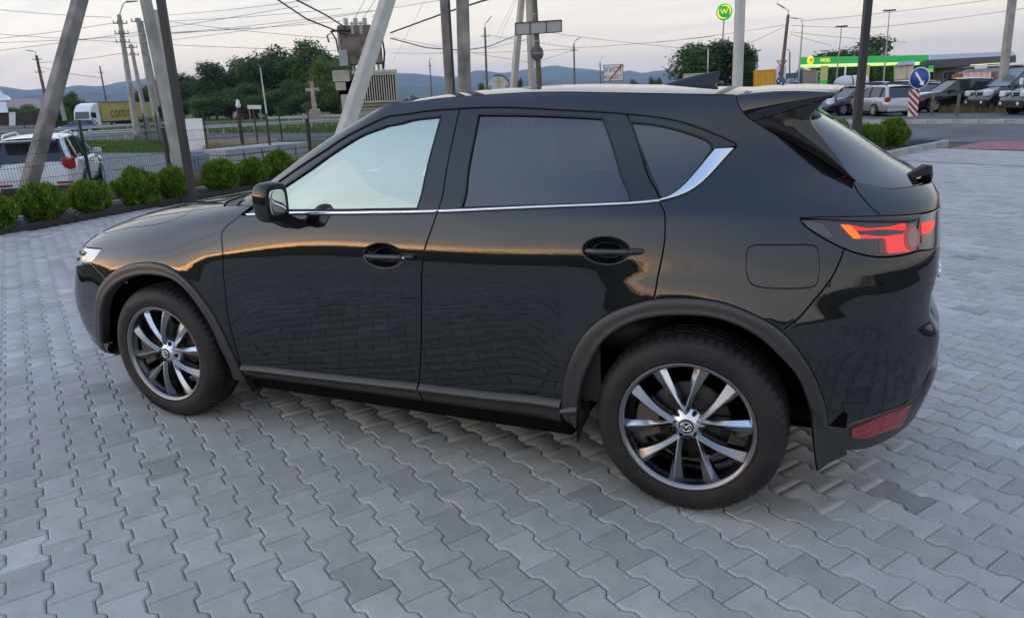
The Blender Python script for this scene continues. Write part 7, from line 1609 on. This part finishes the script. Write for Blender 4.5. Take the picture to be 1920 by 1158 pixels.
for z in (.2, 1.1): a, b = vp(567, 215, 97.5), vp(620, 215, 97.5); mb = MB(); mb.bar((a[0], a[1], ZL+z), (b[0], b[1], ZL+z), .05, .05); mb.build('rail', steel_g, mf)
bb = thing('billboard', 'pale blank billboard at the roadside left of the white street lamp', 'billboard'); a, b = vp(464, 201, 130), vp(490, 201, 130); mb = MB(); mb.bar(a, b, .08, .62, up=(0, 0, 1)); mb.build('board', white_m, bb)
for s in (.1, .9): c = a*(1-s)+b*s; mb = MB(); mb.bar((c[0], c[1], ZL), (c[0], c[1], c[2]), .1, .1); mb.build('post', steel_g, bb)
am = thing('arched_monument', 'round arched stone with a gilded cross in front of the hills', 'monument', tuple(vp(936, 190, 95)[:2])+(-.1,), math.atan2(facing(936)[0][1], facing(936)[0][0])); za_ = vp(936, 163, 95)[2]+.1; zr_ = vp(936, 141, 95)[2]+.1
R_ = zr_-za_; mb = MB(); mb.prism([(-R_*.62, 0), (R_*.62, 0), (R_*.62, za_+.2)]+[(R_*.95*math.cos(a), za_+R_*.95*math.sin(a)) for a in np.linspace(.1, PI-.1, 14)]+[(-R_*.62, za_+.2)], .5, lambda q: (q[0], q[2], q[1])); mb.build('stone', mat('pale_stone', (.55, .55, .57), .8), am)
gold = mat('gilding', (.62, .42, .10), .4, metal=.6); mb = MB(); mb.tube([(R_*1.0*math.cos(a), -.05, za_+R_*1.0*math.sin(a)) for a in np.linspace(-.1, PI*.62, 12)], .07, 6); mb.build('arch_rim', steel_b, am); mb = MB(); mb.bar((0, -.06, za_-.5), (0, -.06, zr_-.1), .12, .06); mb.bar((-.45, -.06, za_+.45*R_), (.45, -.06, za_+.45*R_), .06, .12); mb.build('cross', gold, am)
# ------------------------------------------------------------------ road signs
ts = thing('town_sign', 'white end-of-town sign with a red slash above the car roof', 'road sign', tuple(vp(1150, 190, 55)[:2])+(-.06,)); r_, a_ = facing(1150); ts.rotation_euler = (0, 0, math.atan2(r_[1], r_[0])); d_ = 55/FPX; zc = vp(1150, 137, 55)[2]+.06; W_, H_ = 35*d_, 28*d_
mb = MB(); mb.box((0, 0, zc), (W_, .05, H_), bev=.01); mb.build('frame', mat('sign_edge', (.06, .065, .08), .5), ts); mb = MB(); mb.box((0, -.028, zc), (W_*.94, .012, H_*.92)); mb.build('face', white_m, ts)
for tx_, z_, s_ in (('ХУСТ', zc+.20, .50), ('KHUST', zc-.30, .40)):
    tm = text_mesh(tx_, s_, .004); o = link('town_name', tm, ts, mat('sign_black', (.02, .022, .03), .6)); o.location = (0, -.040, z_); o.rotation_euler = (PI/2, 0, 0)
mb = MB(); mb.bar((-W_*.20, -.048, zc-H_*.46), (W_*.42, -.048, zc+H_*.46), .11, .010, up=(0, -1, 0)); mb.build('red_slash', mat('sign_red', (.50, .02, .03), .5), ts); mb = MB(); mb.tube([(0, .04, 0), (0, .04, zc)], .05, 8); mb.build('post', steel_g, ts)
sr = MATS['sign_red']
yl = thing('give_way_post', 'post with a give way triangle, a white plate and a blue roundabout disc', 'road sign', tuple(vp(1462, 180, 62)[:2])+(-.05,)); r_, a_ = facing(1462); yl.rotation_euler = (0, 0, math.atan2(r_[1], r_[0])); d_ = 62/FPX; Z = lambda y: vp(1462, y, 62)[2]+.05
mb = MB(); mb.tube([(0, .06, 0), (0, .06, Z(118))], .05, 8); mb.build('post', steel_g, yl)
mb = MB(); mb.prism([(-9*d_, Z(113.5)), (9*d_, Z(113.5)), (0, Z(130))][::-1], .02, lambda q: (q[0], q[2], q[1])); mb.build('triangle', sr, yl); mb = MB(); mb.prism([(-6.2*d_, Z(115.2)), (6.2*d_, Z(115.2)), (0, Z(126.2))][::-1], .01, lambda q: (q[0], q[2]-.012, q[1])); mb.build('triangle_face', white_m, yl)
mb = MB(); mb.box((0, .03, Z(145)), (15.5*d_, .04, 36*d_)); mb.build('backing_board', mat('board_white', (.62, .63, .63), .5), yl); mb = MB(); mb.lathe([(.10, .01), (.19, .01)], 20, axis='y'); o = mb.build('ring_symbol', MATS['sign_black'], yl); o.location = (0, .0, Z(138))
mb = MB(); mb.lathe([(0, .02), (7.2*d_, .02), (7.4*d_, 0)], 26, axis='y'); o = mb.build('blue_disc', mat('sign_blue', (.015, .06, .32), .4), yl); o.location = (0, -.0, Z(153))
for k in range(3):
    mb = MB(); a0 = k*2*PI/3+.3; arc = [(3.4*d_*math.cos(a), -.035, Z(153)+3.4*d_*math.sin(a)) for a in np.linspace(a0, a0+1.2, 6)]; mb.tube(arc, [.03, .035, .04, .07, .04, .005], 5); mb.build('arrow', white_m, yl)
ks = thing('keep_right_sign', 'round blue sign with a white diagonal arrow on the traffic island', 'road sign', tuple(vp(1716, 220, 36)[:2])+(0,)); r_, a_ = facing(1716); ks.rotation_euler = (0, 0, math.atan2(r_[1], r_[0])-.55); d_ = 36/FPX; Z = lambda y: vp(1716, y, 36)[2]; R_ = 16.5*d_
mb = MB(); mb.tube([(0, .05, 0), (0, .05, Z(146))], .035, 8); mb.build('post', steel_g, ks); mb = MB(); mb.lathe([(0, .016), (R_*.95, .016), (R_, .008), (R_, -.012), (0, -.012)], 36, axis='y'); o = mb.build('rim_disc', white_m, ks); o.location = (0, 0, Z(147)); mb = MB(); mb.lathe([(0, .020), (R_*.93, .020), (R_*.93, .0165)], 36, axis='y'); o = mb.build('blue_face', MATS['sign_blue'], ks); o.location = (0, 0, Z(147))
mb = MB(); zc = Z(147); a, b = np.array([-R_*.42, -.026, zc+R_*.55]), np.array([R_*.30, -.026, zc-R_*.40]); mb.bar(a, b, .085, .008, up=(0, -1, 0)); dv = (b-a)/np.linalg.norm(b-a); pv = np.array([-dv[2], 0, dv[0]]); tipp = b+dv*.16; mb.add([tipp, b+pv*.13, b-pv*.13, tipp+[0, -.008, 0], b+pv*.13+[0, -.008, 0], b-pv*.13+[0, -.008, 0]], [[0, 1, 2], [5, 4, 3], [0, 3, 4, 1], [1, 4, 5, 2], [2, 5, 3, 0]]); o = mb.build('arrow', white_m, ks); o['kind'] = 'stuff'
sbd = thing('striped_board', 'leaning hazard board with red and white diagonal stripes', 'hazard board'); c0, c1, c2, c3 = vp(1702, 219, 35.6), vp(1720, 218, 35.8), vp(1725, 167, 35.9), vp(1704, 168, 35.7); c0[2] = max(c0[2], .02); c1[2] = max(c1[2], .02); u = np.array([*facing(1712)[1], 0])*.03
f = np.array([c0, c1, c2, c3]); mb = MB(); mb.add(np.vstack([f, f+u]), [[0, 1, 2, 3], [7, 6, 5, 4], [0, 4, 5, 1], [1, 5, 6, 2], [2, 6, 7, 3], [3, 7, 4, 0]]); mb.build('board', white_m, sbd)
def bil(s, t): return (c0*(1-s)+c1*s)*(1-t)+(c3*(1-s)+c2*s)*t-u*1.2
dkr = mat('stripe_red', (.30, .015, .03), .5)
for k in range(-1, 5):
    t0 = .10+k*.235; poly = []
    for s, t in ((0, t0+.40), (0, t0+.51), (1, t0+.11), (1, t0)): poly.append((s, t))
    # clip to the board
    def clip(poly, lo):
        o_ = []
        for i in range(len(poly)):
            a, b = poly[i], poly[(i+1) % len(poly)]; ia, ib = ((a[1] >= 0) if lo else (a[1] <= 1)), ((b[1] >= 0) if lo else (b[1] <= 1)); 
            if ia: o_.append(a)
            if ia != ib: e_ = 0 if lo else 1; w = (e_-a[1])/(b[1]-a[1]); o_.append((a[0]+(b[0]-a[0])*w, e_))
        return o_
    poly = clip(clip(poly, True), False) if len(poly) else poly
    if len(poly) > 2: mb = MB(); v = [bil(*q) for q in poly]; mb.add(v, [list(range(len(v)))]); mb.build('stripe', dkr, sbd)
for i_, (px, d) in enumerate(((1495, 47.2), (1548, 46), (1566, 44.5), (1602, 43.5), (1748, 42), (1796, 40.5))):
    q = vp(px, 200, d); t = thing('kerb_post', '%s from the left of the short wooden posts before the parked cars' % ORD2[i_], 'post', (q[0], q[1], -.04), random.uniform(0, 1), 'wooden posts along the parking strip'); mb = MB(); mb.tube([(0, 0, -.1), (0, 0, 1.0)], .07, 8); mb.build('post', pole_w, t); mb = MB(); mb.tube([(0, 0, 1.0), (0, 0, 1.03)], [.075, .05], 8); mb.build('cap', pole_w, t)
# ------------------------------------------------------------------ shrubs and grass
def thuja(seed):
    r = np.random.default_rng(seed); n = 9000; d = r.normal(size=(n, 3)); d[:, 2] = d[:, 2]*.9+.1; d /= np.linalg.norm(d, axis=1, keepdims=True)
    lob = 1+.15*np.sin(d[:, 0]*5+seed*2.3)*np.cos(d[:, 1]*4+seed)+.08*np.sin(d[:, 2]*7+seed*2)+.07*np.sin(d[:, 0]*11+d[:, 1]*9+seed)
    rad = (1-.40*r.random(n)**1.6)*lob; c = d*rad[:, None]*[1, 1, 1.0]
    up = d*.55+np.array([0, 0, .75])+r.normal(0, .28, (n, 3)); up /= np.linalg.norm(up, axis=1, keepdims=True); sd_ = np.cross(up, r.normal(size=(n, 3))); sd_ /= np.linalg.norm(sd_, axis=1, keepdims=True)
    ln = (.08+.10*r.random(n)+.16*r.random(n)**9)[:, None]; wd = (.020+.02*r.random(n))[:, None]
    V = np.stack([c-up*ln*.5, c+sd_*wd, c+up*ln, c-sd_*wd], 1).reshape(-1, 3); me = fast_mesh('foliage', V, np.arange(4*n).reshape(-1, 4))
    return me
th_m = leaf_mat('thuja_green', (.026, .078, .008), (.24, .38, .04), 9.0)
TH = [thuja(k) for k in range(3)]
for me in TH: me.materials.append(th_m)
core = MB(); core.grid(superell((0, 0, 0), (.66, .66, .66), 1, 1, 16, 10)); core_me = core.mesh('core'); core_me.materials.append(mat('shrub_core', (.010, .018, .006), .95))  # dark ball put inside each shrub to block the view through the foliage
def shrub(label, x, y, R, H, k):
    t = thing('round_shrub', label, 'shrub', (x, y, .02), k*1.1, 'clipped conifer shrubs')
    for nm, me in (('foliage', TH[k % 3]), ('dark_core', core_me)): o = link(nm, me, t); o.location = (0, 0, H*.52); o.scale = (R, R, H*.52)
    mb = MB(); mb.tube([(0, 0, -.05), (0, 0, H*.3)], .03, 6); mb.build('stem', bark, t); return t
for k, (y, R, H, lb) in enumerate(((3.02, .32, .52, 'round green shrub cut off by the left edge, first of the row'), (3.76, .33, .54, 'round yellow-green shrub in front of the leaning concrete brace'), (4.55, .29, .52, 'round shrub by itself, right of the one at the leaning brace'), (5.46, .35, .60, 'largest dark shrub of the left row, left of the black lamp post'), (6.20, .31, .54, 'round shrub touching the left side of the black lamp post'), (7.34, .33, .60, 'bright round shrub just right of the black lamp post'), (8.2, .34, .54, 'round shrub above the car bonnet, left of the windscreen pillar'), (9.05, .33, .60, 'shrub half hidden by the windscreen pillar'))):
    shrub(lb, -9.16, y, R*.97, H*1.02, k)
shrub('bright round shrub behind the car tail, the right one of the two', 3.00, 17.05, .36, .66, 1); shrub('round shrub behind the car tail, half covered by the black post', 2.42, 16.2, .33, .62, 2)
shrub('small shrub mostly hidden by the rear window', 1.75, 15.0, .38, .72, 0)
def blades(name, n, fn, h0, h1, m, wd=.012, seed=1):
    r = np.random.default_rng(seed); p = np.array([fn(r) for _ in range(n)]); h = h0+(h1-h0)*r.random(n); a = r.random(n)*2*PI; ln = r.normal(0, .28, (n, 2))*h[:, None]; w2 = wd*(.6+.8*r.random(n))
    s = np.stack([np.cos(a), np.sin(a)], 1)*w2[:, None]; V = np.empty((n, 3, 3)); V[:, 0, :2] = p[:, :2]-s; V[:, 1, :2] = p[:, :2]+s; V[:, 2, :2] = p[:, :2]+ln; V[:, :2, 2] = p[:, 2:3]; V[:, 2, 2] = p[:, 2]+h
    me = fast_mesh(name, V.reshape(-1, 3), np.arange(3*n).reshape(-1, 3)); me.materials.append(m); o = link(name, me); o['kind'] = 'stuff'; return o
straw = leaf_mat('straw', (.16, .12, .045), (.38, .27, .11), 3.0); lush = leaf_mat('lush_grass', (.045, .10, .012), (.15, .24, .04), 1.5)
def strip_fn(x0, x1, y0, y1): 
    def f(r): x = r.uniform(x0, x1); y = r.uniform(y0, y1); return (x, y, zg(x, y))
    return f
blades('dry_grass', 16000, strip_fn(-13.2, -10.05, 1.5, 15.5), .10, .50, straw, .011, 3); blades('weeds', 4000, strip_fn(-11.2, -9.98, 1, 15), .05, .30, lush, .010, 4)
def pix_fn(x0, x1, y0, y1, z):
    def f(r): q = gp(r.uniform(x0, x1), r.uniform(y0, y1), z); return (q[0], q[1], z)
    return f
blades('dry_grass', 5000, pix_fn(380, 640, 282, 306, ZL), .15, .6, straw, .014, 5); blades('grass', 9000, pix_fn(150, 345, 265, 287, ZL), .08, .24, lush, .02, 6); blades('grass', 9000, pix_fn(125, 640, 224, 250, ZL), .15, .4, lush, .05, 7)
def rot_fn(a0, a1, b0, b1, z):
    def f(r): q = np.array(RO)+D1*r.uniform(a0, a1)+D2*r.uniform(b0, b1); return (q[0], q[1], z)
    return f
blades('dry_grass', 9000, pix_fn(1760, 1990, 200, 212, -.04), .12, .5, straw, .02, 8); blades('weeds', 2500, pix_fn(1745, 1990, 201, 211, -.04), .1, .45, lush, .02, 9)
# loose stones: slate chips in the bed, gravel on the lot
def stones(name, n, fn, s0, s1, m, seed):
    r = np.random.default_rng(seed); base = np.array([(1, 0, 0), (-1, 0, 0), (0, 1, 0), (0, -1, 0), (0, 0, 1), (0, 0, -1)], float); F0 = np.array([(0, 2, 4), (2, 1, 4), (1, 3, 4), (3, 0, 4), (2, 0, 5), (1, 2, 5), (3, 1, 5), (0, 3, 5)])
    V = np.empty((n, 6, 3))
    for i in range(n):
        p_ = fn(r); s = r.uniform(s0, s1); a = r.random()*6.28; b = base*(s*r.uniform(.6, 1.2, 3)*[1, 1, .6]); V[i] = np.c_[b[:, 0]*math.cos(a)-b[:, 1]*math.sin(a), b[:, 0]*math.sin(a)+b[:, 1]*math.cos(a), b[:, 2]]+np.array(p_)
    F = (F0[None]+6*np.arange(n)[:, None, None]).reshape(-1, 3); me = fast_mesh(name, V.reshape(-1, 3), F); me.materials.append(m); o = link(name, me); o['kind'] = 'stuff'
chip = mat('slate_chip', (.035, .035, .042), .7, noise=.4, nscale=12); pebble = mat('grey_pebble', (.22, .21, .21), .9, noise=.4, nscale=5)
def bed_fn(r):
    y = r.uniform(12.6, 19); x0 = 1.65+(y-12.2)*.43; return (r.uniform(x0-3.0, x0-.12), y, .07)
stones('slate_chips', 2600, bed_fn, .02, .06, chip, 11); stones('bark_chips', 2500, lambda r: (r.uniform(-9.9, -9.0), r.uniform(1, 12), .035), .012, .035, chip, 12)
stones('gravel', 6000, pix_fn(-20, 660, 286, 345, ZL), .02, .06, pebble, 13)
# ------------------------------------------------------------------ air
mb = MB(); mb.box((0, 2300, 206), (16800, 15000, 420.0)); hz = mb.build('haze'); hz['kind'] = 'stuff'; hm = bpy.data.materials.new('haze'); hm.use_nodes = True; t = hm.node_tree; t.nodes.clear(); o = t.nodes.new('ShaderNodeOutputMaterial'); v = t.nodes.new('ShaderNodeVolumePrincipled'); v.inputs['Color'].default_value = (.50, .72, 1, 1); v.inputs['Density'].default_value = 1.15e-4; v.inputs['Anisotropy'].default_value = 0; t.links.new(v.outputs[0], o.inputs['Volume']); hz.data.materials.append(hm)
